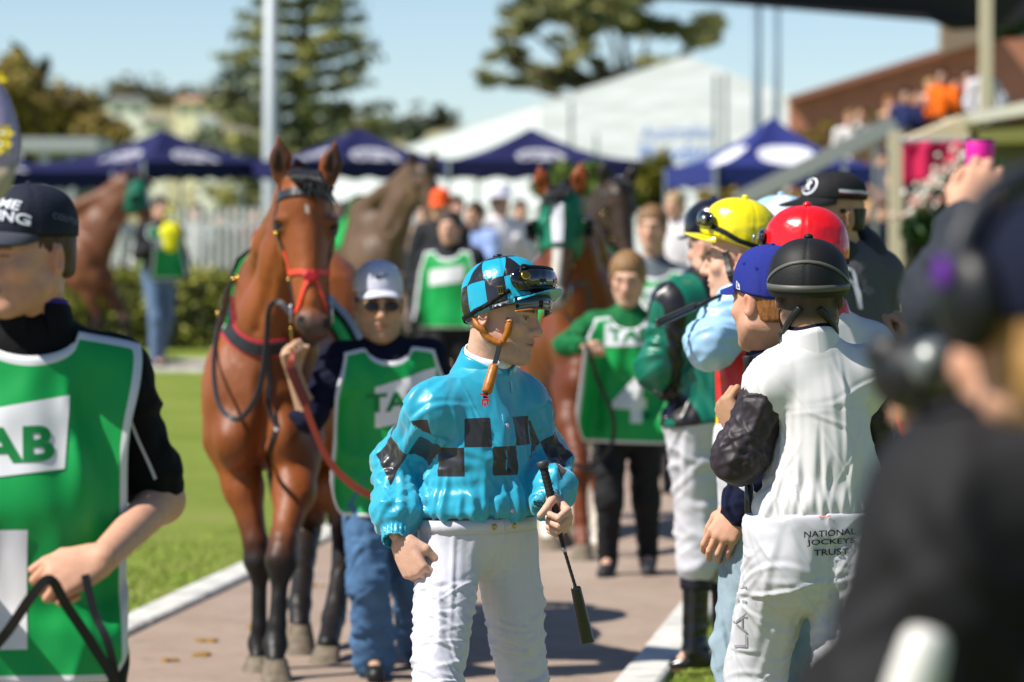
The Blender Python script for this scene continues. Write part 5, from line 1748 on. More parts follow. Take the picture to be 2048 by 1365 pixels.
    mb = MB().ribbon(spline([j0, P_(995, 710, near - 0.03), j1], 6), np.tile(unit(V(-0.5, -1, 0)), (13, 1)), 0.013, 0.003)
    mb.build("chin_webbing", mat("grey_webbing", '#26272b', 0.7, 0.3, weave=(400, 0.0008)), hel)
    k0, k1 = P_(989, 731, near - 0.055), P_(973, 786, near - 0.085)
    mb = MB(); tube = [k0 + (k1 - k0) * t_ for t_ in (0, 0.06, 0.3, 0.6, 0.94, 1)]
    mb.tube(tube, [0.010, 0.0125, 0.013, 0.0135, 0.0135, 0.011], 14)
    mb.build("chin_pad", tan, hel, True)
    q = P_(971, 792, near - 0.088)
    mb = MB().box(q, (0.012, 0.006, 0.012)); mb.build("chin_strap_end", mat("black_webbing"), hel)
    mb = MB().box(q + V(0.001, -0.001, -0.010), (0.018, 0.007, 0.006)).box(q + V(-0.007, -0.001, -0.018), (0.004, 0.006, 0.014)).box(q + V(0.005, -0.001, -0.017), (0.004, 0.006, 0.012)).box(q + V(-0.001, -0.001, -0.022), (0.005, 0.006, 0.010)).box(q + V(-0.004, -0.003, 0.002), (0.022, 0.004, 0.004), np.array(Matrix.Rotation(0.3, 3, 'Y')))
    mb.build("red_clip", mat("red_plastic", '#c9211e', 0.35, 0.5), hel)
    # ring
    # ---- whip
    hh = wr_
    a0, a1, a2, a3 = A.p(1086, 930, -0.14), A.p(1112, 1035, -0.145), A.p(1127, 1095, -0.145), A.p(1152, 1178, -0.14)
    a4 = A.p(1176, 1288, -0.135)
    w = thing("riding_whip", "black riding whip with a padded flap, held low by the jockey in teal checks", "whip", (a1[0], a1[1], a1[2]))
    mb = MB(); n_ = 40; pts = [a0 + (a1 - a0) * i / n_ for i in range(n_ + 1)]
    mb.tube(pts, [0.0105 + 0.0007 * math.sin(i * 2.1) + 0.001 * (i < 4) for i in range(n_ + 1)], 12)
    mb.build("grip", mat("whip_grip", '#1a1a1b', 0.6, 0.4, bump=[(160, 0.001)]), w, True)
    d = unit(a1 - a0)
    MB().tube([a0 - d * 0.010, a0 - d * 0.008, a0 + d * 0.004, a0 + d * 0.01], [0.012, 0.0155, 0.0155, 0.010], 18).build("knob", mat("whip_knob", '#3a3b3e', 0.45, 0.5), w, True)
    MB().tube([a1, a1 + (a2 - a1) * 0.3, a2], [0.0095, 0.008, 0.0045], 10).build("taper", mat("whip_grip"), w, True)
    MB().tube([a2, a2 + (a3 - a2) * 0.12], [0.0056, 0.0052], 10).build("ferrule", mat("silver", '#b8b8b8', 0.3, metal=1.0), w, True)
    n_ = 30; pts = [a2 + (a3 - a2) * i / n_ for i in range(n_ + 1)]
    MB().tube(pts, [0.0042 + 0.0004 * math.sin(i * 1.9) for i in range(n_ + 1)], 8).build("shaft", mat("whip_grip"), w, True)
    S = Shape(); e = unit(np.cross(a4 - a3, V(0, 1, 0)))
    for o_ in (-0.009, 0.0, 0.009):
        S.cap(a3 + e * o_ * 0.75, a4 + e * o_ * 1.15, 0.0065, 0.0078, 0.003)
    S.plane(a4 - unit(a4 - a3) * 0.002, a4 - a3, 0.002)
    P, Q = S.mesh(0.0028); part("flap", P, Q, mat("flap_leather", '#0c0c0d', 0.22, 0.6, coat=0.3), w)
    return A

JOCKEY = build_check_jockey()
# ================================================================ horses
H0D = 15.1
class Horse:
    """a walking racehorse seen from the front; points are given where the bay horse stands and carried over to each horse"""
    def __init__(s, label, x, D, mirror=1, yaw=0, group="horses led round the ring", scale=1.0, nf=1.0):
        s.nf = nf
        s.base0 = px(560, HOR, H0D); s.base0[2] = 0
        b = px(x, HOR, D); b[2] = float(gz(D))
        s.b = b; s.m = mirror; s.sc = scale
        s.R = np.array(Matrix.Rotation(math.radians(yaw), 3, 'Z'))
        s.root = thing("horse", label, "horse", b, group)
    def p(s, x, y, d=0.0):
        q = px(x, y, H0D + d) - s.base0
        q[0] *= s.m
        return s.b + s.R @ (q * s.sc)
    def A(s):                      # axes: sideways, along the body, up
        return np.stack([s.R @ V(1, 0, 0), s.R @ V(0, 1, 0), V(0, 0, 1)], 1)
    def head_ops(s, S, g=0.0, ears=True):
        p = s.p; R = s.A(); c = s.sc
        e = lambda q, r, k=0.03, mode='add': S.ell(q, c * (np.array(r) + g), R, k * c, mode)
        cp = lambda a, b, ra, rb, k=0.03, **kw: S.cap(a, b, c * (ra + g), c * (rb + g), k * c, **kw)
        e(p(610, 405, 0.10), (0.098, 0.13, 0.115))
        cp(p(611, 430, 0.075), p(624, 625, -0.035), 0.092, 0.056, 0.03)
        cp(p(611, 430, 0.035), p(622, 600, -0.075), 0.058, 0.034, 0.03)
        e(p(626, 645, -0.055), (0.069, 0.062, 0.056), 0.03)
        e(p(631, 668, -0.03), (0.048, 0.052, 0.034), 0.025)
        for x_, y_ in ((578, 478), (646, 482)):
            e(p(x_, y_, 0.16), (0.045, 0.10, 0.12), 0.05)
        for x_, y_ in ((558, 447), (667, 453)):
            e(p(x_ + (6 if x_ < 600 else -6), y_, 0.055), (0.032, 0.045, 0.035), 0.025)
            cp(p(x_ + (14 if x_ < 600 else -14), y_ - 10, 0.01), p(x_ + (-1 if x_ < 600 else 1), y_ - 8, 0.045), 0.014, 0.012, 0.018)
            if g == 0: S.ell(p(x_ - (3 if x_ < 600 else -3), y_ + 4, 0.03), c * V(0.020, 0.022, 0.014), R, 0.012 * c, 'sub')
        for x_, y_ in ((603, 643), (653, 648)):
            sg = -1 if x_ < 620 else 1
            e(p(x_, y_, -0.085), (0.020, 0.026, 0.028), 0.012)
            if g == 0: S.ell(p(x_ + sg * 3, y_, -0.113), c * V(0.011, 0.022, 0.019), R, 0.008 * c, 'sub')
        cp(p(608, 667, -0.085), p(648, 669, -0.085), 0.010, 0.010, 0.015)
        if ears:
            for xb, yb, xt, yt in ((564, 352, 557, 274), (657, 356, 672, 283)):
                a, t = p(xb, yb, 0.13), p(xt, yt, 0.10)
                m_ = (a + t) / 2 + (t - a) * -0.06
                S.cap(a, m_, 0.036 * c, 0.041 * c, 0.03 * c, flat=(R[:, 1], 1.5)); S.cap(m_, t, 0.041 * c, 0.007 * c, 0.02 * c, flat=(R[:, 1], 1.5))
                S.cap(a + (t - a) * 0.22 - R[:, 1] * 0.04 * c, t * 0.94 + a * 0.06 - R[:, 1] * 0.022 * c, 0.026 * c, 0.008 * c, 0.01 * c, flat=(R[:, 0], 1.5), mode='sub')
    def build(s, coat, h=0.011, points=(0.012, 0.010, 0.009), socks=None, blaze=None, muzzle=(0.06, 0.05, 0.048), dark=0.0):
        S = Shape(); p = s.p; R = s.A(); c = s.sc
        e = lambda q, r, k=0.08, mode='add': S.ell(q, c * np.array(r), R, k * c, mode)
        ch = lambda pts, rs, k=0.04, **kw: S.chain(pts, [r * c for r in rs], k * c, **kw)
        s.head_ops(S)
        # neck, chest and body
        ch([p(602, 405, 0.25), p(580, 520, 0.36), p(556, 640, 0.5), p(540, 760, 0.62)], [x * s.nf for x in (0.10, 0.125, 0.16, 0.20)], 0.05, flat=(R[:, 0], 1.1 * s.nf))
        ch([p(592, 372, 0.22), p(548, 490, 0.62), p(528, 560, 1.0)], (0.06, 0.075, 0.10), 0.06)
        e(p(518, 800, 0.66), (0.192, 0.30, 0.28)); e(p(545, 640, 0.95), (0.16, 0.30, 0.24))
        for x_, sx in ((455, 1), (588, -1)):
            e(p(x_, 800, 0.62), (0.098, 0.20, 0.26)); e(p(x_ + 18 * sx, 880, 0.42), (0.088, 0.10, 0.115), 0.05)
        S.cap(p(528, 760, 0.36), p(533, 880, 0.37), 0.012 * c, 0.012 * c, 0.05 * c, mode='sub')
        for a_, b_ in (((556, 500, 0.18), (512, 660, 0.36)),):
            S.cap(p(*a_), p(*b_), 0.012 * c, 0.012 * c, 0.045 * c, mode='sub')
        e(p(575, 745, 1.35), (0.295, 0.75, 0.325)); e(p(600, 780, 1.5), (0.28, 0.6, 0.31))
        e(p(640, 700, 2.10), (0.275, 0.42, 0.335)); e(p(640, 610, 2.15), (0.20, 0.35, 0.24))
        # forelegs
        ch([p(462, 880, 0.55), p(487, 975, 0.48), p(512, 1085, 0.42)], (0.102, 0.070, 0.044), 0.05)
        ch([p(512, 1090, 0.42), p(516, 1122, 0.415), p(519, 1150, 0.42)], (0.046, 0.051, 0.038), 0.03)
        ch([p(519, 1150, 0.425), p(519, 1255, 0.42), p(517, 1287, 0.43), p(516, 1318, 0.39)], (0.031, 0.029, 0.040, 0.032), 0.02)
        ch([p(596, 885, 0.52), p(588, 985, 0.36), p(567, 1080, 0.20)], (0.104, 0.074, 0.048), 0.05)
        ch([p(566, 1085, 0.19), p(562, 1122, 0.165), p(560, 1150, 0.16)], (0.050, 0.057, 0.041), 0.03)
        ch([p(560, 1150, 0.165), p(555, 1250, 0.13), p(551, 1288, 0.12), p(551, 1322, 0.06)], (0.033, 0.031, 0.042, 0.034), 0.02)
        # hind legs
        ch([p(600, 860, 1.95), p(612, 985, 1.55), p(612, 1062, 1.62)], (0.17, 0.10, 0.062), 0.06)
        ch([p(612, 1062, 1.62), p(605, 1150, 1.30), p(600, 1208, 1.12)], (0.062, 0.042, 0.046), 0.02)
        ch([p(600, 1208, 1.12), p(600, 1250, 1.02)], (0.046, 0.040), 0.02)
        ch([p(690, 860, 1.95), p(700, 980, 1.48), p(694, 1062, 1.42)], (0.17, 0.095, 0.062), 0.06)
        ch([p(694, 1062, 1.42), p(682, 1150, 1.10), p(667, 1238, 0.92)], (0.062, 0.040, 0.047), 0.02)
        ch([p(667, 1238, 0.92), p(656, 1290, 0.72)], (0.045, 0.042), 0.02)
        P, Q = S.mesh(h)
        N = vnormals(P, Q)
        Lq = (P - s.b) @ s.R
        P = P + N * (0.003 * (vnoise(P * 9, 3) - 0.5) + 0.009 * (ridge(Lq * np.array((6, 5, 3.2)), 9, 2.5) - 0.4) * smooth(0.7, 0.95, Lq[:, 2]) * smooth(1.75, 1.5, Lq[:, 2]) + 0.003 * ridge(Lq * np.array((14, 12, 5)), 12, 5))[:, None]
        L = (P - s.b) @ s.R / c
        # local pixel coordinates, to say where each colour of the coat lies
        coat = np.array(lin(coat)); pt = np.array(lin(points))
        col = coat * (0.72 + 0.5 * vnoise(P * 4, 4))[:, None] * (0.9 + 0.2 * vnoise(P * 14, 8))[:, None]
        belly = smooth(0.95, 0.75, L[:, 2])[:, None]
        w = smooth(0.66, 0.42, L[:, 2])[:, None] if socks is None else smooth(0.3, 0.2, L[:, 2])[:, None] * 0
        col = col * (1 - w) + pt * w
        if socks is not None:
            for sx, sc_ in socks:
                w = (smooth(0.36, 0.28, L[:, 2]) * (L[:, 0] * s.m > sx[0]) * (L[:, 0] * s.m < sx[1]))[:, None]; col = col * (1 - w) + np.array(lin(sc_)) * w
        q = (P - p(625, 610, -0.07)) @ R / c
        w = 0.4 * np.exp(-((q[:, 0] / 0.07) ** 2 + (q[:, 1] / 0.1) ** 2 + (q[:, 2] / 0.05) ** 2))[:, None]; col = col * (1 - w) + coat * 1.35 * w
        q = (P - p(627, 658, -0.07)) @ R / c
        w = np.exp(-((q[:, 0] / 0.10) ** 4 + (q[:, 1] / 0.11) ** 4 + (q[:, 2] / 0.070) ** 4))[:, None] * 0.9; col = col * (1 - w) + np.array(muzzle) * w
        for x_, y_ in ((602, 643), (654, 648)):
            q = (P - p(x_, y_, -0.115)) @ R / c; w = np.exp(-(q[:, 0] / 0.017) ** 4 - (q[:, 2] / 0.025) ** 4 - (q[:, 1] / 0.05) ** 4)[:, None]; col = col * (1 - w) + 0.006 * w
        for xb, yb in ((557, 320), (668, 325)):
            q = (P - p(xb, yb, 0.07)) @ R / c
            w = np.exp(-((q[:, 0] / 0.045) ** 4 + (q[:, 1] / 0.07) ** 4 + ((q[:, 2]) / 0.078) ** 4))[:, None] * 0.92 * np.clip(0.9 - 2.5 * (N @ R[:, 1]), 0, 1)[:, None]; col = col * (1 - w) + pt * w
        for x_, y_ in ((555, 455), (672, 460)):
            q = (P - p(x_, y_, 0.03)) @ R / c
            w = np.exp(-(np.linalg.norm(q, axis=1) / 0.036) ** 2)[:, None] * 0.8; col = col * (1 - w) + pt * w
        if blaze:
            for (x0, y0, x1, y1, wd) in blaze:
                a, b_ = p(x0, y0, -0.02), p(x1, y1, -0.1)
                t, dd, _ = seg_t(P, a, b_); t = a[2] - P[:, 2]
                lat = np.abs((P - a - np.outer(t, unit(b_ - a))) @ R[:, 0])
                w = (smooth(wd, wd * 0.7, lat + 0.004 * vnoise(P * 80)) * (t > -0.01) * (t < a[2] - b_[2]) * (dd < 0.2) * ((P - a) @ R[:, 1] < 0.06))[:, None]; col = col * (1 - w) + np.array((0.62, 0.58, 0.52)) * w
        s.body = part("body", P, Q, mat("horse_coat", vcol=True, rough=0.48, spec=0.3, bump=[((70, 70, 14), 0.0015, 3), ((11, 11, 7), 0.010, 2)]), s.root, True, {'col': col})
        s.bvh = bvh_of(s.body)
        # hooves
        hm = mat("hoof", '#6f6455', 0.7, 0.25, var=0.45, var_scale=30, bump=[((8, 8, 120), 0.004, 2)])
        for a, b_, r0, r1 in ((p(516, 1312, 0.39), p(514, 1362, 0.33), 0.043, 0.062), (p(551, 1318, 0.06), p(553, 1366, 0.0), 0.044, 0.064), (p(600, 1246, 1.03), p(603, 1308, 0.98), 0.045, 0.064), (p(657, 1286, 0.74), p(647, 1338, 0.64), 0.046, 0.064)):
            d = b_ - a; Rh = s.R
            e2 = unit(np.cross(d, V(1, 0, 0))); e1 = unit(np.cross(e2, d)); mb = MB(); rows = []
            b2 = b_ if b_[2] > 0.05 else b_ + V(0, 0, 0.004 - b_[2])
            for k in range(5):
                t = k / 4; r_ = c * (r0 + (r1 - r0) * t); cc = a + (b2 - a) * t
                rows.append([cc + Rh @ V(math.cos(x_) * r_, math.sin(x_) * r_ * 1.1, 0) for x_ in np.linspace(0, 2 * math.pi, 19)])
            mb.grid(np.array(rows)); mb.add(rows[-1][:-1], [tuple(range(18))]); mb.add(rows[0][:-1], [tuple(range(18))[::-1]])
            mb.build("hoof", hm, s.root, True)
        for x_, y_ in ((557, 455), (669, 461)):
            MB().ball(p(x_ + (3 if x_ < 600 else -3), y_, 0.052), 0.021 * c, 12, 8).build("eye", mat("horse_eye", '#0a0705', 0.05, 0.9), s.root, True)
        # forelock and mane
        r_ = np.random.RandomState(5); mb = MB()
        for i in range(46):
            x0 = 578 + 62 * r_.rand(); a = p(x0, 343 + 6 * r_.rand(), 0.06 - 0.03 * r_.rand())
            dx = r_.normal(16, 13); L_ = r_.uniform(12, 46) * (0.5 + 0.9 * (x0 > 610))
            pts = [a, p(x0 + dx * 0.4, 352 + L_ * 0.3, -0.03), p(x0 + dx, 350 + L_, -0.045)]
            P2 = []
            for q in spline(pts, 3):
                P2.append(q)
            mb.tube(P2, [0.010 * c] * 3 + [0.009 * c, 0.007 * c, 0.004 * c, 0.001 * c], 5, False)
        for i in range(70):
            t = r_.rand(); a = p(592 - 50 * t, 352 + 150 * t, 0.24 + 0.42 * t)
            sd = 1; b_ = p(592 - 50 * t + 60 * sd, 372 + 170 * t + 30 * r_.rand(), 0.30 + 0.36 * t)
            mb.tube(spline([a + V(0, 0, 0.06) * c, (a + b_) / 2 + V(0, 0, 0.05) * c, b_], 3), [0.010 * c] * 5 + [0.007 * c, 0.002 * c], 5, False)
        mb.build("mane", mat("horse_hair", (0.010, 0.009, 0.009) if socks is None else lin(coat), 0.4, 0.5, bump=[((300, 300, 40), 0.002, 2)]), s.root, True)['kind'] = 'stuff'
        # tail
        mb = MB()
        for i in range(24):
            o = V(r_.normal(0, 0.03), r_.normal(0, 0.03), 0); a = p(645, 560, 2.52) + o
            mb.tube(spline([a, p(648, 640, 2.68) + o * 1.5, p(650, 900, 2.68) + o * 2.5, p(650, 1050, 2.62) + o * 2], 4), [0.02] * 9 + [0.016, 0.012, 0.008, 0.003], 5, False)
        mb.build("tail", mat("horse_hair" if socks is None else "horse_hair_c", lin(coat)), s.root, True)['kind'] = 'stuff'
        return s
    def saddle(s, green='#17a04c', white=True, leather=True):
        p = s.p; bv = s.bvh; c = s.sc; R = s.A()
        def sheet_(d0, d1, drop, lift, name, m, pat=None, n=26, k=9):
            g = []
            for i in range(k):
                d = d0 + (d1 - d0) * i / (k - 1); row = []
                for j in range(n):
                    a = -drop + 2 * drop * j / (n - 1)
                    o = p(578 + 12 * (d - 1.1), 700, d); q = o + c * 0.9 * (R[:, 0] * math.sin(a) + R[:, 2] * math.cos(a))
                    hit, nn, _, _ = bv.ray_cast(Vector(q), Vector(unit(o - q)), 1.5)
                    q2 = np.array(hit) if hit is not None else o
                    row.append(q2 + unit(q - o) * lift)
                g.append(row)
            mb = MB().grid(np.array(g)); o_ = mb.build(name, m, s.root, True)
            so = o_.modifiers.new("thickness", 'SOLIDIFY'); so.thickness = 0.008; so.offset = 0
            return o_
        sc_ = sheet_(0.98, 1.72, 1.75, 0.012, "saddlecloth", mat("green_cloth", green, 0.7, 0.3))
        if leather:
            sheet_(1.0, 1.5, 0.75, 0.035, "saddle", mat("saddle_leather", '#15110f', 0.35, 0.5))
            sheet_(1.15, 1.35, 1.7, 0.03, "girth", mat("saddle_leather"))
        if white:
            sheet_(1.42, 1.72, 1.35, 0.022, "number_patch", mat("white_print"), None, 26, 4).name = "number_patch"
    def bridle(s, nose='#e2452a', strap='#2a2a2c'):
        p = s.p; bv = s.bvh; blk = mat("bridle_leather_" + strap.strip('#'), strap, 0.4, 0.5); red = mat("noseband_" + (nose or strap).strip('#'), nose or strap, 0.45, 0.5)
        root = thing("bridle", None, None, V(0, 0, 0)); root.parent = s.root
        root.location = (0, 0, 0)
        c = s.sc
        def st(name, pts, w, t, m, n=6, closed=False, lift=0.002):
            mb = MB(); surf_strap(mb, bv, pts, w * c, t * c, n, closed, lift); return mb.build(name, m, root)
        st("browband", [p(540, 398, 0.12), p(556, 388, 0.02), p(585, 383, -0.02), p(612, 381, -0.03), p(640, 384, -0.02), p(662, 390, 0.02), p(672, 400, 0.12)], 0.030, 0.007, blk)
        st("headpiece", [p(546, 400, 0.12), p(556, 365, 0.17), p(610, 345, 0.2), p(662, 368, 0.17), p(672, 402, 0.12)], 0.024, 0.006, blk)
        for pts in ([p(545, 396, 0.10), p(546, 440, 0.08), p(553, 500, 0.04), p(564, 560, 0.0), p(580, 622, -0.04)], [p(673, 398, 0.10), p(676, 450, 0.08), p(672, 510, 0.04), p(664, 570, 0.0), p(662, 626, -0.04)]):
            st("cheek_strap", pts, 0.016, 0.006, blk)
        if nose:
            st("noseband", [p(556, 505, 0.03), p(562, 546, 0.0), p(575, 545, -0.05), p(598, 541, -0.1), p(626, 543, -0.13), p(648, 541, -0.1), p(664, 545, -0.02)], 0.019, 0.006, red)
            st("nose_cross", [p(622, 549, -0.12), p(604, 570, -0.12), p(592, 600, -0.10), p(587, 624, -0.07)], 0.016, 0.006, red)
            st("nose_cross", [p(632, 549, -0.12), p(648, 570, -0.10), p(655, 598, -0.08), p(659, 622, -0.06)], 0.016, 0.006, red)
            hit, nn, _, _ = bv.find_nearest(Vector(p(626, 546, -0.14))); S = Shape()
            for a in range(7):
                t = a * 2 * math.pi / 6; off = (s.R @ V(math.cos(t) * 0.019, 0, math.sin(t) * 0.014)) if a < 6 else V(0, 0, 0)
                S.ell(np.array(hit) + np.array(nn) * 0.006 + off * c, c * V(0.014, 0.010, 0.012), None, 0.004)
            P, Q = S.mesh(0.004); part("rosette", P, Q, mat("rosette_red", '#a8101c', 0.4, 0.5), root)
        brass = mat("gold"); sil = mat("silver")
        for x_, y_, d_ in ((550, 470, 0.05), (562, 562, 0.0)):
            hit, nn, _, _ = bv.find_nearest(Vector(p(x_, y_, d_))); MB().ball(np.array(hit) + np.array(nn) * 0.006, 0.010 * c, 8, 6).build("buckle", brass, root, True)
        for x_ in (582, 664):
            q = p(x_, 628, -0.05); ring = [q + s.R @ V(0, math.cos(t) * 0.012, math.sin(t) * 0.034) * c for t in np.linspace(0, 2 * math.pi, 17)]
            MB().tube(ring, 0.0055 * c, 6, False).build("bit_ring", sil, root, True)
        MB().tube([p(582, 655, -0.05), p(584, 690, -0.03), p(600, 700, -0.02)], 0.005 * c, 6).build("bit_link", brass, root, True)
        return root
    def reins(s, m=None):
        p = s.p; m = m or mat("rein_leather", '#3a3b3e', 0.5, 0.4)
        pts = [p(582, 632, -0.06), p(560, 606, -0.03), p(538, 618, 0.02), p(531, 700, 0.05), p(516, 785, 0.06), p(478, 838, 0.10), p(440, 815, 0.22), p(427, 740, 0.38), p(436, 655, 0.6), p(455, 585, 0.85), p(480, 520, 1.1)]
        S_ = spline(pts, 6); mb = MB(); mb.ribbon(S_, np.tile(s.R @ V(0.45, -0.9, 0), (len(S_), 1)), 0.021 * s.sc, 0.005); mb.build("rein", m, s.root)
    def breastplate(s):
        p = s.p; bv = s.bvh; c = s.sc
        line = [p(430, 596, 0.9), p(440, 645, 0.75), p(470, 672, 0.5), p(510, 700, 0.36), p(550, 712, 0.3), p(600, 708, 0.3), p(640, 690, 0.4), p(665, 640, 0.7)]
        mb = MB(); surf_strap(mb, bv, line, 0.070 * c, 0.006, 6, lift=0.004); mb.build("breastplate_edge", mat("red_binding", '#b02a3a', 0.6, 0.3), s.root)
        mb = MB(); surf_strap(mb, bv, line, 0.048 * c, 0.012, 6, lift=0.005); mb.build("breastplate", mat("breast_webbing", '#26282b', 0.6, 0.3), s.root)
        mb = MB(); surf_strap(mb, bv, [p(535, 716, 0.3), p(536, 800, 0.25), p(534, 880, 0.3), p(532, 940, 0.4)], 0.02 * c, 0.006, 6); mb.build("martingale", mat("saddle_leather"), s.root)
        for x_, y_, d_ in ((437, 628, 0.8), (468, 560, 0.95), (476, 556, 0.95)):
            MB().ball(p(x_, y_, d_), 0.013 * c, 8, 6).build("buckle", mat("gold"), s.root, True)
    def hood(s, col='#0f6b52', stripe='#3a3a42'):
        S = Shape(); s.head_ops(S, 0.011, False); R = s.A(); c = s.sc
        S.plane(s.p(612, 520, 0.0), V(0, 0, -1) - 0.3 * R[:, 1], 0.006)
        S.plane(s.p(612, 400, 0.24), R[:, 1], 0.006)
        P, Q = S.mesh(0.011)
        lat = np.abs((P - s.p(613, 430, 0)) @ R[:, 0]) / c
        o = part("hood", P, Q, mat("hood_cloth", col, 0.6, 0.3, col2=stripe), s.root, True, {'pat': 0.021 - lat})
        decal("hood_panel", *poly_geo([(-0.028, -0.10), (0.028, -0.10), (0.034, 0.0), (0.03, 0.10), (-0.03, 0.10), (-0.034, 0.0)]), bvh_of(o), s.p(613, 442, -0.2), R[:, 0], V(0, 0, 1), mat("white_print"), o, 0.004, 1.2, 0.02)
        for x_, y_ in ((556, 458), (670, 464)):
            sg = -1 if x_ < 600 else 1; cc = s.p(x_, y_, 0.03)
            mb = MB(); rows = []
            for k in range(5):
                a = k / 4 * 1.5; rows.append([cc + c * (R[:, 0] * sg * s.m * (0.012 + 0.055 * math.sin(a)) + R[:, 1] * (0.060 * math.cos(t) * (1 - 0.25 * k / 4) - 0.01) + V(0, 0, 1) * 0.055 * math.sin(t) * (1 - 0.25 * k / 4)) for t in np.linspace(-2.4, 2.4, 13)])
            o_ = mb.grid(np.array(rows)).build("blinker", mat("blinker_black", '#101012', 0.35, 0.5), o, True)
            o_.modifiers.new("thickness", 'SOLIDIFY').thickness = 0.004

BAY = Horse("bright bay horse with an orange noseband and black legs, led along the path", 560, 15.1)
BAY.build('#884a22', 0.0105, blaze=[(613, 418, 614, 427, 0.008)])
BAY.saddle(); BAY.bridle(); BAY.reins(); BAY.breastplate()

CHEST = Horse("chestnut horse in a green blinker hood with a white blaze", 1158, 20.6, -1, 0)
CHEST.build('#6a3418', 0.014, points='#8a4318', socks=[((-0.3, -0.05), '#d8cfc0'), ((0.02, 0.2), '#d8cfc0')], blaze=[(613, 440, 625, 668, 0.034)], muzzle=(0.42, 0.35, 0.30))
CHEST.saddle('#5fae6c'); CHEST.bridle(None, '#1d1a18'); CHEST.hood(); CHEST.reins()

BLACK = Horse("nearly black horse behind the woman in bib number four", 1215, 27.5, 1, 8)
BLACK.build('#3a2a20', 0.018); BLACK.saddle(); BLACK.bridle(None, '#4a4038')

GREY = Horse("dull brown horse turning right behind the bay horse", 838, 36, 1, 26, scale=1.04, nf=1.25)
GREY.build('#66503e', 0.02, muzzle=(0.25, 0.2, 0.17)); GREY.saddle('#3fa45c'); GREY.bridle(None, '#2b2522')

DARKBAY = Horse("dark bay horse in a teal hood walking right on the far path", 278, 41, 1, 62, scale=1.0, nf=1.55)
DARKBAY.build('#6a4028', 0.02); DARKBAY.saddle('#25b35a'); DARKBAY.bridle(None, '#2b2522'); DARKBAY.hood('#1c6f80', '#1c6f80')
# ================================================================ handlers in green bibs
BIB = dict(rough=0.55, spec=0.35)
GREEN = mat("bib_green", '#0f9a4a', 0.5, 0.35, col2='#d6d6da', crease=((6, 6, 3.5), 0.016))
GREEN_DK = mat("bib_green_text", '#0c7a3c', 0.6, 0.3)
BWHITE = mat("bib_white", '#dcdce0', 0.6, 0.3)
DENIM = mat("denim_blue", '#47678a', 0.85, 0.2, var=0.28, var_scale=14, bump=[(40, 0.003, 3)], crease=((9, 9, 16), 0.008))

def tab_panel(A, bo, ax, o, w, h, word="TAB", skew=0.25, size=None, shift=0.0):
    """white slanted panel with green lettering on a bib"""
    rt, up, fw = ax
    bv = bvh_of(bo)
    decal("bib_panel", *poly_geo([(-w / 2, -h * 0.5), (w / 2 * 0.92, -h * 0.5 + skew * h), (w / 2, h * 0.5 + skew * h * 0.5), (-w / 2 * 1.0, h * 0.5 - skew * h)]), bv, o, rt, up, BWHITE, bo, 0.002, 1.2, 0.016)
    decal("bib_lettering", *text_geo(word, size or h * 0.42, 0.035, 1.25), bv, o + rt * shift, unit(rt + up * 0.05), unit(up), GREEN_DK, bo, 0.0034, 1.2, 0.012)

def bib_number(bo, ax, o, h, ch, wd=1.0):
    rt, up, fw = ax
    decal("bib_number", *text_geo(ch, h, 0.045, wd), bvh_of(bo), o, rt, up, BWHITE, bo, 0.002, 1.2, 0.016)

def top(A, name, m, infl=0.014, cuff=0.0, h=0.008, amp=0.009, sides='LR', upto=1.0, collar=True, seed=0, hem=-0.06, short=False, rolled='', r=(0.054, 0.046, 0.046, 0.036), pat=None, k=0.045, wid=1.0):
    """jumper, jacket or shirt: torso and sleeves"""
    S = Shape(); J = A.J; rt, up, fw, ms, mh = A.axes()
    A.torso(S, infl, wid); S.plane(mh + up * hem, -up, 0.01)
    c = A.sc
    for sd in sides:
        a, b, w = J['S' + sd], J['E' + sd], J['W' + sd]
        S.cap(A.neck() - up * 0.03, a - up * 0.01, 0.05 * c + infl, 0.054 * c + infl, 0.05)
        S.cap(a, b if not short else a + (b - a) * 0.86, r[0] * c + infl, r[1] * c + infl + (0.006 if short else 0), k)
        if not short:
            if sd in rolled: continue
            S.cap(b, w, r[2] * c + infl, r[3] * c + infl * 0.7 + cuff, 0.03)
    if collar:
        n = A.neck(); S.cap(n - up * 0.02, n + unit(A.ho - n) * 0.035, 0.074 * c, 0.066 * c, 0.02)
        S.cap(n + unit(A.ho - n) * 0.012, n + unit(A.ho - n) * 0.12, 0.058 * c, 0.062 * c, 0.004, mode='sub')
    def wr(P):
        o = folds(P, ms, mh, amp * 0.4, 4, 11, 0.4, seed, 2.4) + arcs(P, ms, mh, 18, amp * 0.8, 0.016, seed + 300, 0.1, 0.9, 0.6, True)
        for sd in sides:
            a, b, w = J['S' + sd], J['E' + sd], J['W' + sd]
            t, d, _ = seg_t(P, a, b); t2, d2, _ = seg_t(P, b, w)
            m_ = (np.minimum(np.where(t > 0, d, 9), np.where(t2 > 0, d2, 9)) < 0.085) & (np.abs((P - ms) @ rt) > 0.11 * c)
            o = np.where(m_, folds(P, a, b, amp * 0.6, 15, 7, 0.9, seed + 1, 2.4) + folds(P, b, w, amp * 0.6, 19, 7, 0.7, seed + 2, 2.4) * smooth(-0.03, 0.03, t2) + arcs(P, a, b, 10, amp, 0.014, seed + 310, 0.2, 1.0, 0.8) + arcs(P, b, w, 12, amp, 0.013, seed + 320, 0.0, 0.95, 0.8) * smooth(-0.03, 0.03, t2), o)
        return o
    return A.garment(name, S, h, m, wr, pat)

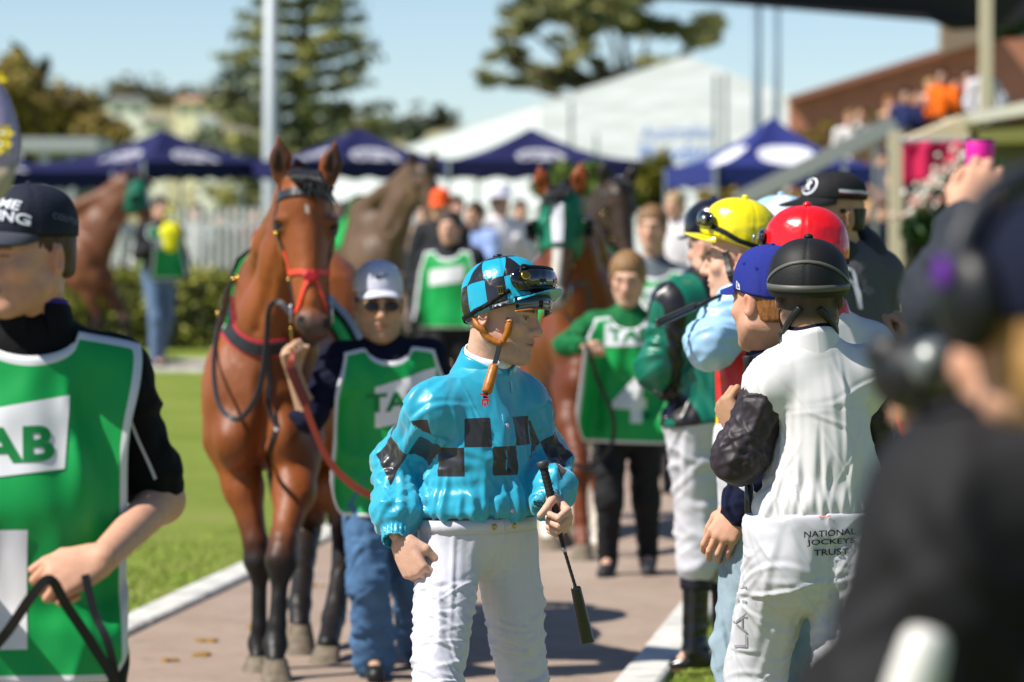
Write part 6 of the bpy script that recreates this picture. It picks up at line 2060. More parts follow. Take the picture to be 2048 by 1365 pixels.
def bottoms(A, name, m, infl=0.012, h=0.009, amp=0.008, upto=1.0, seed=0, waist=0.10, cuff=0.01, thick=1.0, pat=None):
    S = Shape(); J = A.J; rt, up, fw, ms, mh = A.axes()
    A.legs(S, infl, 0.04, upto, cuff=cuff, thick=thick)
    S.plane(mh + up * waist, up, 0.008)
    for sd in 'LR':
        pass
    def wr(P):
        o = np.zeros(len(P))
        for sd in 'LR':
            h_, k_, a_ = J['H' + sd], J['K' + sd], J['A' + sd]
            mm = ((P - mh) @ rt) * (1 if sd == 'R' else -1) > 0
            t, _, _ = seg_t(P, h_, k_); L = np.linalg.norm(k_ - h_)
            f = folds(P, h_, k_, amp * 0.6, 13, 5, 0.7 if sd == 'R' else -0.6, seed + (sd == 'R'), 2.8) + arcs(P, h_, k_, 13, amp * 0.7, 0.014, seed + 330, 0.2, 1.05, 0.6) + arcs(P, h_, k_, 7, amp * 0.7, 0.017, seed + 340, 0.1, 0.9, 0.4, True) + (folds(P, k_, a_, amp * 0.6, 18, 6, 0.5, seed + 3, 2.6) + arcs(P, k_, a_, 14, amp * 0.7, 0.013, seed + 350, 0.05, 1.0, 0.6)) * smooth(-0.1, 0.05, t - L)
            o = np.where(mm, f, o)
        return o
    return A.garment(name, S, h, m, wr, pat)

def shoe(A, m, sole=None, h=0.009, sides='LR', boot=0.0):
    for sd in sides:
        a, t = A.J['A' + sd], A.J['T' + sd]; c = A.sc
        S = Shape(); d = unit((t - a) * V(1, 1, 0))
        z = max(a[2] - 0.085 * c, 0.0) + 0.035 * c
        heel = V(a[0], a[1], z) - d * 0.035; toe = V(t[0], t[1], max(t[2], 0.03))
        S.cap(a + V(0, 0, boot), heel + d * 0.02 + V(0, 0, 0.01), 0.043 * c, 0.044 * c, 0.03); S.cap(heel, toe, 0.036 * c, 0.034 * c, 0.02); S.cap(heel + V(0, 0, 0.02), toe + V(0, 0, -0.01), 0.04 * c, 0.028 * c, 0.02)
        S.plane(V(0, 0, min(heel[2], toe[2]) - 0.033), V(0, 0, -1), 0.004)
        A.garment("shoe", S, h, m)

def sunglasses(A, lens='#171420', frame_='#b59a6a', w=0.062):
    mb = MB(); L = A.L
    g = thing("sunglasses", None, None, V(0, 0, 0)); g.parent = A.root
    R = np.stack(A.hf, 1); S = Shape()
    for sg in (-1, 1):
        S.ell(L(sg * 0.033, 0.100, 0.004), A.hs * V(0.028, 0.007, 0.019), R, 0.002)
    P, Q = S.mesh(0.003); part("lens", P, Q, mat("lens_" + lens.strip('#'), lens, 0.15, 0.5), g)
    mb = MB()
    for sg in (-1, 1):
        mb.tube([L(sg * 0.033 + 0.0285 * math.cos(t), 0.101, 0.004 + 0.0185 * A.hs * math.sin(t)) for t in np.linspace(0, 2 * math.pi, 21)], 0.0022, 6, False)
        mb.tube([L(sg * 0.060, 0.099, 0.008), L(sg * 0.077, 0.06, 0.008), L(sg * 0.082, 0.0, 0.006)], 0.002, 6)
    mb.tube([L(-0.009, 0.104, 0.010), L(0.009, 0.104, 0.010)], 0.002, 6)
    mb.build("rim", mat("frame_" + frame_.strip('#'), frame_, 0.3, 0.6, metal=0.4), g, True)

# ---------------------------------------------------------------- the man leading the bay horse
def cap_man():
    A = Person("man in a white cap and sunglasses, green bib over blue jeans, leading the bay horse", 15.25, 760, "people in the parade ring", 0.98)
    A.joints(SL=(680, 722, -0.06), SR=(856, 716, 0.04), N=(766, 690, 0.02), HL=(728, 975, 0), HR=(808, 975, 0.03), EL=(618, 838, -0.20), WL=(588, 748, -0.24), ER=(886, 850, 0.06), WR=(868, 960, -0.1),
             KL=(738, 1165, -0.1), KR=(822, 1165, 0.1), AL=(748, 1318, 0.0), AR=(838, 1290, 0.45), TL=(752, 1352, -0.18), TR=(842, 1325, 0.30))
    A.head(757, 611, 0, 8, 3, 0, 1.12)
    hl = dict(W=A.J['WL'] + V(0, 0, 0.0), d=V(-0.22, -0.28, 0.9), n=V(0.75, -0.55, 0.1), side=V(0.3, 0.8, 0.2), s=1.05, curl=((60, 62, 64, 66), (88, 90, 90, 90), (48, 48, 48, 48)), thumb=(0.8, 0.3))
    hr = dict(W=A.J['WR'], d=V(-0.3, -0.6, -0.6), n=V(-0.6, 0.3, -0.2), side=V(0, 0, 1), s=1.05)
    A.body('olive', 0.0052, (0.03, 0.025, 0.022), 0.25, [hl, hr], 0.058, bare='L', jaw=1.12)
    hair_shell(A, "hair", '#15110f', 0.006, lambda S, L, u, f: S.plane(L(0, 0, 0.03), u, 0.004), 0.004, 0.003)
    sunglasses(A)
    m = mat("white_cap_cloth", '#c9c8d6', 0.8, 0.2, bump=[(60, 0.002)])
    c, o, fr, rad = cap(A, m, tilt=-2, length=0.060, drop=0.22, half=66, bend=0.026, phi=(90, 100), zc=0.056)
    r_, f_, u_ = fr
    sw = [(-0.030, -0.002), (-0.012, -0.013), (0.035, 0.009), (-0.008, -0.003), (-0.018, -0.002), (-0.022, 0.004)]
    decal("cap_mark", *poly_geo(sw), bvh_of(c), o + f_ * rad[1] * 0.85 + u_ * rad[2] * 0.50, r_, unit(u_ * 0.8 - f_ * 0.6), mat("dark_print", '#23222c', 0.7), c, 0.003, 0.3, 0.01)
    navy = mat("navy_knit", '#15172a', 0.9, 0.15, bump=[(120, 0.003)])
    sw_ = top(A, "jumper", navy, 0.010, seed=31, h=0.008, rolled='L', r=(0.052, 0.048, 0.046, 0.036))
    # the left sleeve is pushed up to the elbow
    jn = bottoms(A, "jeans", DENIM, 0.014, seed=33, cuff=0.028)
    shoe(A, mat("dark_shoe", '#141416', 0.5))
    mb = MB(); n = A.neck(); nd = unit(A.ho - n); rt, up, fw, ms, mh = A.axes()
    g = [[n + nd * hh + (rt * math.sin(a) + fw * math.cos(a)) * rr for rr, hh in ((0.074, -0.03), (0.070, 0.01), (0.064, 0.032), (0.060, 0.034), (0.060, -0.03))] for a in np.radians(np.linspace(25, 335, 30))]
    mb.grid(np.array(g)); mb.build("polo_collar", navy, A.root, True)
    MB().ball(n + fw * 0.062 - up * 0.012, (0.03, 0.012, 0.03), 10, 6).build("undershirt", mat("white_cotton", '#dedee2', 0.8), A.root, True)
    b = bib(A, [sw_, jn], GREEN, 0.052, -0.585, (0.178, 0.225, 0.240), neck=(0.088, 0.055), seed=3, corner=0.14, wr=0.028)
    ax = (rt, up, fw)
    tab_panel(A, b, ax, ms - up * 0.150 + rt * 0.055, 0.25, 0.20, "TAB", 0.22, 0.072, -0.045)
    decal("bib_number", *text_geo("1", 0.24, 0.05, 1.3), bvh_of(b), ms - up * 0.42 + rt * 0.10, rt, up, BWHITE, b, 0.004, 1.2, 0.04) if False else None
    decal("bib_stripe", *poly_geo([(-0.05, -0.03), (0.16, -0.03), (0.16, 0.03), (-0.05, 0.03)]), bvh_of(b), ms - up * 0.50 + rt * 0.10, rt, up, BWHITE, b, 0.004, 1.2, 0.03)
    decal("bib_stripe", *poly_geo([(-0.05, -0.016), (0.16, -0.016), (0.16, 0.016), (-0.05, 0.016)]), bvh_of(b), ms - up * 0.455 + rt * 0.10, rt, up, mat("bib_coral", '#d9654a', 0.6), b, 0.006, 1.2, 0.03)
    return A
CAPMAN = cap_man()
def lead_rein():
    A = CAPMAN
    pts = [BAY.p(588, 690, 0.0), A.p(585, 712, -0.33), A.p(582, 735, -0.34), A.p(603, 790, -0.30), A.p(633, 870, -0.27), A.p(668, 935, -0.25), A.p(728, 985, -0.24), A.p(790, 1000, -0.22), A.p(850, 985, -0.2)]
    t = thing("lead_rein", "rust-brown lead rein in the hand of the man in the white cap", "lead rein", pts[2])
    S_ = spline(pts, 8); mb = MB(); mb.ribbon(S_, np.tile(V(-0.35, -0.92, 0.15), (len(S_), 1)), 0.026, 0.005); mb.build("strap", mat("rein_rust", '#86372a', 0.6, 0.3), t)
    S2 = spline([A.p(582, 733, -0.35), A.p(596, 770, -0.33), A.p(613, 808, -0.31)], 6); mb = MB(); mb.ribbon(S2, np.tile(V(-0.35, -0.92, 0.15), (len(S2), 1)), 0.034, 0.012); mb.build("padded_end", mat("rein_maroon", '#5a2226', 0.6, 0.3), t)
    MB().tube([BAY.p(584, 668, -0.04), BAY.p(587, 690, 0.0), A.p(585, 712, -0.33)], 0.007, 6).build("chain", mat("gold"), t)
lead_rein()

# ---------------------------------------------------------------- handler number one, cut by the left edge
def left_man():
    A = Person("smiling handler in a dark cap and green bib number one, cut by the left edge", 8.0, 60, "people in the parade ring", 1.02)
    A.joints(SL=(-130, 740, 0.03), SR=(222, 742, 0.12), N=(62, 652, 0.07), HL=(-40, 1330, 0), HR=(150, 1330, 0.06), EL=(-200, 1010, 0.05), WL=(-90, 1160, -0.3), ER=(322, 1000, 0.16), WR=(205, 1118, -0.16),
             KL=(-40, 1780, -0.1), KR=(165, 1780, 0.0), AL=(-40, 2140, 0), AR=(180, 2140, 0.1), TL=(-60, 2180, -0.15), TR=(150, 2180, -0.1))
    A.head(54, 516, 0.02, -42, 2, 0, 0.97)
    hr = dict(W=A.J['WR'], d=V(-0.85, -0.35, -0.35), n=V(-0.1, 0.75, -0.5), side=V(-0.35, -0.2, 0.9), s=1.1, curl=((50, 55, 60, 64), (78, 80, 82, 84), (40, 40, 40, 40)), thumb=(0.25, 0.0))
    A.body('ruddy', 0.0045, (0.10, 0.06, 0.035), 0.35, [hr], 0.060, bare='LR', jaw=1.1)
    hair_shell(A, "hair", '#4a3016', 0.005, lambda S, L, u, f: (S.plane(L(0, 0, 0.05), u, 0.004), S.plane(L(0, 0, -0.045), -u, 0.012)), 0.001, 0.004)
    navy = mat("navy_cap_cloth", '#1d2130', 0.75, 0.25, bump=[(90, 0.0015)]); blk = mat("black_cap_cloth", '#0d0d10', 0.7, 0.25, bump=[(90, 0.0015)])
    c, o, fr, rad = cap(A, navy, mat("cap_peak_grey", '#3b3f4a', 0.7), tilt=-1, length=0.075, drop=0.28, phi=(93, 104), zc=0.060, rad=(0.090, 0.108, 0.094))
    r_, f_, u_ = fr; bv = bvh_of(c)
    wht = mat("cap_embroidery", '#d9dbe6', 0.7)
    q = o + (f_ * 0.93 + r_ * 0.12) * rad[1] * 0.9 + u_ * rad[2] * 0.42
    uu = unit(r_ - f_ * 0.13)
    decal("cap_lettering", *text_geo("GAME", 0.022, 0.03, 1.15), bv, q + u_ * 0.016, uu, unit(u_ * 0.85 - f_ * 0.5), wht, c, 0.0035, 0.3, 0.008)
    decal("cap_lettering", *text_geo("MAKING", 0.022, 0.03, 1.15), bv, q - u_ * 0.012, uu, unit(u_ * 0.9 - f_ * 0.4), wht, c, 0.0035, 0.3, 0.008)
    q2 = o + r_ * rad[0] * 1.0 - f_ * 0.028 + u_ * rad[2] * 0.18
    decal("side_lettering", *text_geo("COUTURE", 0.012, 0.01, 1.2), bv, q2, unit(-f_ + r_ * 0.1 - u_ * 0.25), unit(u_ - f_ * 0.25), mat("grey_embroidery", '#6d6f7a', 0.7), c, 0.0035, 0.3, 0.008)
    shirt = mat("black_polo", '#0c0c0f', 0.85, 0.2, bump=[(70, 0.002)])
    sh = top(A, "polo_shirt", shirt, 0.009, seed=41, h=0.009, short=True, amp=0.005)
    rt, up, fw, ms, mh = A.axes()
    # zipped collar with a purple lining and white piping down the sleeve
    n = A.neck(); nd = unit(A.ho - n)
    for nm, rr0, h0, m_ in (("collar", 0.0, 0.0, shirt), ("collar_lining", -0.003, 0.010, mat("purple_lining", '#3d1f7c', 0.7))):
        mb = MB(); g = [[n + nd * (hh + h0) + (rt * math.sin(a) + fw * math.cos(a)) * (rr + rr0) for rr, hh in ((0.098, -0.035), (0.088, 0.005), (0.080, 0.045), (0.076, 0.047), (0.074, 0.0))] for a in np.radians(np.linspace(14, 346, 36))]
        mb.grid(np.array(g)); mb.build(nm, m_, sh, True)
    a, b = A.J['SR'], A.J['ER']; mb = MB(); bvs = bvh_of(sh)
    surf_strap(mb, bvs, [a + (b - a) * t + V(-0.01, -0.1, 0) + rt * 0.02 for t in (0.05, 0.3, 0.55, 0.84)], 0.006, 0.002, 6)
    mb.build("sleeve_piping", mat("piping_white", '#c9c9d0', 0.7), sh)
    pt = bottoms(A, "trousers", mat("black_trousers", '#0f0f12', 0.85), 0.016, seed=44, h=0.012)
    shoe(A, mat("dark_shoe"), h=0.012)
    bb = bib(A, [sh, pt], GREEN, 0.075, -0.625, (0.232, 0.196, 0.20), neck=(0.10, 0.055), seed=7, u_off=0.0, wr=0.032, nu=54, nv=70, edge=0.016)
    ax = (rt, up, fw)
    tab_panel(A, bb, ax, ms - up * 0.155 + rt * (-0.078), 0.31, 0.165, "TAB", 0.22, 0.072, 0.012)
    bib_number(bb, ax, ms - up * 0.44 + rt * (-0.045), 0.235, "1", 1.25)
    # the rein over his hand
    W = A.p(95, 1162, -0.30); t = thing("lead_rein", "black leather rein looped over the hand of the handler in bib one", "lead rein", W)
    for pts, w_, nm in (([A.p(-60, 1345, -0.25), A.p(10, 1270, -0.28), A.p(62, 1195, -0.31), A.p(100, 1160, -0.31), A.p(135, 1215, -0.29), A.p(185, 1290, -0.27), A.p(240, 1390, -0.25), A.p(300, 1600, -0.22)], 0.020, "strap"), ([A.p(170, 1150, -0.22), A.p(190, 1230, -0.23), A.p(225, 1320, -0.24), A.p(270, 1600, -0.2)], 0.016, "strap")):
        S_ = spline(pts, 7); mb = MB(); mb.ribbon(S_, np.tile(V(0.1, -0.98, 0.1), (len(S_), 1)), w_, 0.005); mb.build(nm, mat("rein_black", '#131314', 0.5, 0.4), t)
    return A
LEFTMAN = left_man()

# ---------------------------------------------------------------- the woman leading the chestnut
def woman_four():
    A = Person("woman in a green top and bib number four, dark trousers, leading the chestnut horse", 19.8, 1255, "people in the parade ring", 0.93)
    A.joints(SL=(1188, 650, 0), SR=(1318, 655, 0.02), N=(1256, 622, 0.02), HL=(1222, 865, 0), HR=(1288, 865, 0.02), EL=(1128, 690, -0.05), WL=(1162, 692, -0.24), ER=(1352, 745, 0.05), WR=(1330, 840, -0.05),
             KL=(1218, 1000, -0.08), KR=(1292, 1000, 0.05), AL=(1216, 1118, -0.02), AR=(1296, 1115, 0.12), TL=(1206, 1152, -0.2), TR=(1296, 1150, -0.1))
    A.head(1256, 556, 0, -8, 14, 0, 1.08)
    hl = dict(W=A.J['WL'], d=V(0.75, -0.6, 0.1), n=V(-0.1, 0.2, -0.95), side=V(0.5, 0.7, 0.1), s=1.0, curl=(60, 85, 45))
    A.body('fair', 0.007, (0.2, 0.13, 0.07), 0, [hl], 0.05)
    hair_shell(A, "hair", '#86653e', 0.007, None, 0.008, 0.004, 3)
    tp = top(A, "green_top", mat("green_jersey", '#0a6434', 0.75, 0.25), 0.006, seed=51, h=0.010)
    pt = bottoms(A, "trousers", mat("black_trousers"), 0.010, seed=53, h=0.011, cuff=0.0)
    shoe(A, mat("walking_shoe", '#2b2b2e', 0.7), h=0.010)
    rt, up, fw, ms, mh = A.axes()
    b = bib(A, [tp, pt], GREEN, 0.045, -0.575, (0.165, 0.215, 0.255), neck=(0.085, 0.06), seed=12, corner=0.15, wr=0.03)
    ax = (rt, up, fw)
    tab_panel(A, b, ax, ms - up * 0.04 + rt * 0.01, 0.25, 0.125, "TAB", 0.1, 0.07, 0)
    bib_number(b, ax, ms - up * 0.355 + rt * 0.02, 0.235, "4", 1.05)
    pts = [CHEST.p(600, 690, 0.0), A.p(1172, 690, -0.33), A.p(1195, 760, -0.28), A.p(1225, 830, -0.27), A.p(1222, 890, -0.26), A.p(1180, 935, -0.25), A.p(1140, 925, -0.25)]
    t = thing("lead_rein", "dark lead rein held by the woman in bib number four", "lead rein", pts[1]); S_ = spline(pts, 7)
    mb = MB(); mb.ribbon(S_, np.tile(V(0.1, -0.98, 0.1), (len(S_), 1)), 0.02, 0.005); mb.build("strap", mat("rein_black"), t)
woman_four()

def back_man():
    A = Person("fair-haired handler in a green bib standing beside the nearly black horse", 25, 1310, "people in the parade ring", 1.0)
    A.joints(SL=(1248, 560, 0), SR=(1372, 556, 0), N=(1310, 525, 0.02), HL=(1280, 740, 0), HR=(1340, 740, 0), EL=(1225, 650, 0), WL=(1240, 720, -0.15), ER=(1395, 650, 0.05), WR=(1385, 735, -0.1),
             KL=(1280, 870, -0.05), KR=(1345, 870, 0), AL=(1280, 985, 0), AR=(1345, 985, 0.05), TL=(1275, 1003, -0.15), TR=(1345, 1003, -0.1))
    A.head(1304, 455, 0, -12, 4, 0, 1.15)
    A.body('fair', 0.008, (0.16, 0.10, 0.05), 0.2, [], 0.056)
    hair_shell(A, "hair", '#7a5a38', 0.008, None, 0.008, 0.004, 4)
    tp = top(A, "shirt", mat("grey_shirt", '#5a616a', 0.8), 0.014, seed=61, h=0.012)
    pt = bottoms(A, "trousers", mat("grey_trousers", '#3a3c42', 0.85), 0.012, seed=63, h=0.013)
    shoe(A, mat("dark_shoe"), h=0.012)
    rt, up, fw, ms, mh = A.axes()
    b = bib(A, [tp, pt], GREEN, 0.05, -0.55, (0.17, 0.20, 0.23), neck=(0.095, 0.05), seed=15, wr=0.01)
    tab_panel(A, b, (rt, up, fw), ms - up * 0.12 + rt * 0.01, 0.26, 0.17, "TAB", 0.2, 0.08, 0)
back_man()

def far_handler(label, x, D, yaw, jeans, extra=None, sc=1.0, bibc=True, capc=None, skin='fair', seed=70, up_arm=False, word=None):
    """a handler far across the ring, built in metres"""
    A = Person(label, D, x, "people in the parade ring", sc)
    r, f, u = frame(yaw); b = np.array(A.root.location)
    q = lambda a, c, z: b + (r * a + f * c + u * z) * sc
    A.J = dict(SL=q(-.17, 0, 1.40), SR=q(.17, 0, 1.40), N=q(0, -.01, 1.47), HL=q(-.085, 0, .92), HR=q(.085, 0, .92), EL=q(-.25, .05, 1.15), WL=q(-.2, .28, 1.25) if up_arm else q(-.24, .14, .92), ER=q(.25, .02, 1.14), WR=q(.24, .14, .92),
               KL=q(-.09, .12, .50), KR=q(.10, -.03, .50), AL=q(-.09, .12, .10), AR=q(.10, -.22, .13), TL=q(-.09, .28, .03), TR=q(.10, -.08, .04))
    A.ho = q(0, .03, 1.62); A.hf = frame(yaw, 3); A.hs = 1.03 * sc
    A.body(skin, 0.013, (0.1, 0.06, 0.04), 0.1, [], 0.056)
    hair_shell(A, "hair", '#2c2018', 0.012, None, 0.006, 0.003, seed)
    tp = top(A, "shirt", mat("dark_shirt", '#1b1d22', 0.85), 0.015, seed=seed, h=0.015)
    pt = bottoms(A, "trousers", jeans, 0.013, seed=seed + 2, h=0.016)
    shoe(A, mat("dark_shoe"), h=0.014)
    if bibc:
        rt, up, fw, ms, mh = A.axes()
        bb = bib(A, [tp, pt], GREEN, 0.05, -0.5, (0.17, 0.20, 0.23), nu=24, nv=30, neck=(0.095, 0.06), seed=seed, wr=0.01)
        decal("bib_panel", *poly_geo([(-.13, -.06), (.12, -.03), (.13, .09), (-.13, .05)]), bvh_of(bb), ms - up * 0.14, rt, up, BWHITE, bb, 0.004, 1.2, 0.04)
        if word: bib_number(bb, (rt, up, fw), ms - up * 0.38, 0.2, word)
    if capc:
        cap(A, mat("cap_" + capc.strip('#'), capc, 0.75), tilt=-3, zc=0.05)
    return A
far_handler("handler in jeans and a green bib walking beside the dark bay horse", 318, 40.4, 30, mat("pale_denim", '#5b7290', 0.9), seed=80, up_arm=True)
far_handler("person in an orange cap and dark clothes in front of the dull brown horse", 883, 34.2, -20, mat("black_trousers"), capc='#f2571c', seed=90, bibc=False)
far_handler("dark-haired handler in a green bib between the white cap and the checked helmet", 902, 28.5, -15, mat("black_trousers"), seed=94, sc=0.97)
def yellow_bag():
    D = 39; c = px(341, 465, D); t = thing("yellow_bag", "bright yellow cloth bag hanging by the dark bay horse's chest", "bag", c)
    S = Shape(); S.ell(c, V(0.11, 0.05, 0.10), None, 0.03); S.ell(c - V(0, 0, 0.12), V(0.075, 0.04, 0.08), None, 0.04); P, Q = S.mesh(0.02)
    part("pouch", P, Q, mat("yellow_cloth", '#e6dc1a', 0.7), t); MB().tube(spline([c + V(-0.06, 0, 0.09), c + V(0, 0, 0.26), c + V(0.06, 0, 0.09)], 5), 0.01, 6).build("strap", mat("yellow_cloth"), t, True)
yellow_bag()
# ================================================================ the group at the right
def helmet(A, o, fr, m, rad=(0.102, 0.121, 0.114), phi=(100, 112), peak=None, button=None, wr=True, nt=110, npn=44, pat=None, seed=1, harness=True, goggles=None):
    def w(TH, PH, PM, P):
        k = PH / PM
        v = 0.004 * (ridge(P * 20, seed, 2) - 0.4) * smooth(0.2, 0.9, k) + 0.0024 * np.sin(TH * 44 + 6 * vnoise(P * 40, 3)) * smooth(0.86, 0.97, k)
        v += -0.0022 * np.exp(-((((TH / (math.pi / 3)) + 0.53) % 1 - 0.5) * PH / 0.022) ** 2)
        return (v if wr else -0.0015 * np.exp(-((((TH / (math.pi / 2)) + 0.5) % 1 - 0.5) * PH / 0.018) ** 2)) - 0.005 * smooth(0.93, 1.0, k)
    h = dome("helmet_cover", A.root, o, fr, rad, phi, m, nt, npn, pat, w, 0.05)
    r, f, u = fr; Lh = lambda a, b, c: o + a * r + b * f + c * u
    MB().ball(Lh(0, 0, rad[2] + 0.003), (0.012, 0.012, 0.008), 12, 8, np.stack(fr, 1)).build("helmet_button", button or m, h, True)
    visor("helmet_peak", h, o, fr, rad, -0.016, 0.048, peak or m, 60, 0.10, 0.015, 0.004, 1.0, taper=0.5)
    bv = bvh_of(h)
    if goggles:
        G = Shape(); pts = [Lh(math.sin(t) * (rad[0] + 0.006), math.cos(t) * (rad[1] + 0.007), 0.030) for t in np.radians(np.linspace(-44, 44, 9))]
        for i in range(8): G.cap(pts[i], pts[i + 1], 0.025, 0.025, 0.004, flat=((pts[i] + pts[i + 1]) / 2 - o - u * 0.03, 2.4))
        g = part("goggles", *G.mesh(0.004), mat("black_gloss"), h, True)
        sp = [Lh(math.sin(t) * 0.12, math.cos(t) * 0.14, 0.020 - 0.055 * smooth(0, 1, np.array((1 - math.cos(t)) / 2 * 1.1))) for t in np.radians(np.linspace(-46, -314, 18))]
        mb = MB(); surf_strap(mb, bv, sp, 0.016, 0.002, 5, lift=0.001); mb.build("goggle_strap", mat("black_webbing", '#131315', 0.7, 0.3, weave=(300, 0.0006)), g, True)
        for sg in (-1, 1):
            b0 = pts[0] if sg < 0 else pts[-1]; dn = unit(b0 - o - u * 0.03)
            MB().tube([b0 + dn * 0.02, b0 + dn * 0.028], [0.013, 0.012], 16).build("goggle_button", mat("steel_disc", '#9a9a92', 0.3, 0.6, metal=0.8), g, True)
    return h, bv, Lh

def boots(A, m, sides='LR', h=0.009, top_=0.1):
    for sd in sides:
        k, a, t = A.J['K' + sd], A.J['A' + sd], A.J['T' + sd]; c = A.sc; S = Shape(); d = unit((t - a) * V(1, 1, 0))
        S.cap(k + (a - k) * top_, a, 0.056 * c, 0.042 * c, 0.02)
        z = max(a[2] - 0.085 * c, 0.0) + 0.035 * c; heel = V(a[0], a[1], z) - d * 0.035; toe = V(t[0], t[1], max(t[2], 0.03))
        S.cap(a, heel + d * 0.02 + V(0, 0, 0.01), 0.040 * c, 0.042 * c, 0.03); S.cap(heel, toe, 0.034 * c, 0.030 * c, 0.02)
        S.plane(V(0, 0, heel[2] - 0.033), V(0, 0, -1), 0.004)
        A.garment("boot", S, h, m, lambda P: folds(P, a, k, 0.006, 22, 6, 0.4, 3, 2.5, -0.05, 0.12))

BOOT = mat("boot_leather", '#0b0b0d', 0.25, 0.6, bump=[(30, 0.003)])
WBREECH = mat("white_breeches_b", '#c3c2c8', 0.6, 0.35, crease=((9, 9, 14), 0.004))

# ---------------------------------------------------------------- jockey in white with dark sleeves, seen from behind
def white_jockey():
    A = Person("jockey seen from behind in white silks with near-black sleeves and a black skull cap", 10.13, 1610, "people in the parade ring", 0.99)
    A.joints(SL=(1550, 758, -0.02), SR=(1724, 746, 0.02), N=(1622, 690, -0.01), HL=(1572, 1082, -0.02), HR=(1690, 1082, 0.02), EL=(1476, 915, -0.03), WL=(1478, 885, 0.20), ER=(1752, 905, 0.16), WR=(1720, 960, 0.34),
             KL=(1512, 1345, 0.10), KR=(1690, 1350, -0.05), AL=(1500, 1700, -0.05), AR=(1700, 1700, -0.15), TL=(1470, 1765, 0.15), TR=(1690, 1765, 0.05))
    A.head(1619, 590, 0.0, 176, 4, 0, 1.0)
    hl = dict(W=A.J['WL'] + V(0, 0, 0.02), d=V(-0.35, 0.2, 0.75), n=V(0.6, 0.5, 0.2), side=V(0.5, -0.5, 0.3), s=1.0, curl=(60, 85, 45))
    A.body('tan', 0.0042, (0.03, 0.022, 0.018), 0.0, [hl], 0.056, hairline=lambda x, y, z: smooth(0.0, -0.03, y) * smooth(-0.085, -0.055, z) * 0.9)
    rt, up, fw, ms, mh = A.axes(); J = A.J
    white = mat("white_silk", '#d2d0d0', 0.6, 0.35, crease=((7, 7, 3), 0.005))
    S = Shape(); A.torso(S, 0.010, 1.05, 0.98, 0.95); S.ell(mh + up * 0.10, V(0.142, 0.115, 0.055), np.stack([rt, fw, up], 1), 0.04)
    for sd in 'LR':
        S.cap(A.neck() - up * 0.03, J['S' + sd] - up * 0.01, 0.052, 0.054, 0.05)
        S.cap(J['S' + sd], J['S' + sd] + (J['E' + sd] - J['S' + sd]) * 0.15, 0.056, 0.058, 0.04)
    S.plane(mh + up * 0.052 + rt * 0.0, -up, 0.016)
    seam = lambda P: -0.0016 * np.exp(-(((P - ms) @ up + 0.075 + 0.05 * np.abs((P - ms) @ rt)) / 0.006) ** 2)
    def wr(P):
        q = P - ms
        o = folds(P, ms, mh, 0.003, 2.5, 10, 0.35, 51, 2.6) * smooth(-0.08, -0.2, q @ up) + folds(P, mh, mh + up * 0.2, 0.004, 3, 18, 0.2, 52, 1.8, -0.04, 0.10)
        o += 0.005 * (vnoise(P * np.array((9, 9, 6)), 53) - 0.5) + seam(P) + arcs(P, ms, mh, 12, 0.0030, 0.012, 401, 0.2, 0.8, 0.3, True, (0.8, 1.6)) + arcs(P, ms, mh, 26, 0.0026, 0.007, 404, 0.1, 0.85, 0.4, True, (0.4, 1.2)) + arcs(P, ms, mh, 30, 0.0045, 0.0075, 402, 0.66, 0.9, 0.3, True, (0.3, 0.6)) + arcs(P, ms, mh, 12, 0.0026, 0.008, 403, 0.05, 0.7, 0.7)
        o += folds(P, J['SL'], mh + rt * 0.2, 0.007, 3.5, 16, 0.2, 55, 3) * smooth(0.05, 0.16, np.abs(q @ rt))
        return o
    silk = A.garment("silk_jersey", S, 0.0044, white, wr, rel=1)
    dark = mat("aubergine_satin", '#2e262c', 0.55, 0.35, crease=((12, 12, 6), 0.006))
    for sd in 'LR':
        a, b, w = J['S' + sd], J['E' + sd], J['W' + sd]; S = Shape()
        a2 = a + (b - a) * 0.0
        S.cap(a2, b, 0.0595, 0.062, 0.04); S.cap(b, w - (w - b) * 0.1, 0.062, 0.042, 0.03); S.cap(w - (w - b) * 0.08, w, 0.036, 0.034, 0.01)
        A.garment("sleeve", S, 0.0044, dark, lambda P: smooth(0.0, 0.07, seg_t(P, a2, b)[0]) * (folds(P, a2, b, 0.004, 16, 6, 0.9, 61, 2.6) + arcs(P, a2, b, 26, 0.0030, 0.0068, 411, 0.1, 1.0, 0.8) + arcs(P, a2, b, 12, 0.003, 0.009, 412, 0.1, 0.9, 0.4, True) + folds(P, b, w, 0.006, 20, 7, 0.7, 62, 2.6)), parent=silk if False else None)
    n = A.neck(); nd = unit(up + V(0, -0.08, 0))
    for nm, m_, prof in (("collar", white, ((0.082, -0.03), (0.076, 0.0), (0.071, 0.028), (0.068, 0.044), (0.065, 0.044), (0.064, 0.0))), ("undershirt_collar", mat("navy_knit"), ((0.0645, 0.0), (0.063, 0.052), (0.060, 0.053), (0.059, 0.0)))):
        mb = MB(); g = [[n + nd * (hh + 0.004 * math.sin(3 * a + 1)) + (rt * math.sin(a) + fw * math.cos(a)) * rr for rr, hh in prof] for a in np.radians(np.linspace(0, 360, 41))]
        mb.grid(np.array(g)); mb.build(nm, m_, silk if nm == "collar" else A.root, True)
    # breeches
    S = Shape(); A.legs(S, 0.016, 0.045, 0.62, thick=0.98); S.cap(mh + up * 0.07 - rt * 0.06, mh + up * 0.07 + rt * 0.06, 0.09, None, 0.05); S.plane(mh + up * 0.075, up, 0.008)
    for sg in (-1, 1): S.ell(mh - up * 0.07 + rt * sg * 0.075 + fw * (0.045), V(0.09, 0.085, 0.10), np.stack([rt, fw, up], 1), 0.05)
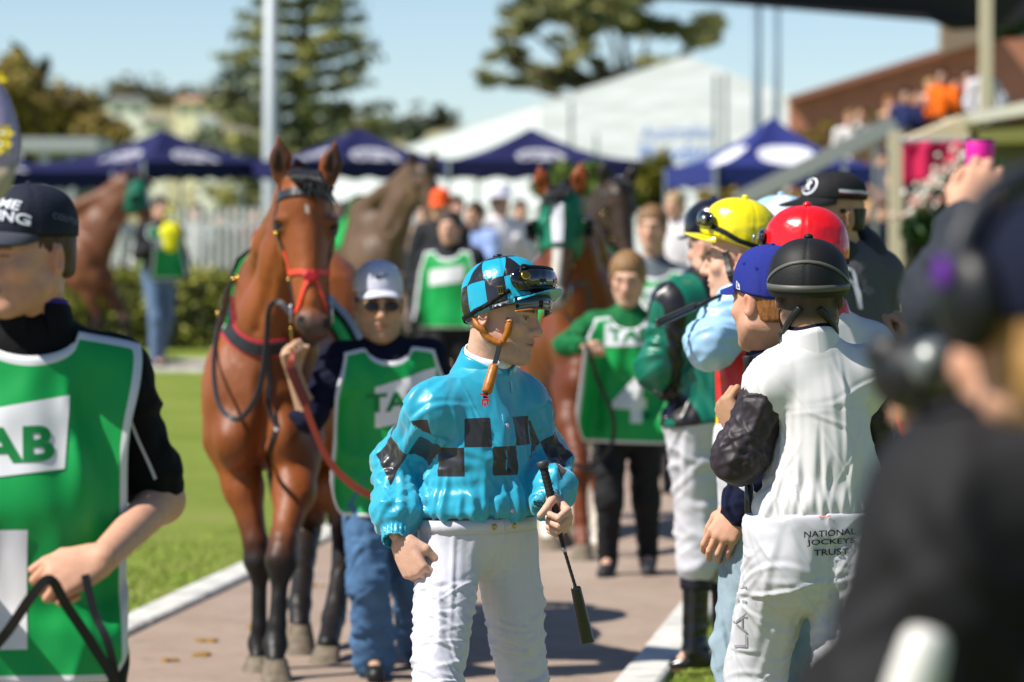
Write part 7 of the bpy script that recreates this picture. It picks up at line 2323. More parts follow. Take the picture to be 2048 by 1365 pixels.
    def wrt(P):
        o = 0.006 * (vnoise(P * 8, 2) - 0.5)
        for sd in 'LR':
            h_, k_, a_ = J['H' + sd], J['K' + sd], J['A' + sd]; mm = ((P - mh) @ rt) * (1 if sd == 'R' else -1) > 0
            f = folds(P, h_, k_, 0.005, 10, 5, -0.9 if sd == 'L' else 0.9, 71, 2.8) + arcs(P, h_, k_, 30, 0.0032, 0.0072, 420 + ord(sd), 0.1, 1.0, 0.9) + arcs(P, h_, k_, 14, 0.0032, 0.009, 430 + ord(sd), 0.0, 0.8, 0.5, True); o = np.where(mm, o + f, o)
        q = P - mh
        gath = np.exp(-(((q @ up) + 0.015) / 0.035) ** 2); o += gath * 0.0014 * np.sin((q @ rt) * 150 + 5 * vnoise(P * 14))
        o -= 0.004 * np.exp(-((q @ rt - 0.006) / 0.008) ** 2) * smooth(0.0, -0.05, q @ up)
        return o
    br = A.garment("breeches", S, 0.0046, WBREECH, wrt, rel=1)
    boots(A, BOOT, h=0.012)
    bb = bvh_of(br); ink = mat("black_ink", '#17171b', 0.7)
    for i, (wd, y, x) in enumerate((("NATIONAL", 1077, 1671), ("JOCKEYS", 1096, 1673), ("TRUST", 1116, 1674))):
        P, T = text_geo(wd, 0.0158 if i != 1 else 0.0175, 0.012, 1.0)
        P[:, 0] *= (0.131, 0.122, 0.088)[i] / np.ptp(P[:, 0])
        P[:, 1] += (0.05 * P[:, 0] if i == 0 else 0.03 * P[:, 0])
        decal("lettering", P, T, bb, A.p(x, y, -0.3), V(1, 0, 0), V(0, 0, 1), ink, br, 0.004, 1.2, 0.008)
    redp = mat("red_embroidery", '#c43a2a', 0.7)
    decal("maker_lettering", *text_geo("persuader", 0.0065, 0.012, 1.1, 0.25), bb, A.p(1661, 1043, -0.3), V(1, 0, 0), V(0, 0, 1), redp, br, 0.004, 1.2, 0.008)
    P, T = [], []
    for k in range(10):
        t0, t1 = math.pi * k / 10 + math.pi, math.pi * (k + 1) / 10 + math.pi
        b0 = len(P); P += [(0.009 * math.cos(t0), 0.006 * math.sin(t0)), (0.009 * math.cos(t1), 0.006 * math.sin(t1)), (0.0072 * math.cos(t1), 0.0045 * math.sin(t1)), (0.0072 * math.cos(t0), 0.0045 * math.sin(t0))]; T += [(b0, b0 + 1, b0 + 2), (b0, b0 + 2, b0 + 3)]
    decal("maker_mark", np.array(P), T, bb, A.p(1661, 1034, -0.3), V(1, 0, 0), V(0, 0, 1), redp, br, 0.004, 1.2, 0.01)
    P, T = text_geo("LAYI", 0.030, -0.012, 1.9); 
    decal("leg_lettering", P, T, bb, A.p(1494, 1258, -0.3), V(-0.02, 0, 1), V(-1, 0, -0.12), mat("grey_ink", '#8c8a92', 0.7), br, 0.004, 1.2, 0.01)
    # skull cap
    blk = mat("black_lycra", '#121213', 0.6, 0.35, bump=[(200, 0.0006)])
    o = A.p(1617, 566, 0.0); fr = frame(172, 2)
    h, bv, Lh = helmet(A, o, fr, blk, (0.1035, 0.118, 0.1135), (104, 112), wr=False, seed=3)
    gr = mat("grey_reflective", '#55544f', 0.5, 0.4)
    mb = MB(); surf_strap(mb, bv, [Lh(math.sin(t) * 0.13, math.cos(t) * 0.14, -0.012 - 0.014 * math.cos(t + math.pi) + 0.004) for t in np.radians(np.linspace(75, 285, 18))], 0.017, 0.0015, 4, lift=0.0008); mb.build("reflective_band", gr, h, True)
    mb = MB(); surf_strap(mb, bv, [Lh(math.sin(t) * 0.12, math.cos(t) * 0.13, -0.004 + 0.062 * max(0, -math.cos(t)) ** 1.3) for t in np.radians(np.linspace(75, 285, 20))], 0.009, 0.0012, 4, lift=0.0008); mb.build("reflective_band", gr, h, True)
    # harness: padded straps round the ears and under the chin
    hb = bvh_of(A.bodyobj); lea = mat("black_leather", '#1b1c1e', 0.45, 0.4)
    for sg, sx in ((-1, 1566), (1, 1672)):
        mb = MB(); surf_strap(mb, hb, [A.p(sx - sg * 22, 622, -0.12), A.p(sx - sg * 8, 632, -0.1), A.p(sx + sg * 2, 650, -0.06), A.p(sx + sg * 3, 672, -0.01), A.p(sx - sg * 2, 690, 0.05)], 0.016, 0.008, 6, lift=0.003); mb.build("chin_harness", lea, h, True)
        mb = MB(); surf_strap(mb, hb, [A.p(sx + sg * 8, 616, 0.02), A.p(sx + sg * 8, 650, 0.03), A.p(sx + sg * 2, 685, 0.05)], 0.012, 0.006, 6, lift=0.003); mb.build("chin_harness", lea, h, True)
    MB().tube([A.p(1560, 668, 0.0), A.p(1563, 690, -0.02), A.p(1567, 706, -0.03)], 0.006, 8).build("strap_clip", lea, h, True)
    # his whip
    a0, a1 = A.p(1496, 712, 0.16), A.p(1499, 1092, 0.14)
    w = thing("riding_whip", "dark riding whip held upright in front of the jockey with near-black sleeves", "whip", a0)
    MB().tube([a0, a0 + (a1 - a0) * 0.01, a0 + (a1 - a0) * 0.04, a0 + (a1 - a0) * 0.3], [0.013, 0.015, 0.011, 0.010], 12).build("grip", mat("whip_grip"), w, True)
    MB().tube([a0 + (a1 - a0) * 0.3, a0 + (a1 - a0) * 0.66], [0.006, 0.005], 8).build("shaft", mat("whip_grip"), w, True)
    MB().tube([a0 + (a1 - a0) * 0.66, a0 + (a1 - a0) * 0.69, a1], [0.006, 0.012, 0.012], 10).build("flap", mat("flap_leather"), w, True)
    return A
WHITEJ = white_jockey()

# ---------------------------------------------------------------- man in the royal blue cap
def blue_cap_man():
    A = Person("man in a royal blue cap, navy polo shirt and pale jeans standing among the jockeys", 10.8, 1550, "people in the parade ring", 1.02)
    A.joints(SL=(1562, 766, -0.06), SR=(1660, 762, 0.20), N=(1562, 702, 0.06), HL=(1520, 1075, 0.0), HR=(1600, 1075, 0.16), EL=(1546, 915, -0.02), WL=(1484, 1012, -0.06), ER=(1680, 930, 0.2), WR=(1620, 1010, 0.35),
             KL=(1484, 1300, 0.02), KR=(1610, 1290, 0.16), AL=(1492, 1600, 0.0), AR=(1630, 1600, 0.12), TL=(1440, 1660, 0.08), TR=(1580, 1660, 0.22))
    A.head(1536, 606, 0.0, -143, 2, 0, 1.06)
    hl = dict(W=A.J['WL'], d=V(-0.55, -0.15, -0.8), n=V(0.2, 0.85, -0.25), side=V(-0.75, 0.2, 0.4), s=1.08, curl=(30, 38, 22), thumb=(0.4, 0.1), spread=3)
    A.body('ruddy', 0.0042, (0.30, 0.15, 0.06), 0.45, [hl], 0.060, bare='', jaw=1.08)
    A.eyes()
    hair_shell(A, "hair", '#8a5a30', 0.0045, lambda S, L, u, f: (S.plane(L(0, 0, 0.04), u, 0.004), S.plane(L(0, 0, -0.05), -u, 0.01)), 0.001, 0.003, 6)
    roy = mat("royal_blue_cotton", '#2a3593', 0.75, 0.25, bump=[(120, 0.0012)], weave=(500, 0.0005))
    c, o, fr, rad = cap(A, roy, tilt=6, length=0.070, drop=0.32, phi=(96, 112), zc=0.048, rad=(0.088, 0.107, 0.1), half=58)
    r_, f_, u_ = fr; bv = bvh_of(c)
    wht = mat("cap_embroidery", '#d9dbe6', 0.7)
    # the small flag emblem on the side
    P = []; T = []
    def quad(a):
        b = len(P); P.extend(a); T.extend([(b, b + 1, b + 2), (b, b + 2, b + 3)])
    quad([(-.008, -.008), (-.0055, -.009), (-.0055, .006), (-.008, .009)]); quad([(-.008, .009), (-.0055, .006), (.006, -.002), (.007, 0.001)]); quad([(-.0055, -.009), (.008, -.011), (.008, -.0085), (-.0055, -.0065)]); quad([(-.001, -.004), (.003, -.005), (.003, .0), (-.001, .002)]); quad([(.005, -.008), (.008, -.0085), (.007, .001), (.0045, .0)])
    q = o + r_ * rad[0] * 0.92 + f_ * 0.040 - u_ * 0.004
    decal("cap_emblem", np.array(P) * 1.25, T, bv, q + r_ * 0.05, unit(-f_ + r_ * 0.3), u_, wht, c, 0.002, 0.3, 0.01)
    for dx, dz in ((0.018, 0.062), (-0.040, 0.050)):
        hit, nn, _, _ = bv.find_nearest(Vector(o + r_ * 0.1 + f_ * dx + u_ * dz)); hit = np.array(hit); nn = np.array(nn)
        e1 = unit(np.cross(nn, u_)); e2 = np.cross(nn, e1)
        MB().tube([hit + nn * 0.001 + 0.004 * (e1 * math.cos(t) + e2 * math.sin(t)) for t in np.linspace(0, 2 * math.pi, 13)], 0.0012, 5, False).build("eyelet", roy, c, True)
    navy = mat("navy_polo", '#171d3a', 0.8, 0.2, bump=[(110, 0.002)], weave=(350, 0.0008))
    sh = top(A, "polo_shirt", navy, 0.018, h=0.0065, seed=71, amp=0.009, cuff=0.006)
    rt, up, fw, ms, mh = A.axes(); n = A.neck(); nd = unit(A.ho - n)
    mb = MB(); g = [[n + nd * hh + (rt * math.sin(a) + fw * math.cos(a)) * rr for rr, hh in ((0.075, 0.0), (0.071, 0.038), (0.078, 0.044), (0.094, 0.0), (0.098, -0.012))] for a in np.radians(np.linspace(0, 360, 41))]
    mb.grid(np.array(g)); mb.build("collar", navy, sh, True)
    bv = bvh_of(sh); wp = mat("piping_white", '#c9c9d0', 0.7)
    mb = MB(); surf_strap(mb, bv, [A.p(1560, 716, -0.12), A.p(1554, 735, -0.14), A.p(1545, 760, -0.16), A.p(1535, 800, -0.16)], 0.018, 0.002, 6); mb.build("shoulder_stripe", wp, sh)
    w_, e_ = A.J['WL'], A.J['EL']; d = unit(w_ - e_); e1 = unit(np.cross(d, V(0, 1, 0.2))); e2 = np.cross(d, e1); cc = w_ - d * 0.045
    mb = MB(); surf_strap(mb, bv, [cc + (e1 * math.cos(t) + e2 * math.sin(t)) * 0.055 + d * 0.012 * math.sin(t) for t in np.linspace(0, 2 * math.pi, 13)], 0.013, 0.002, 4); mb.build("cuff_stripe", wp, sh)
    jn = bottoms(A, "jeans", mat("pale_jeans", '#9fb4c2', 0.85, 0.2, var=0.12, var_scale=16, bump=[(50, 0.002, 3)], weave=(420, 0.0006)), 0.014, seed=73, h=0.007, amp=0.007, cuff=0.02)
    bj = bvh_of(jn); mb = MB(); surf_strap(mb, bj, [A.p(1484, 1095, -0.15), A.p(1474, 1180, -0.15), A.p(1460, 1270, -0.15), A.p(1458, 1350, -0.15)], 0.0022, 0.0008, 8); mb.build("seam", mat("seam_thread", '#3b4656', 0.8), jn)
    shoe(A, mat("tan_shoe", '#6a4a30', 0.6))
    return A
blue_cap_man()

# ---------------------------------------------------------------- jockey in dark green and black
def green_jockey():
    A = Person("jockey in dark green silks with black stripes, white breeches and black boots, back turned", 15.4, 1405, "people in the parade ring", 1.06)
    A.joints(SL=(1352, 608, -0.02), SR=(1458, 592, 0.16), N=(1410, 566, 0.06), HL=(1382, 850, 0), HR=(1440, 850, 0.08), EL=(1314, 740, -0.04), WL=(1382, 788, 0.16), ER=(1490, 720, 0.15), WR=(1450, 790, 0.3),
             KL=(1394, 1060, 0.02), KR=(1446, 1060, 0.12), AL=(1390, 1292, 0), AR=(1450, 1292, 0.2), TL=(1352, 1338, 0.02), TR=(1420, 1325, 0.35))
    A.head(1428, 498, 0.05, -140, 4, 0, 1.1)
    A.body('fair', 0.007, stubble=0)
    rt, up, fw, ms, mh = A.axes(); J = A.J
    def pat(P):
        q = P - ms; s_ = q @ rt
        return np.cos((s_ + 0.045) / 0.165 * 2 * math.pi) - 0.35
    g = mat("green_satin", '#0d6b55', 0.35, 0.6, col2='#171318', crease=((8, 8, 4), 0.010))
    t = top(A, "silk_jersey", g, 0.028, h=0.0085, seed=81, amp=0.012, pat=pat, hem=0.015)
    b = bottoms(A, "breeches", WBREECH, 0.014, h=0.009, amp=0.010, upto=0.30, seed=83, waist=0.055, thick=0.98, cuff=0.02)
    boots(A, BOOT, top_=0.12)
    for sd in 'LR':
        k, a = J['K' + sd], J['A' + sd]; S = Shape(); S.cap(k + (a - k) * 0.2, k + (a - k) * 0.55, 0.066, 0.062, 0.02); S.plane(k + (a - k) * 0.52, a - k, 0.004)
        A.garment("legging", S, 0.01, mat("navy_lycra", '#14131f', 0.5, 0.4))
    helmet(A, A.p(1430, 458, 0.05), frame(-135, 4), mat("purple_black_gloss", '#15131d', 0.2, 0.7, var=0.9, var_scale=14), (0.110, 0.128, 0.118), wr=False, seed=9)
    c = A.neck(); nd = unit(A.ho - c)
    mb = MB(); gg = [[c + nd * hh + (rt * math.sin(a) + fw * math.cos(a)) * rr for rr, hh in ((0.10, -0.02), (0.09, 0.02), (0.082, 0.05), (0.078, 0.05), (0.076, 0.0))] for a in np.radians(np.linspace(0, 360, 31))]
    mb.grid(np.array(gg)); mb.build("collar", mat("green_satin_plain", '#12806a', 0.35, 0.6), t, True)
green_jockey()

# ---------------------------------------------------------------- jockey in yellow cap
def yellow_jockey():
    A = Person("jockey in a bright yellow helmet with pale blue sleeves and a red and yellow body", 12.5, 1500, "people in the parade ring", 1.0)
    A.joints(SL=(1484, 636, -0.10), SR=(1545, 640, 0.16), N=(1498, 598, 0.03), HL=(1500, 900, -0.05), HR=(1545, 900, 0.1), EL=(1424, 688, -0.17), WL=(1468, 602, -0.06), ER=(1560, 760, 0.2), WR=(1500, 820, 0.2),
             KL=(1500, 1130, 0), KR=(1550, 1130, 0.1), AL=(1500, 1380, 0), AR=(1555, 1380, 0.2), TL=(1455, 1430, 0.05), TR=(1510, 1430, 0.25))
    A.head(1479, 520, 0, -98, 4, 0, 1.02)
    hl = dict(W=A.J['WL'], d=V(-0.2, 0.1, 0.9), n=V(0.7, 0.2, 0.1), side=V(0, 0.6, 0.3), s=1.0, curl=(60, 80, 45))
    A.body('fair', 0.0055, hands=[hl])
    A.eyes()
    rt, up, fw, ms, mh = A.axes(); J = A.J
    S = Shape(); A.torso(S, 0.02)
    S.plane(mh + up * 0.03, -up, 0.01)
    def pat(P):
        q = P - ms; v = q @ up
        return np.where(np.abs(v + 0.05) < 0.10, 0.06 - np.abs(q @ rt + 0.02) + (v + 0.05) * 0.2, np.where(v < -0.26, 1.0 - np.abs(q @ rt) * 9, -1))
    A.garment("silk_jersey", S, 0.0075, mat("red_satin", '#c4161c', 0.4, 0.5, col2='#e9c81c', crease=((10, 10, 5), 0.007)), lambda P: folds(P, ms, mh, 0.006, 4, 12, 0.4, 91, 2.5), pat)
    m = mat("pale_blue_satin", '#9cc4e4', 0.35, 0.6, crease=((10, 10, 6), 0.009))
    for sd in 'LR':
        a, b, w = J['S' + sd], J['E' + sd], J['W' + sd]; S = Shape()
        S.cap(a, b, 0.070, 0.068, 0.04); S.cap(b, w, 0.068, 0.042, 0.03)
        A.garment("sleeve", S, 0.0065, m, lambda P: folds(P, a, b, 0.014, 17, 6, 0.9, 92, 2.4) + folds(P, b, w, 0.014, 18, 6, 0.7, 93, 2.4))
    bottoms(A, "breeches", WBREECH, 0.02, h=0.01, seed=95, upto=0.4, waist=0.09); boots(A, BOOT, h=0.012)
    o = A.p(1478, 470, 0.0); fr = frame(-98, -10)
    h, bv, Lh = helmet(A, o, fr, mat("yellow_satin", '#e8d714', 0.22, 0.7, bump=[((40, 40, 40), 0.002, 2)]), (0.106, 0.121, 0.116), (98, 112), seed=5, goggles=True)
    hb = bvh_of(A.bodyobj); mb = MB(); surf_strap(mb, hb, [A.p(1440, 505, -0.1), A.p(1452, 530, -0.1), A.p(1462, 555, -0.09), A.p(1470, 575, -0.06), A.p(1482, 580, -0.05)], 0.018, 0.006, 6, lift=0.004); mb.build("chin_harness", mat("black_leather"), h)
    a0, a1 = A.p(1448, 588, -0.1), A.p(1312, 648, -0.28)
    w = thing("riding_whip", "dark grey whip pointing left across the green and black silks", "whip", a0)
    MB().tube([a0, a0 + (a1 - a0) * 0.45], [0.006, 0.006], 10).build("shaft", mat("whip_grip"), w, True)
    S = Shape(); e = V(0, 0, 1)
    for k_ in (-0.007, 0.007): S.cap(a0 + (a1 - a0) * 0.42 + e * k_, a1 + e * k_, 0.006, 0.0075, 0.003)
    S.plane(a1 - unit(a1 - a0) * 0.002, a1 - a0, 0.002); P, Q = S.mesh(0.0035); part("flap", P, Q, mat("flap_grey", '#3a3a3d', 0.4, 0.5), w)
yellow_jockey()

def blue_jockey():
    A = Person("jockey almost hidden behind the others, only a pale blue satin helmet showing", 13.6, 1562, "people in the parade ring", 1.0)
    A.joints(SL=(1510, 610, 0), SR=(1612, 610, 0.1), N=(1562, 570, 0.03), HL=(1540, 850, 0), HR=(1590, 850, 0.05), EL=(1500, 720, 0), WL=(1510, 820, 0), ER=(1630, 720, 0.1), WR=(1620, 820, 0.1), KL=(1540, 1070, 0), KR=(1592, 1070, 0.1), AL=(1540, 1300, 0), AR=(1592, 1300, 0.1), TL=(1510, 1345, 0), TR=(1560, 1345, 0.15))
    A.head(1562, 500, 0, -110, 4, 0, 1.0); A.body('fair', 0.009)
    m = mat("pale_blue_satin"); top(A, "silk_jersey", m, 0.02, h=0.012, seed=97); bottoms(A, "breeches", WBREECH, 0.02, h=0.013, seed=98, upto=0.4); boots(A, BOOT, h=0.013)
    def pat(TH, PH, PM): return np.cos(TH * 3 + 0.6) - 0.1
    helmet(A, A.p(1562, 456, 0), frame(-110, 0), mat("pale_blue_white", '#9cc4e4', 0.35, 0.6, col2='#d5e0ea'), (0.104, 0.120, 0.112), seed=6, pat=pat)
blue_jockey()

def red_jockey():
    A = Person("jockey in a glossy red helmet and white silks with red sleeves and collar", 11.5, 1640, "people in the parade ring", 1.0)
    A.joints(SL=(1570, 706, -0.06), SR=(1732, 700, 0.08), N=(1652, 640, 0.02), HL=(1610, 1010, 0), HR=(1690, 1010, 0.05), EL=(1560, 850, 0.1), WL=(1590, 940, 0.2), ER=(1808, 872, 0.04), WR=(1812, 712, 0.10), KL=(1612, 1270, 0), KR=(1700, 1270, 0.1), AL=(1612, 1540, 0), AR=(1700, 1540, 0.1), TL=(1580, 1600, 0.1), TR=(1670, 1600, 0.2))
    A.head(1618, 546, 0, -128, 2, 0, 1.02)
    hr = dict(W=A.J['WR'], d=V(0.1, -0.2, 0.95), n=V(-0.6, 0.55, 0.25), side=V(-0.7, -0.5, 0.1), s=1.08, curl=(75, 85, 45))
    A.body('tan', 0.0055, hands=[hr], bare='R')
    A.eyes()
    rt, up, fw, ms, mh = A.axes(); J = A.J
    S = Shape(); A.torso(S, 0.02, 1.04)
    for sd in 'LR': S.cap(A.neck() - up * 0.03, J['S' + sd], 0.06, 0.068, 0.05); S.cap(J['S' + sd], J['S' + sd] + (J['E' + sd] - J['S' + sd]) * 0.2, 0.068, 0.07, 0.04)
    S.plane(mh + up * 0.03, -up, 0.01)
    t = A.garment("silk_jersey", S, 0.007, mat("white_silk"), lambda P: folds(P, ms, mh, 0.006, 3, 10, 0.4, 101, 2.5))
    red = mat("red_satin_plain", '#d0141b', 0.3, 0.6, bump=[((16, 16, 16), 0.005, 2)])
    for sd, up_ in (('L', 1.0), ('R', 0.35)):
        a, b, w = J['S' + sd], J['E' + sd], J['W' + sd]; S = Shape()
        S.cap(a + (b - a) * 0.2, b, 0.067, 0.072, 0.03); S.cap(b, b + (w - b) * up_, 0.070, 0.05, 0.03)
        A.garment("sleeve", S, 0.008, red, lambda P: folds(P, a, b, 0.012, 16, 6, 0.8, 103, 2.5))
    n = A.neck(); nd = unit(A.ho - n + V(0, 0, 0.1))
    mb = MB(); g = [[n + nd * hh + (rt * math.sin(a) + fw * math.cos(a)) * rr for rr, hh in ((0.080, -0.02), (0.074, 0.03), (0.070, 0.06), (0.067, 0.06), (0.066, 0.0))] for a in np.radians(np.linspace(0, 360, 37))]
    mb.grid(np.array(g)); mb.build("collar", red, t, True)
    bottoms(A, "breeches", WBREECH, 0.02, h=0.011, seed=105, upto=0.4, waist=0.09); boots(A, BOOT, h=0.012)
    helmet(A, A.p(1612, 500, 0), frame(-128, -2), mat("red_helmet_satin", '#d3141b', 0.24, 0.65, bump=[((22, 22, 22), 0.004, 2)]), (0.113, 0.128, 0.128), (98, 110), seed=8, goggles=True)
red_jockey()

# ---------------------------------------------------------------- man in the black cap and hoodie
def hoodie_man():
    A = Person("man in a black cap with a white emblem, sunglasses and a charcoal hooded top", 13.3, 1690, "people in the parade ring", 1.06)
    A.joints(SL=(1628, 570, -0.05), SR=(1748, 552, 0.12), N=(1690, 515, 0.04), HL=(1650, 850, 0), HR=(1715, 850, 0.1), EL=(1610, 690, 0), WL=(1600, 780, -0.1), ER=(1752, 690, 0.16), WR=(1740, 800, 0.1), KL=(1650, 1080, 0), KR=(1715, 1080, 0.1), AL=(1650, 1320, 0), AR=(1720, 1320, 0.1), TL=(1610, 1360, 0), TR=(1690, 1360, 0.1))
    A.head(1662, 436, 0, -62, 0, 0, 1.10)
    A.body('tan', 0.0058, (0.03, 0.02, 0.018), 0.4, jaw=1.1)
    hair_shell(A, "hair", '#18120f', 0.007, lambda S, L, u, f: (S.plane(L(0, 0, 0.03), u, 0.004), S.plane(L(0, 0, -0.04), -u, 0.01)), 0.001, 0.003)
    sunglasses(A, '#0f1016', '#b58a4a')
    black = mat("black_cap_cloth", '#0d0d10', 0.7, 0.25)
    grey = mat("charcoal_cap", '#1d1d1f', 0.75, 0.25, bump=[(90, 0.0015)])
    c, o, fr, rad = cap(A, grey, mat("black_peak", '#0c0c0e', 0.7), tilt=-2, length=0.090, drop=0.22, zc=0.066, phi=(93, 104), rad=(0.088, 0.106, 0.074), half=66)
    r_, f_, u_ = fr; bv = bvh_of(c); wht = mat("cap_embroidery", '#d9dbe6', 0.7)
    q = o + f_ * rad[1] * 0.98 + u_ * rad[2] * 0.52 + r_ * 0.012
    uu = unit(r_ - f_ * 0.1); vv = unit(u_ * 0.85 - f_ * 0.5)
    decal("cap_letter", *text_geo("R", 0.034, 0.03, 1.0, 0.2), bv, q, uu, vv, wht, c, 0.0035, 0.3, 0.008)
    P = []; T = []
    for k in range(26):
        t0, t1 = math.radians(140 - 320 * k / 26), math.radians(140 - 320 * (k + 1) / 26); b0 = len(P)
        w0 = 0.004 + 0.003 * math.sin(math.pi * k / 26)
        P += [((0.036 + w0) * math.cos(t0) * 0.85, (0.026 + w0) * math.sin(t0)), ((0.036 + w0) * math.cos(t1) * 0.85, (0.026 + w0) * math.sin(t1)), (0.036 * math.cos(t1) * 0.85, 0.026 * math.sin(t1)), (0.036 * math.cos(t0) * 0.85, 0.026 * math.sin(t0))]; T += [(b0, b0 + 1, b0 + 2), (b0, b0 + 2, b0 + 3)]
    decal("cap_swirl", np.array(P), T, bv, q, uu, vv, wht, c, 0.003, 0.3, 0.008)
    mb = MB(); surf_strap(mb, bv, [o + (r_ * math.sin(t) * 0.12 + f_ * math.cos(t) * 0.12) + u_ * (0.022 - 0.012 * (t - 1.2)) for t in np.linspace(1.2, 2.6, 8)], 0.010, 0.002, 4); mb.build("cap_piping", mat("piping_white"), c)
    mb = MB(); surf_strap(mb, bv, [o + (r_ * math.sin(t) * 0.12 + f_ * math.cos(t) * 0.12) + u_ * (0.012 - 0.012 * (t - 1.2)) for t in np.linspace(1.2, 2.6, 8)], 0.008, 0.002, 4); mb.build("cap_piping", mat("maroon_piping", '#6a1626', 0.7), c)
    hd = mat("charcoal_fleece", '#57575a', 0.9, 0.15, bump=[(90, 0.002)], crease=((8, 8, 5), 0.008))
    t = top(A, "hoodie", hd, 0.028, h=0.009, seed=111, amp=0.010, collar=False)
    rt, up, fw, ms, mh = A.axes(); n = A.neck()
    S = Shape(); S.cap(n + rt * -0.05 + up * 0.02 + fw * 0.03, n + rt * 0.06 + up * 0.03 + V(0, 0.08, 0), 0.06, 0.07, 0.04); S.ell(n + V(0.05, 0.06, 0.02), V(0.10, 0.09, 0.065), None, 0.04); S.cap(n, n + up * 0.12, 0.062, 0.07, 0.01, mode='sub')
    A.garment("hood", S, 0.009, mat("dark_fleece", '#333336', 0.9), lambda P: folds(P, n, n + rt, 0.010, 9, 9, 0.5, 113, 2))
    bv = bvh_of(t)
    for dx in (0, 10):
        mb = MB(); surf_strap(mb, bv, [A.p(1708 + dx * 1.3, 508, -0.15), A.p(1722 + dx, 530, -0.15), A.p(1726 + dx, 560, -0.15), A.p(1722 + dx, 620, -0.15)], 0.012, 0.002, 6); mb.build("stripe", mat("piping_white"), t)
    bottoms(A, "trousers", mat("black_trousers"), 0.014, h=0.013, seed=115); shoe(A, mat("dark_shoe"), h=0.013)
hoodie_man()

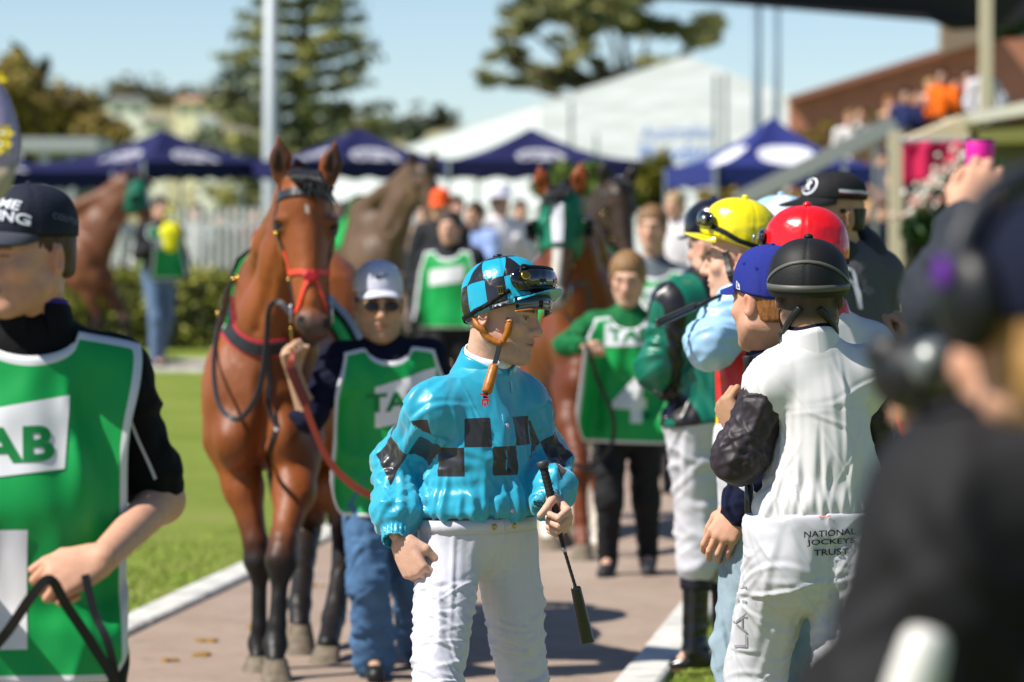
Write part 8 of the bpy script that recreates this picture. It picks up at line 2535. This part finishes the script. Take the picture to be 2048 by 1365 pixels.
# ---------------------------------------------------------------- the crew member with the headset, close to the camera
def headset_person():
    A = Person("crew member in a black jacket, navy beanie and headset, back turned close to the camera", 3.8, 2110, "people in the parade ring", 1.0)
    A.joints(SL=(1960, 1030, 0.03), SR=(2680, 1000, 0.1), N=(2140, 905, 0.03), HL=(2060, 1900, 0.05), HR=(2420, 1900, 0.05), EL=(1800, 1440, 0.0), WL=(1890, 1380, 0.3), ER=(2800, 1450, 0.1), WR=(2700, 1300, 0.4),
             KL=(2060, 2800, 0.05), KR=(2420, 2800, 0), AL=(2060, 3800, 0.05), AR=(2420, 3800, 0), TL=(2030, 3980, 0.2), TR=(2420, 3980, 0.2))
    A.head(2092, 684, 0.0, -148, 4, 0, 1.0)
    A.body('ruddy', 0.005, legs=True)
    hair_shell(A, "hair", '#b08450', 0.006, None, 0.010, 0.006, 7, long=0.05)
    S = Shape(); L = A.L; R = np.stack(A.hf, 1)
    S.ell(L(0, -0.016, 0.045), V(0.094, 0.114, 0.098), R, 0.02); S.plane(L(0, 0, 0.022), -A.hf[2] * 1.0 + A.hf[1] * 0.1, 0.006)
    bn = A.garment("beanie", S, 0.006, mat("navy_wool", '#161a2c', 0.9, 0.15, bump=[((160, 160, 60), 0.003, 2)]))
    g = thing("headset", None, None, V(0, 0, 0)); g.parent = A.root
    blk = mat("headset_black", '#0c0d10', 0.45, 0.4)
    for sg in (-1, 1):
        S = Shape(); S.ell(L(sg * 0.098, -0.01, 0.040), V(0.026, 0.042, 0.050), R, 0.01); P, Q = S.mesh(0.005); part("ear_cup", P, Q, blk, g)
        S = Shape(); S.ell(L(sg * 0.124, -0.005, 0.066), V(0.006, 0.012, 0.016), R, 0.005); P, Q = S.mesh(0.003); part("ear_badge", P, Q, mat("purple_badge", '#5e2090', 0.7), g)
    mb = MB(); bow = [L(0.112 * math.cos(t), -0.01, 0.06 + 0.10 * math.sin(t)) for t in np.linspace(0, math.pi, 17)]; mb.tube(bow, 0.012, 10); mb.build("headband", mat("headset_grey", '#2e3036', 0.5, 0.4), g, True)
    mb = MB(); mb.tube(spline([L(0.11, 0.01, 0.0), L(0.10, 0.07, -0.05), L(0.05, 0.125, -0.075)], 6), 0.006, 8); mb.build("mic_arm", blk, g, True)
    MB().ball(L(0.045, 0.128, -0.075), 0.02, 10, 8).build("mic_foam", blk, g, True)
    jk = top(A, "jacket", mat("black_jacket", '#19181a', 0.75, 0.25, crease=((6, 6, 3), 0.012)), 0.040, h=0.012, seed=121, amp=0.016, hem=-0.05)
    bottoms(A, "jeans", DENIM, 0.016, h=0.016, seed=123); shoe(A, mat("dark_shoe"), h=0.014)
    # the video camera on the near shoulder side
    c = A.p(1842, 745, 0.75); t = thing("video_camera", "dark video camera with a grey lens ring held up beside the headset", "camera", c)
    S = Shape(); S.cap(c - V(0.02, 0, 0), c + V(0.02, 0, 0), 0.038, None, 0.01); S.ell(c, V(0.05, 0.07, 0.045), None, 0.02)
    P, Q = S.mesh(0.006); part("camera_body", P, Q, mat("camera_black", '#17181a', 0.5, 0.4), t)
    MB().tube([c + V(0.008, -0.06, 0.010), c + V(0.008, -0.10, 0.010)], [0.030, 0.026], 20).build("lens_ring", mat("lens_grey", '#6f7471', 0.35, 0.5, metal=0.3), t, True)
    MB().tube([c + V(-0.036, -0.03, 0.02), c + V(-0.036, 0.1, 0.02)], [0.022, 0.022], 14).build("handle", mat("camera_black"), t, True)
    S = Shape(); w = A.p(1940, 880, 0.80); hand_ops(S, w, V(-0.5, 0.1, 0.5), V(-0.5, 0.6, -0.4), V(0.3, 0.3, 0.7), 0.9, (85, 95, 60)); S.chain([w, w + V(0.09, -0.10, -0.12), w + V(0.16, -0.45, -0.22)], [0.028, 0.036, 0.045], 0.02)
    P, Q = S.mesh(0.005)
    o = part("camera_hand", P, Q, skin_mat(), A.root, True, {'col': np.tile(SKIN['ruddy'], (len(P), 1))}); o.name = "hand"
    # white telephoto lens hanging at the side
    a0, a1 = A.p(1815, 1420, -0.2), A.p(1853, 1280, -0.2)
    t = thing("telephoto_lens", "pale white telephoto lens slung in front of the black jacket at the bottom edge", "lens", a0)
    d = a1 - a0
    MB().tube([a0 - d * 0.8, a0, a0 + d * 0.5, a1, a1 + d * 0.12, a1 + d * 0.16], [0.027, 0.026, 0.024, 0.021, 0.016, 0.006], 20).build("barrel", mat("white_enamel", '#d9d6cf', 0.4, 0.5), t, True)
    MB().tube([a0 + d * 0.1, a0 + d * 0.16], [0.0272, 0.0272], 20).build("ring", mat("camera_black"), t, True)
headset_person()

def pink_cup_person():
    A = Person("person in a grey jacket raising a bright pink cup, hidden behind the headset wearer", 6.6, 2120, "people in the parade ring", 1.0)
    A.joints(SL=(1995, 700, 0), SR=(2270, 700, 0.1), N=(2130, 660, 0.05), HL=(2060, 1170, 0), HR=(2220, 1170, 0), EL=(1890, 610, -0.05), WL=(1930, 462, -0.02), ER=(2330, 850, 0.1), WR=(2300, 1050, 0), KL=(2060, 1650, 0), KR=(2220, 1650, 0), AL=(2060, 2150, 0), AR=(2220, 2150, 0), TL=(2040, 2230, 0.2), TR=(2220, 2230, 0.2))
    A.head(2140, 590, 0.05, 180, 0, 0, 1.0)
    hl = dict(W=A.J['WL'], d=V(0.42, 0.05, 0.9), n=V(0.1, 0.95, 0.1), side=V(-0.85, 0.3, 0.4), s=1.0, curl=(55, 75, 40), thumb=(0.6, 0.2))
    A.body('ruddy', 0.006, hands=[hl], bare='L')
    hair_shell(A, "hair", '#4a3016', 0.008)
    g = mat("grey_jacket", '#2c3038', 0.8, 0.2, bump=[(60, 0.003)])
    top(A, "jacket", g, 0.018, h=0.011, seed=131, rolled='')
    bottoms(A, "trousers", mat("black_trousers"), 0.014, h=0.014, seed=133); shoe(A, mat("dark_shoe"), h=0.014)
    c = A.p(1960, 318, 0.05); t = thing("cup", "bright magenta-pink cup held up at the right edge", "cup", c)
    MB().tube([c + V(0, 0, -0.034), c + V(0, 0, -0.032), c + V(0, 0, 0.026), c + V(0, 0, 0.029)], [0.020, 0.0225, 0.0245, 0.0235], 24).build("sleeve", mat("magenta", '#e01fa0', 0.5, 0.4), t, True)
    MB().tube([c + V(0, 0, 0.029), c + V(0, 0, 0.032)], [0.024, 0.020], 24).build("lid", mat("dark_lid", '#3a1a33', 0.4), t, True)
pink_cup_person()

# ---------------------------------------------------------------- wrapped flowers at the left edge
def bouquet():
    D = 6.6; A = lambda x, y, d=0.0: px(x, y, D + d)
    c = A(-50, 330)
    t = thing("bouquet", "wrapped bouquet in lilac and beige paper with yellow flowers at the left edge", "bouquet", c)
    def cone(prof, m, nm, a0=0, a1=360, dep=0.6):
        g = []
        for x, y, r in prof:
            q = A(x, y); row = [q + V(math.cos(a), math.sin(a) * dep, 0.10 * math.sin(2 * a + 1) * r * 1.2) * V(r, r, 1) for a in np.radians(np.linspace(a0, a1, 37))]; g.append(row)
        o = MB().grid(np.array(g)).build(nm, m, t, True); o.modifiers.new("thickness", 'SOLIDIFY').thickness = 0.001
    cone([(-50, 470, 0.018), (-48, 420, 0.035), (-46, 380, 0.056), (-40, 330, 0.066)], mat("beige_paper", '#b3a48c', 0.6, 0.3, bump=[(20, 0.004)]), "outer_paper")
    cone([(-46, 350, 0.055), (-42, 330, 0.066), (-40, 300, 0.0665), (-42, 255, 0.064), (-48, 205, 0.056), (-55, 165, 0.044), (-60, 130, 0.03)], mat("lilac_paper", '#a99bc0', 0.55, 0.3, bump=[(16, 0.005)]), "inner_paper")
    yl = mat("yellow_petal", '#e6cf18', 0.5); r_ = np.random.RandomState(2)
    for x, y, d in ((4, 290, -0.045), (-30, 150, -0.01), (-6, 160, 0.0), (-60, 140, 0), (-40, 300, -0.05), (8, 268, -0.04)):
        q = A(x, y, d); mb = MB()
        for k in range(7):
            a = 2 * math.pi * k / 7; e = V(math.cos(a), -0.4, math.sin(a)); s_ = V(-math.sin(a), 0, math.cos(a))
            mb.add([q, q + e * 0.009 + s_ * 0.005, q + e * 0.018, q + e * 0.009 - s_ * 0.005], [(0, 1, 2, 3)])
        f = mb.build("flower", yl, t); MB().ball(q + V(0, -0.006, 0), 0.0045, 8, 6).build("flower_centre", mat("flower_eye", '#e8e4d2', 0.6), f, True)
bouquet()
# ================================================================ spectators, far and out of focus
def proto(yaw_pose, seed, arm=0):
    A = Person("spectator", 40, 1024, None, 1.0)
    A.root.location = (0, 0, 0); b = V(0, 0, 0)
    q = lambda a, c, z: b + V(a, -c, z)
    A.J = dict(SL=q(-.17, 0, 1.40), SR=q(.17, 0, 1.40), N=q(0, -.01, 1.47), HL=q(-.085, 0, .92), HR=q(.085, 0, .92), EL=q(-.24, .02, 1.13), WL=q(-.20, .12, .90), ER=q(.24, .02, 1.13), WR=q(.21, .12, .90),
               KL=q(-.09, .03, .50), KR=q(.09, .02, .50), AL=q(-.09, 0, .09), AR=q(.10, -.02, .09), TL=q(-.10, .15, .03), TR=q(.11, .14, .03))
    if arm: A.J['WR'] = q(.08, .22, 1.30); A.J['ER'] = q(.24, .1, 1.12)
    A.ho = q(0, .03, 1.62); A.hf = frame(0, 2); A.hs = 1.03
    A.body('fair', 0.016, (0.1, 0.06, 0.04), 0, [], 0.056)
    hair_shell(A, "hair", '#3a2616', 0.014, None, 0.008, 0.003, seed, long=0.10 if seed % 2 else 0)
    top(A, "shirt", mat("cloth_base", '#808080', 0.85, vcol=False), 0.016, seed=seed, h=0.018)
    bottoms(A, "trousers", mat("dark_cloth", '#22232a', 0.85), 0.014, seed=seed + 1, h=0.02)
    shoe(A, mat("dark_shoe"), h=0.016)
    return A.root
PROTOS = [proto(0, 1), proto(0, 2, 1)]
def cloth(c): return mat("cloth_" + c.strip('#'), c, 0.85, 0.2)
def spectator(x, D, zoff, yaw, shirt, trousers, hair, label, k=0, sc=1.0, hat=None, skin=None, first=[True, True]):
    r = copy_tree(PROTOS[k])
    b = px(x, HOR, D); r.location = (b[0], D, float(gz(D)) + zoff)
    r.rotation_euler = (0, 0, math.radians(yaw)); r.scale = (sc, sc, sc)
    r['label'] = label; r['category'] = "person"; r['group'] = "spectators round the ring"
    for ch in r.children:
        nm = ch.name.split('.')[0]; m = {'shirt': shirt, 'trousers': trousers, 'hair': hair}.get(nm)
        if m:
            ch.material_slots[0].link = 'OBJECT'; ch.material_slots[0].material = cloth(m)
    if hat:
        wide, col = hat; mb = MB(); z = 1.70
        mb.tube([V(0, -.02, z - .02), V(0, -.02, z + .06), V(0, -.02, z + .10), V(0, -.02, z + .115)], [0.105, 0.10, 0.08, 0.02], 16)
        if wide: mb.tube([V(0, -.02, z - .025), V(0, -.02, z - .01)], [0.19, 0.18], 20)
        else: mb.box(V(0, -.14, z - .01), (0.15, 0.12, 0.012))
        o = link("hat", np_mesh("hat", mb.v, mb.f, cloth(col), True), r)
    return r
W = [
 (735, 45, 0, 170, '#dcdce6', '#2a2c38', '#4a3828', "spectator in a white shirt under the second navy marquee", 0, 1.0, None),
 (792, 47, 0, 20, '#d9b8b0', '#5a4a48', '#b08a5a', "spectator in a dusty pink top left of the orange cap", 1, 1.0, None),
 (912, 40, 0, 15, '#a9bbe0', '#20242c', '#2a1c14', "spectator in a pale blue shirt right of the orange cap", 0, 1.0, None),
 (952, 37, -0.05, -30, '#8fa5d6', '#d0d4de', '#3a2a1c', "spectator in a blue and white outfit beside the checked helmet", 1, 0.98, None),
 (998, 38, 0, 25, '#d8d6da', '#c8c6c0', '#6a4a30', "spectator in a broad white hat under the emblemed marquee", 1, 1.02, (True, '#e2e0ec')),
 (850, 42, 0, -10, '#c9a98c', '#3a3030', '#1d1614', "spectator in a tan top behind the dull brown horse's head", 1, 0.97, None),
 (690, 48, 0, 30, '#2d7f5c', '#2a2a2a', '#1a1412', "spectator in a teal-green top beside the bay horse's ear", 0, 1.0, None),
 (660, 50, 0, 0, '#c9c6b8', '#404048', '#5a4028', "spectator in a cream top just behind the bay horse's cheek", 0, 1.0, None),
 (1040, 46, 0, 10, '#c3bfc6', '#3a3a44', '#2a2018', "spectator in a light grey top left of the chestnut's ears", 0, 1.0, None),
 (232, 53.5, 0, 10, '#d6d4d0', '#3a3e50', '#3a2a1a', "spectator in a white top behind the dark bay horse", 0, 1.0, None),
 (205, 54, 0, -20, '#2a66b8', '#2a2a34', '#2a1c14', "spectator in a strong blue top at the left behind the capped handler", 0, 1.05, None),
 (395, 53, 0, 0, '#c8c8c8', '#30303a', '#4a3420', "spectator in light grey behind the white fence, left one", 0, 1.0, None),
 (440, 53.5, 0, 40, '#2a2a30', '#1c1c22', '#15100c', "spectator in black behind the white fence", 1, 0.96, None),
 (470, 55, 0, -15, '#b9b4c4', '#4a4a58', '#6a4c30', "spectator in a lilac-grey top behind the white fence", 0, 0.98, None),
 (512, 54, 0, 20, '#7a2030', '#26262e', '#241a14', "spectator in maroon behind the white fence near the bay horse's neck", 0, 1.0, None),
 (1352, 36, 0, -30, '#d8d3d6', '#3a3c48', '#a48a68', "spectator in a white top just right of the fair-haired handler", 0, 1.0, None),
 (1430, 45, 0, 10, '#5a6a78', '#30323a', '#6a4a30', "spectator in a slate blue top by the marquee leg", 0, 1.0, None),
 (1738, 48, 0, -10, '#23283c', '#1c1e28', '#b58a5a', "spectator in navy at the white fence beside the pale booth post", 0, 1.0, None),
 (1762, 50, 0, 20, '#2a2220', '#1c1a1a', '#3a2418', "spectator in dark brown at the white fence beside the pale booth post", 1, 1.0, None),
 (1886, 61.0, 2.10, -20, '#f2721e', '#1c1c22', '#2a1a12', "spectator in a bright orange shirt high on the stand", 1, 1.0, None),
 (1912, 61.4, 2.06, 0, '#1a1a20', '#1c1c22', '#2a1a12', "spectator in black beside the orange shirt on the stand", 0, 0.96, None),
 (1966, 60.6, 2.15, 10, '#dcd8e2', '#3a3e50', '#3a2a1c', "spectator in a white shirt below the tall pale post on the stand", 0, 1.02, None),
 (1832, 61.2, 1.86, 15, '#c8997a', '#2a2a30', '#4a3020', "spectator in a tan top on the stand left of the orange shirt", 0, 0.97, None),
 (1812, 60.8, 1.80, -10, '#2a3260', '#22242c', '#241812', "spectator in navy blue on the stand left of the tan top", 1, 1.0, None),
 (1745, 57, 1.25, 10, '#eab88e', '#d8c8b0', '#d8a860', "blonde spectator in a peach top at the lower end of the stand", 1, 1.05, None),
 (1700, 60.6, 1.45, 0, '#d8d4d4', '#3a3a44', '#8a6a4a', "spectator in a white top at the foot of the brick slope", 0, 1.0, None),
 (1782, 56.6, 1.05, -15, '#cfcde0', '#5a5a70', '#3a2a1e', "spectator in lavender-white on the stand stairs", 0, 1.0, None),
 (1898, 56.8, 1.35, 20, '#e2d2d2', '#3a3236', '#4a2c1c', "spectator in a pale pink shirt below the orange shirt", 1, 1.0, None),
 (1935, 57.2, 1.38, 0, '#d09a50', '#3a3236', '#2a1c14', "spectator in mustard below the white shirt on the stand", 0, 0.98, None),
 (1738, 52.5, 0.55, 25, '#efb4a0', '#d0b8a0', '#6a4028', "spectator in coral pink standing behind the grey stair", 1, 1.0, None),
 (1720, 54, 0.5, -30, '#8a8c90', '#30323a', '#3a2a1c', "spectator in grey behind the stair near the coral pink top", 0, 1.0, None),
 (1860, 61.8, 1.98, 10, '#e8dcd0', '#3a3a44', '#b08a5a', "fair-haired spectator in cream just left of the orange shirt", 0, 1.0, None),
 (1938, 62, 2.12, -15, '#b03a34', '#2a2a34', '#2a1c14', "spectator in brick red on the top step of the stand", 1, 1.0, None),
 (1778, 61.5, 1.70, 20, '#e0b48c', '#5a4638', '#8a5a34', "spectator in a sand-coloured top on the middle of the stand", 0, 1.0, None),
 (1722, 61.8, 1.55, -10, '#cfc8c0', '#44464e', '#5a4028', "spectator in stone grey against the brick slope", 1, 1.0, None),
 (1872, 58, 1.30, 0, '#f0ece8', '#3a3a44', '#7a5a38', "spectator in bright white low on the stand under the orange shirt", 0, 1.0, None),
 (1852, 57.5, 1.15, 25, '#2f3440', '#22242c', '#2a1c14', "spectator in charcoal on the stand's lower steps", 1, 1.0, None),
 (1815, 57, 1.1, -20, '#b8c4dc', '#3a3e50', '#caa070', "blond spectator in powder blue on the lower steps", 0, 1.0, None),
 (1765, 54.5, 0.75, 0, '#d8a890', '#7a5a50', '#4a3020', "spectator in salmon beside the coral pink top", 1, 0.98, None),
 (1690, 55, 0.6, 15, '#c4b49a', '#4a4a50', '#2a1c14', "spectator in khaki behind the lower end of the grey stair", 0, 1.0, None),
 (1980, 61, 2.0, -10, '#c9ccd8', '#3a3e50', '#2a1c14', "spectator in pale blue-grey at the right end of the stand", 1, 1.0, None),
 (1655, 58, 0.7, 0, '#b9a68c', '#4a4038', '#3a2a1c', "spectator in beige at the low end of the stand", 0, 1.0, None),
]
for w in W:
    spectator(*w)
for p in PROTOS:
    for ch in list(p.children): bpy.data.objects.remove(ch)
    bpy.data.objects.remove(p)
def chair(x, D, label):
    b = px(x, HOR, D); b[2] = float(gz(D)); t = thing("folding_chair", label, "chair", b)
    m = mat("black_plastic", '#17181c', 0.5)
    MB().box(b + V(0, 0, 0.75), (0.5, 0.45, 0.05)).build("seat", m, t); MB().box(b + V(0.0, 0.22, 1.05), (0.5, 0.05, 0.35)).build("backrest", m, t)
    for sx in (-1, 1):
        for sy in (-1, 1): MB().bar(b + V(sx * .22, sy * .2, 0), b + V(sx * .22, sy * .2, .73), 0.03).build("leg", m, t)
chair(455, 52.5, "high black chair behind the white fence")
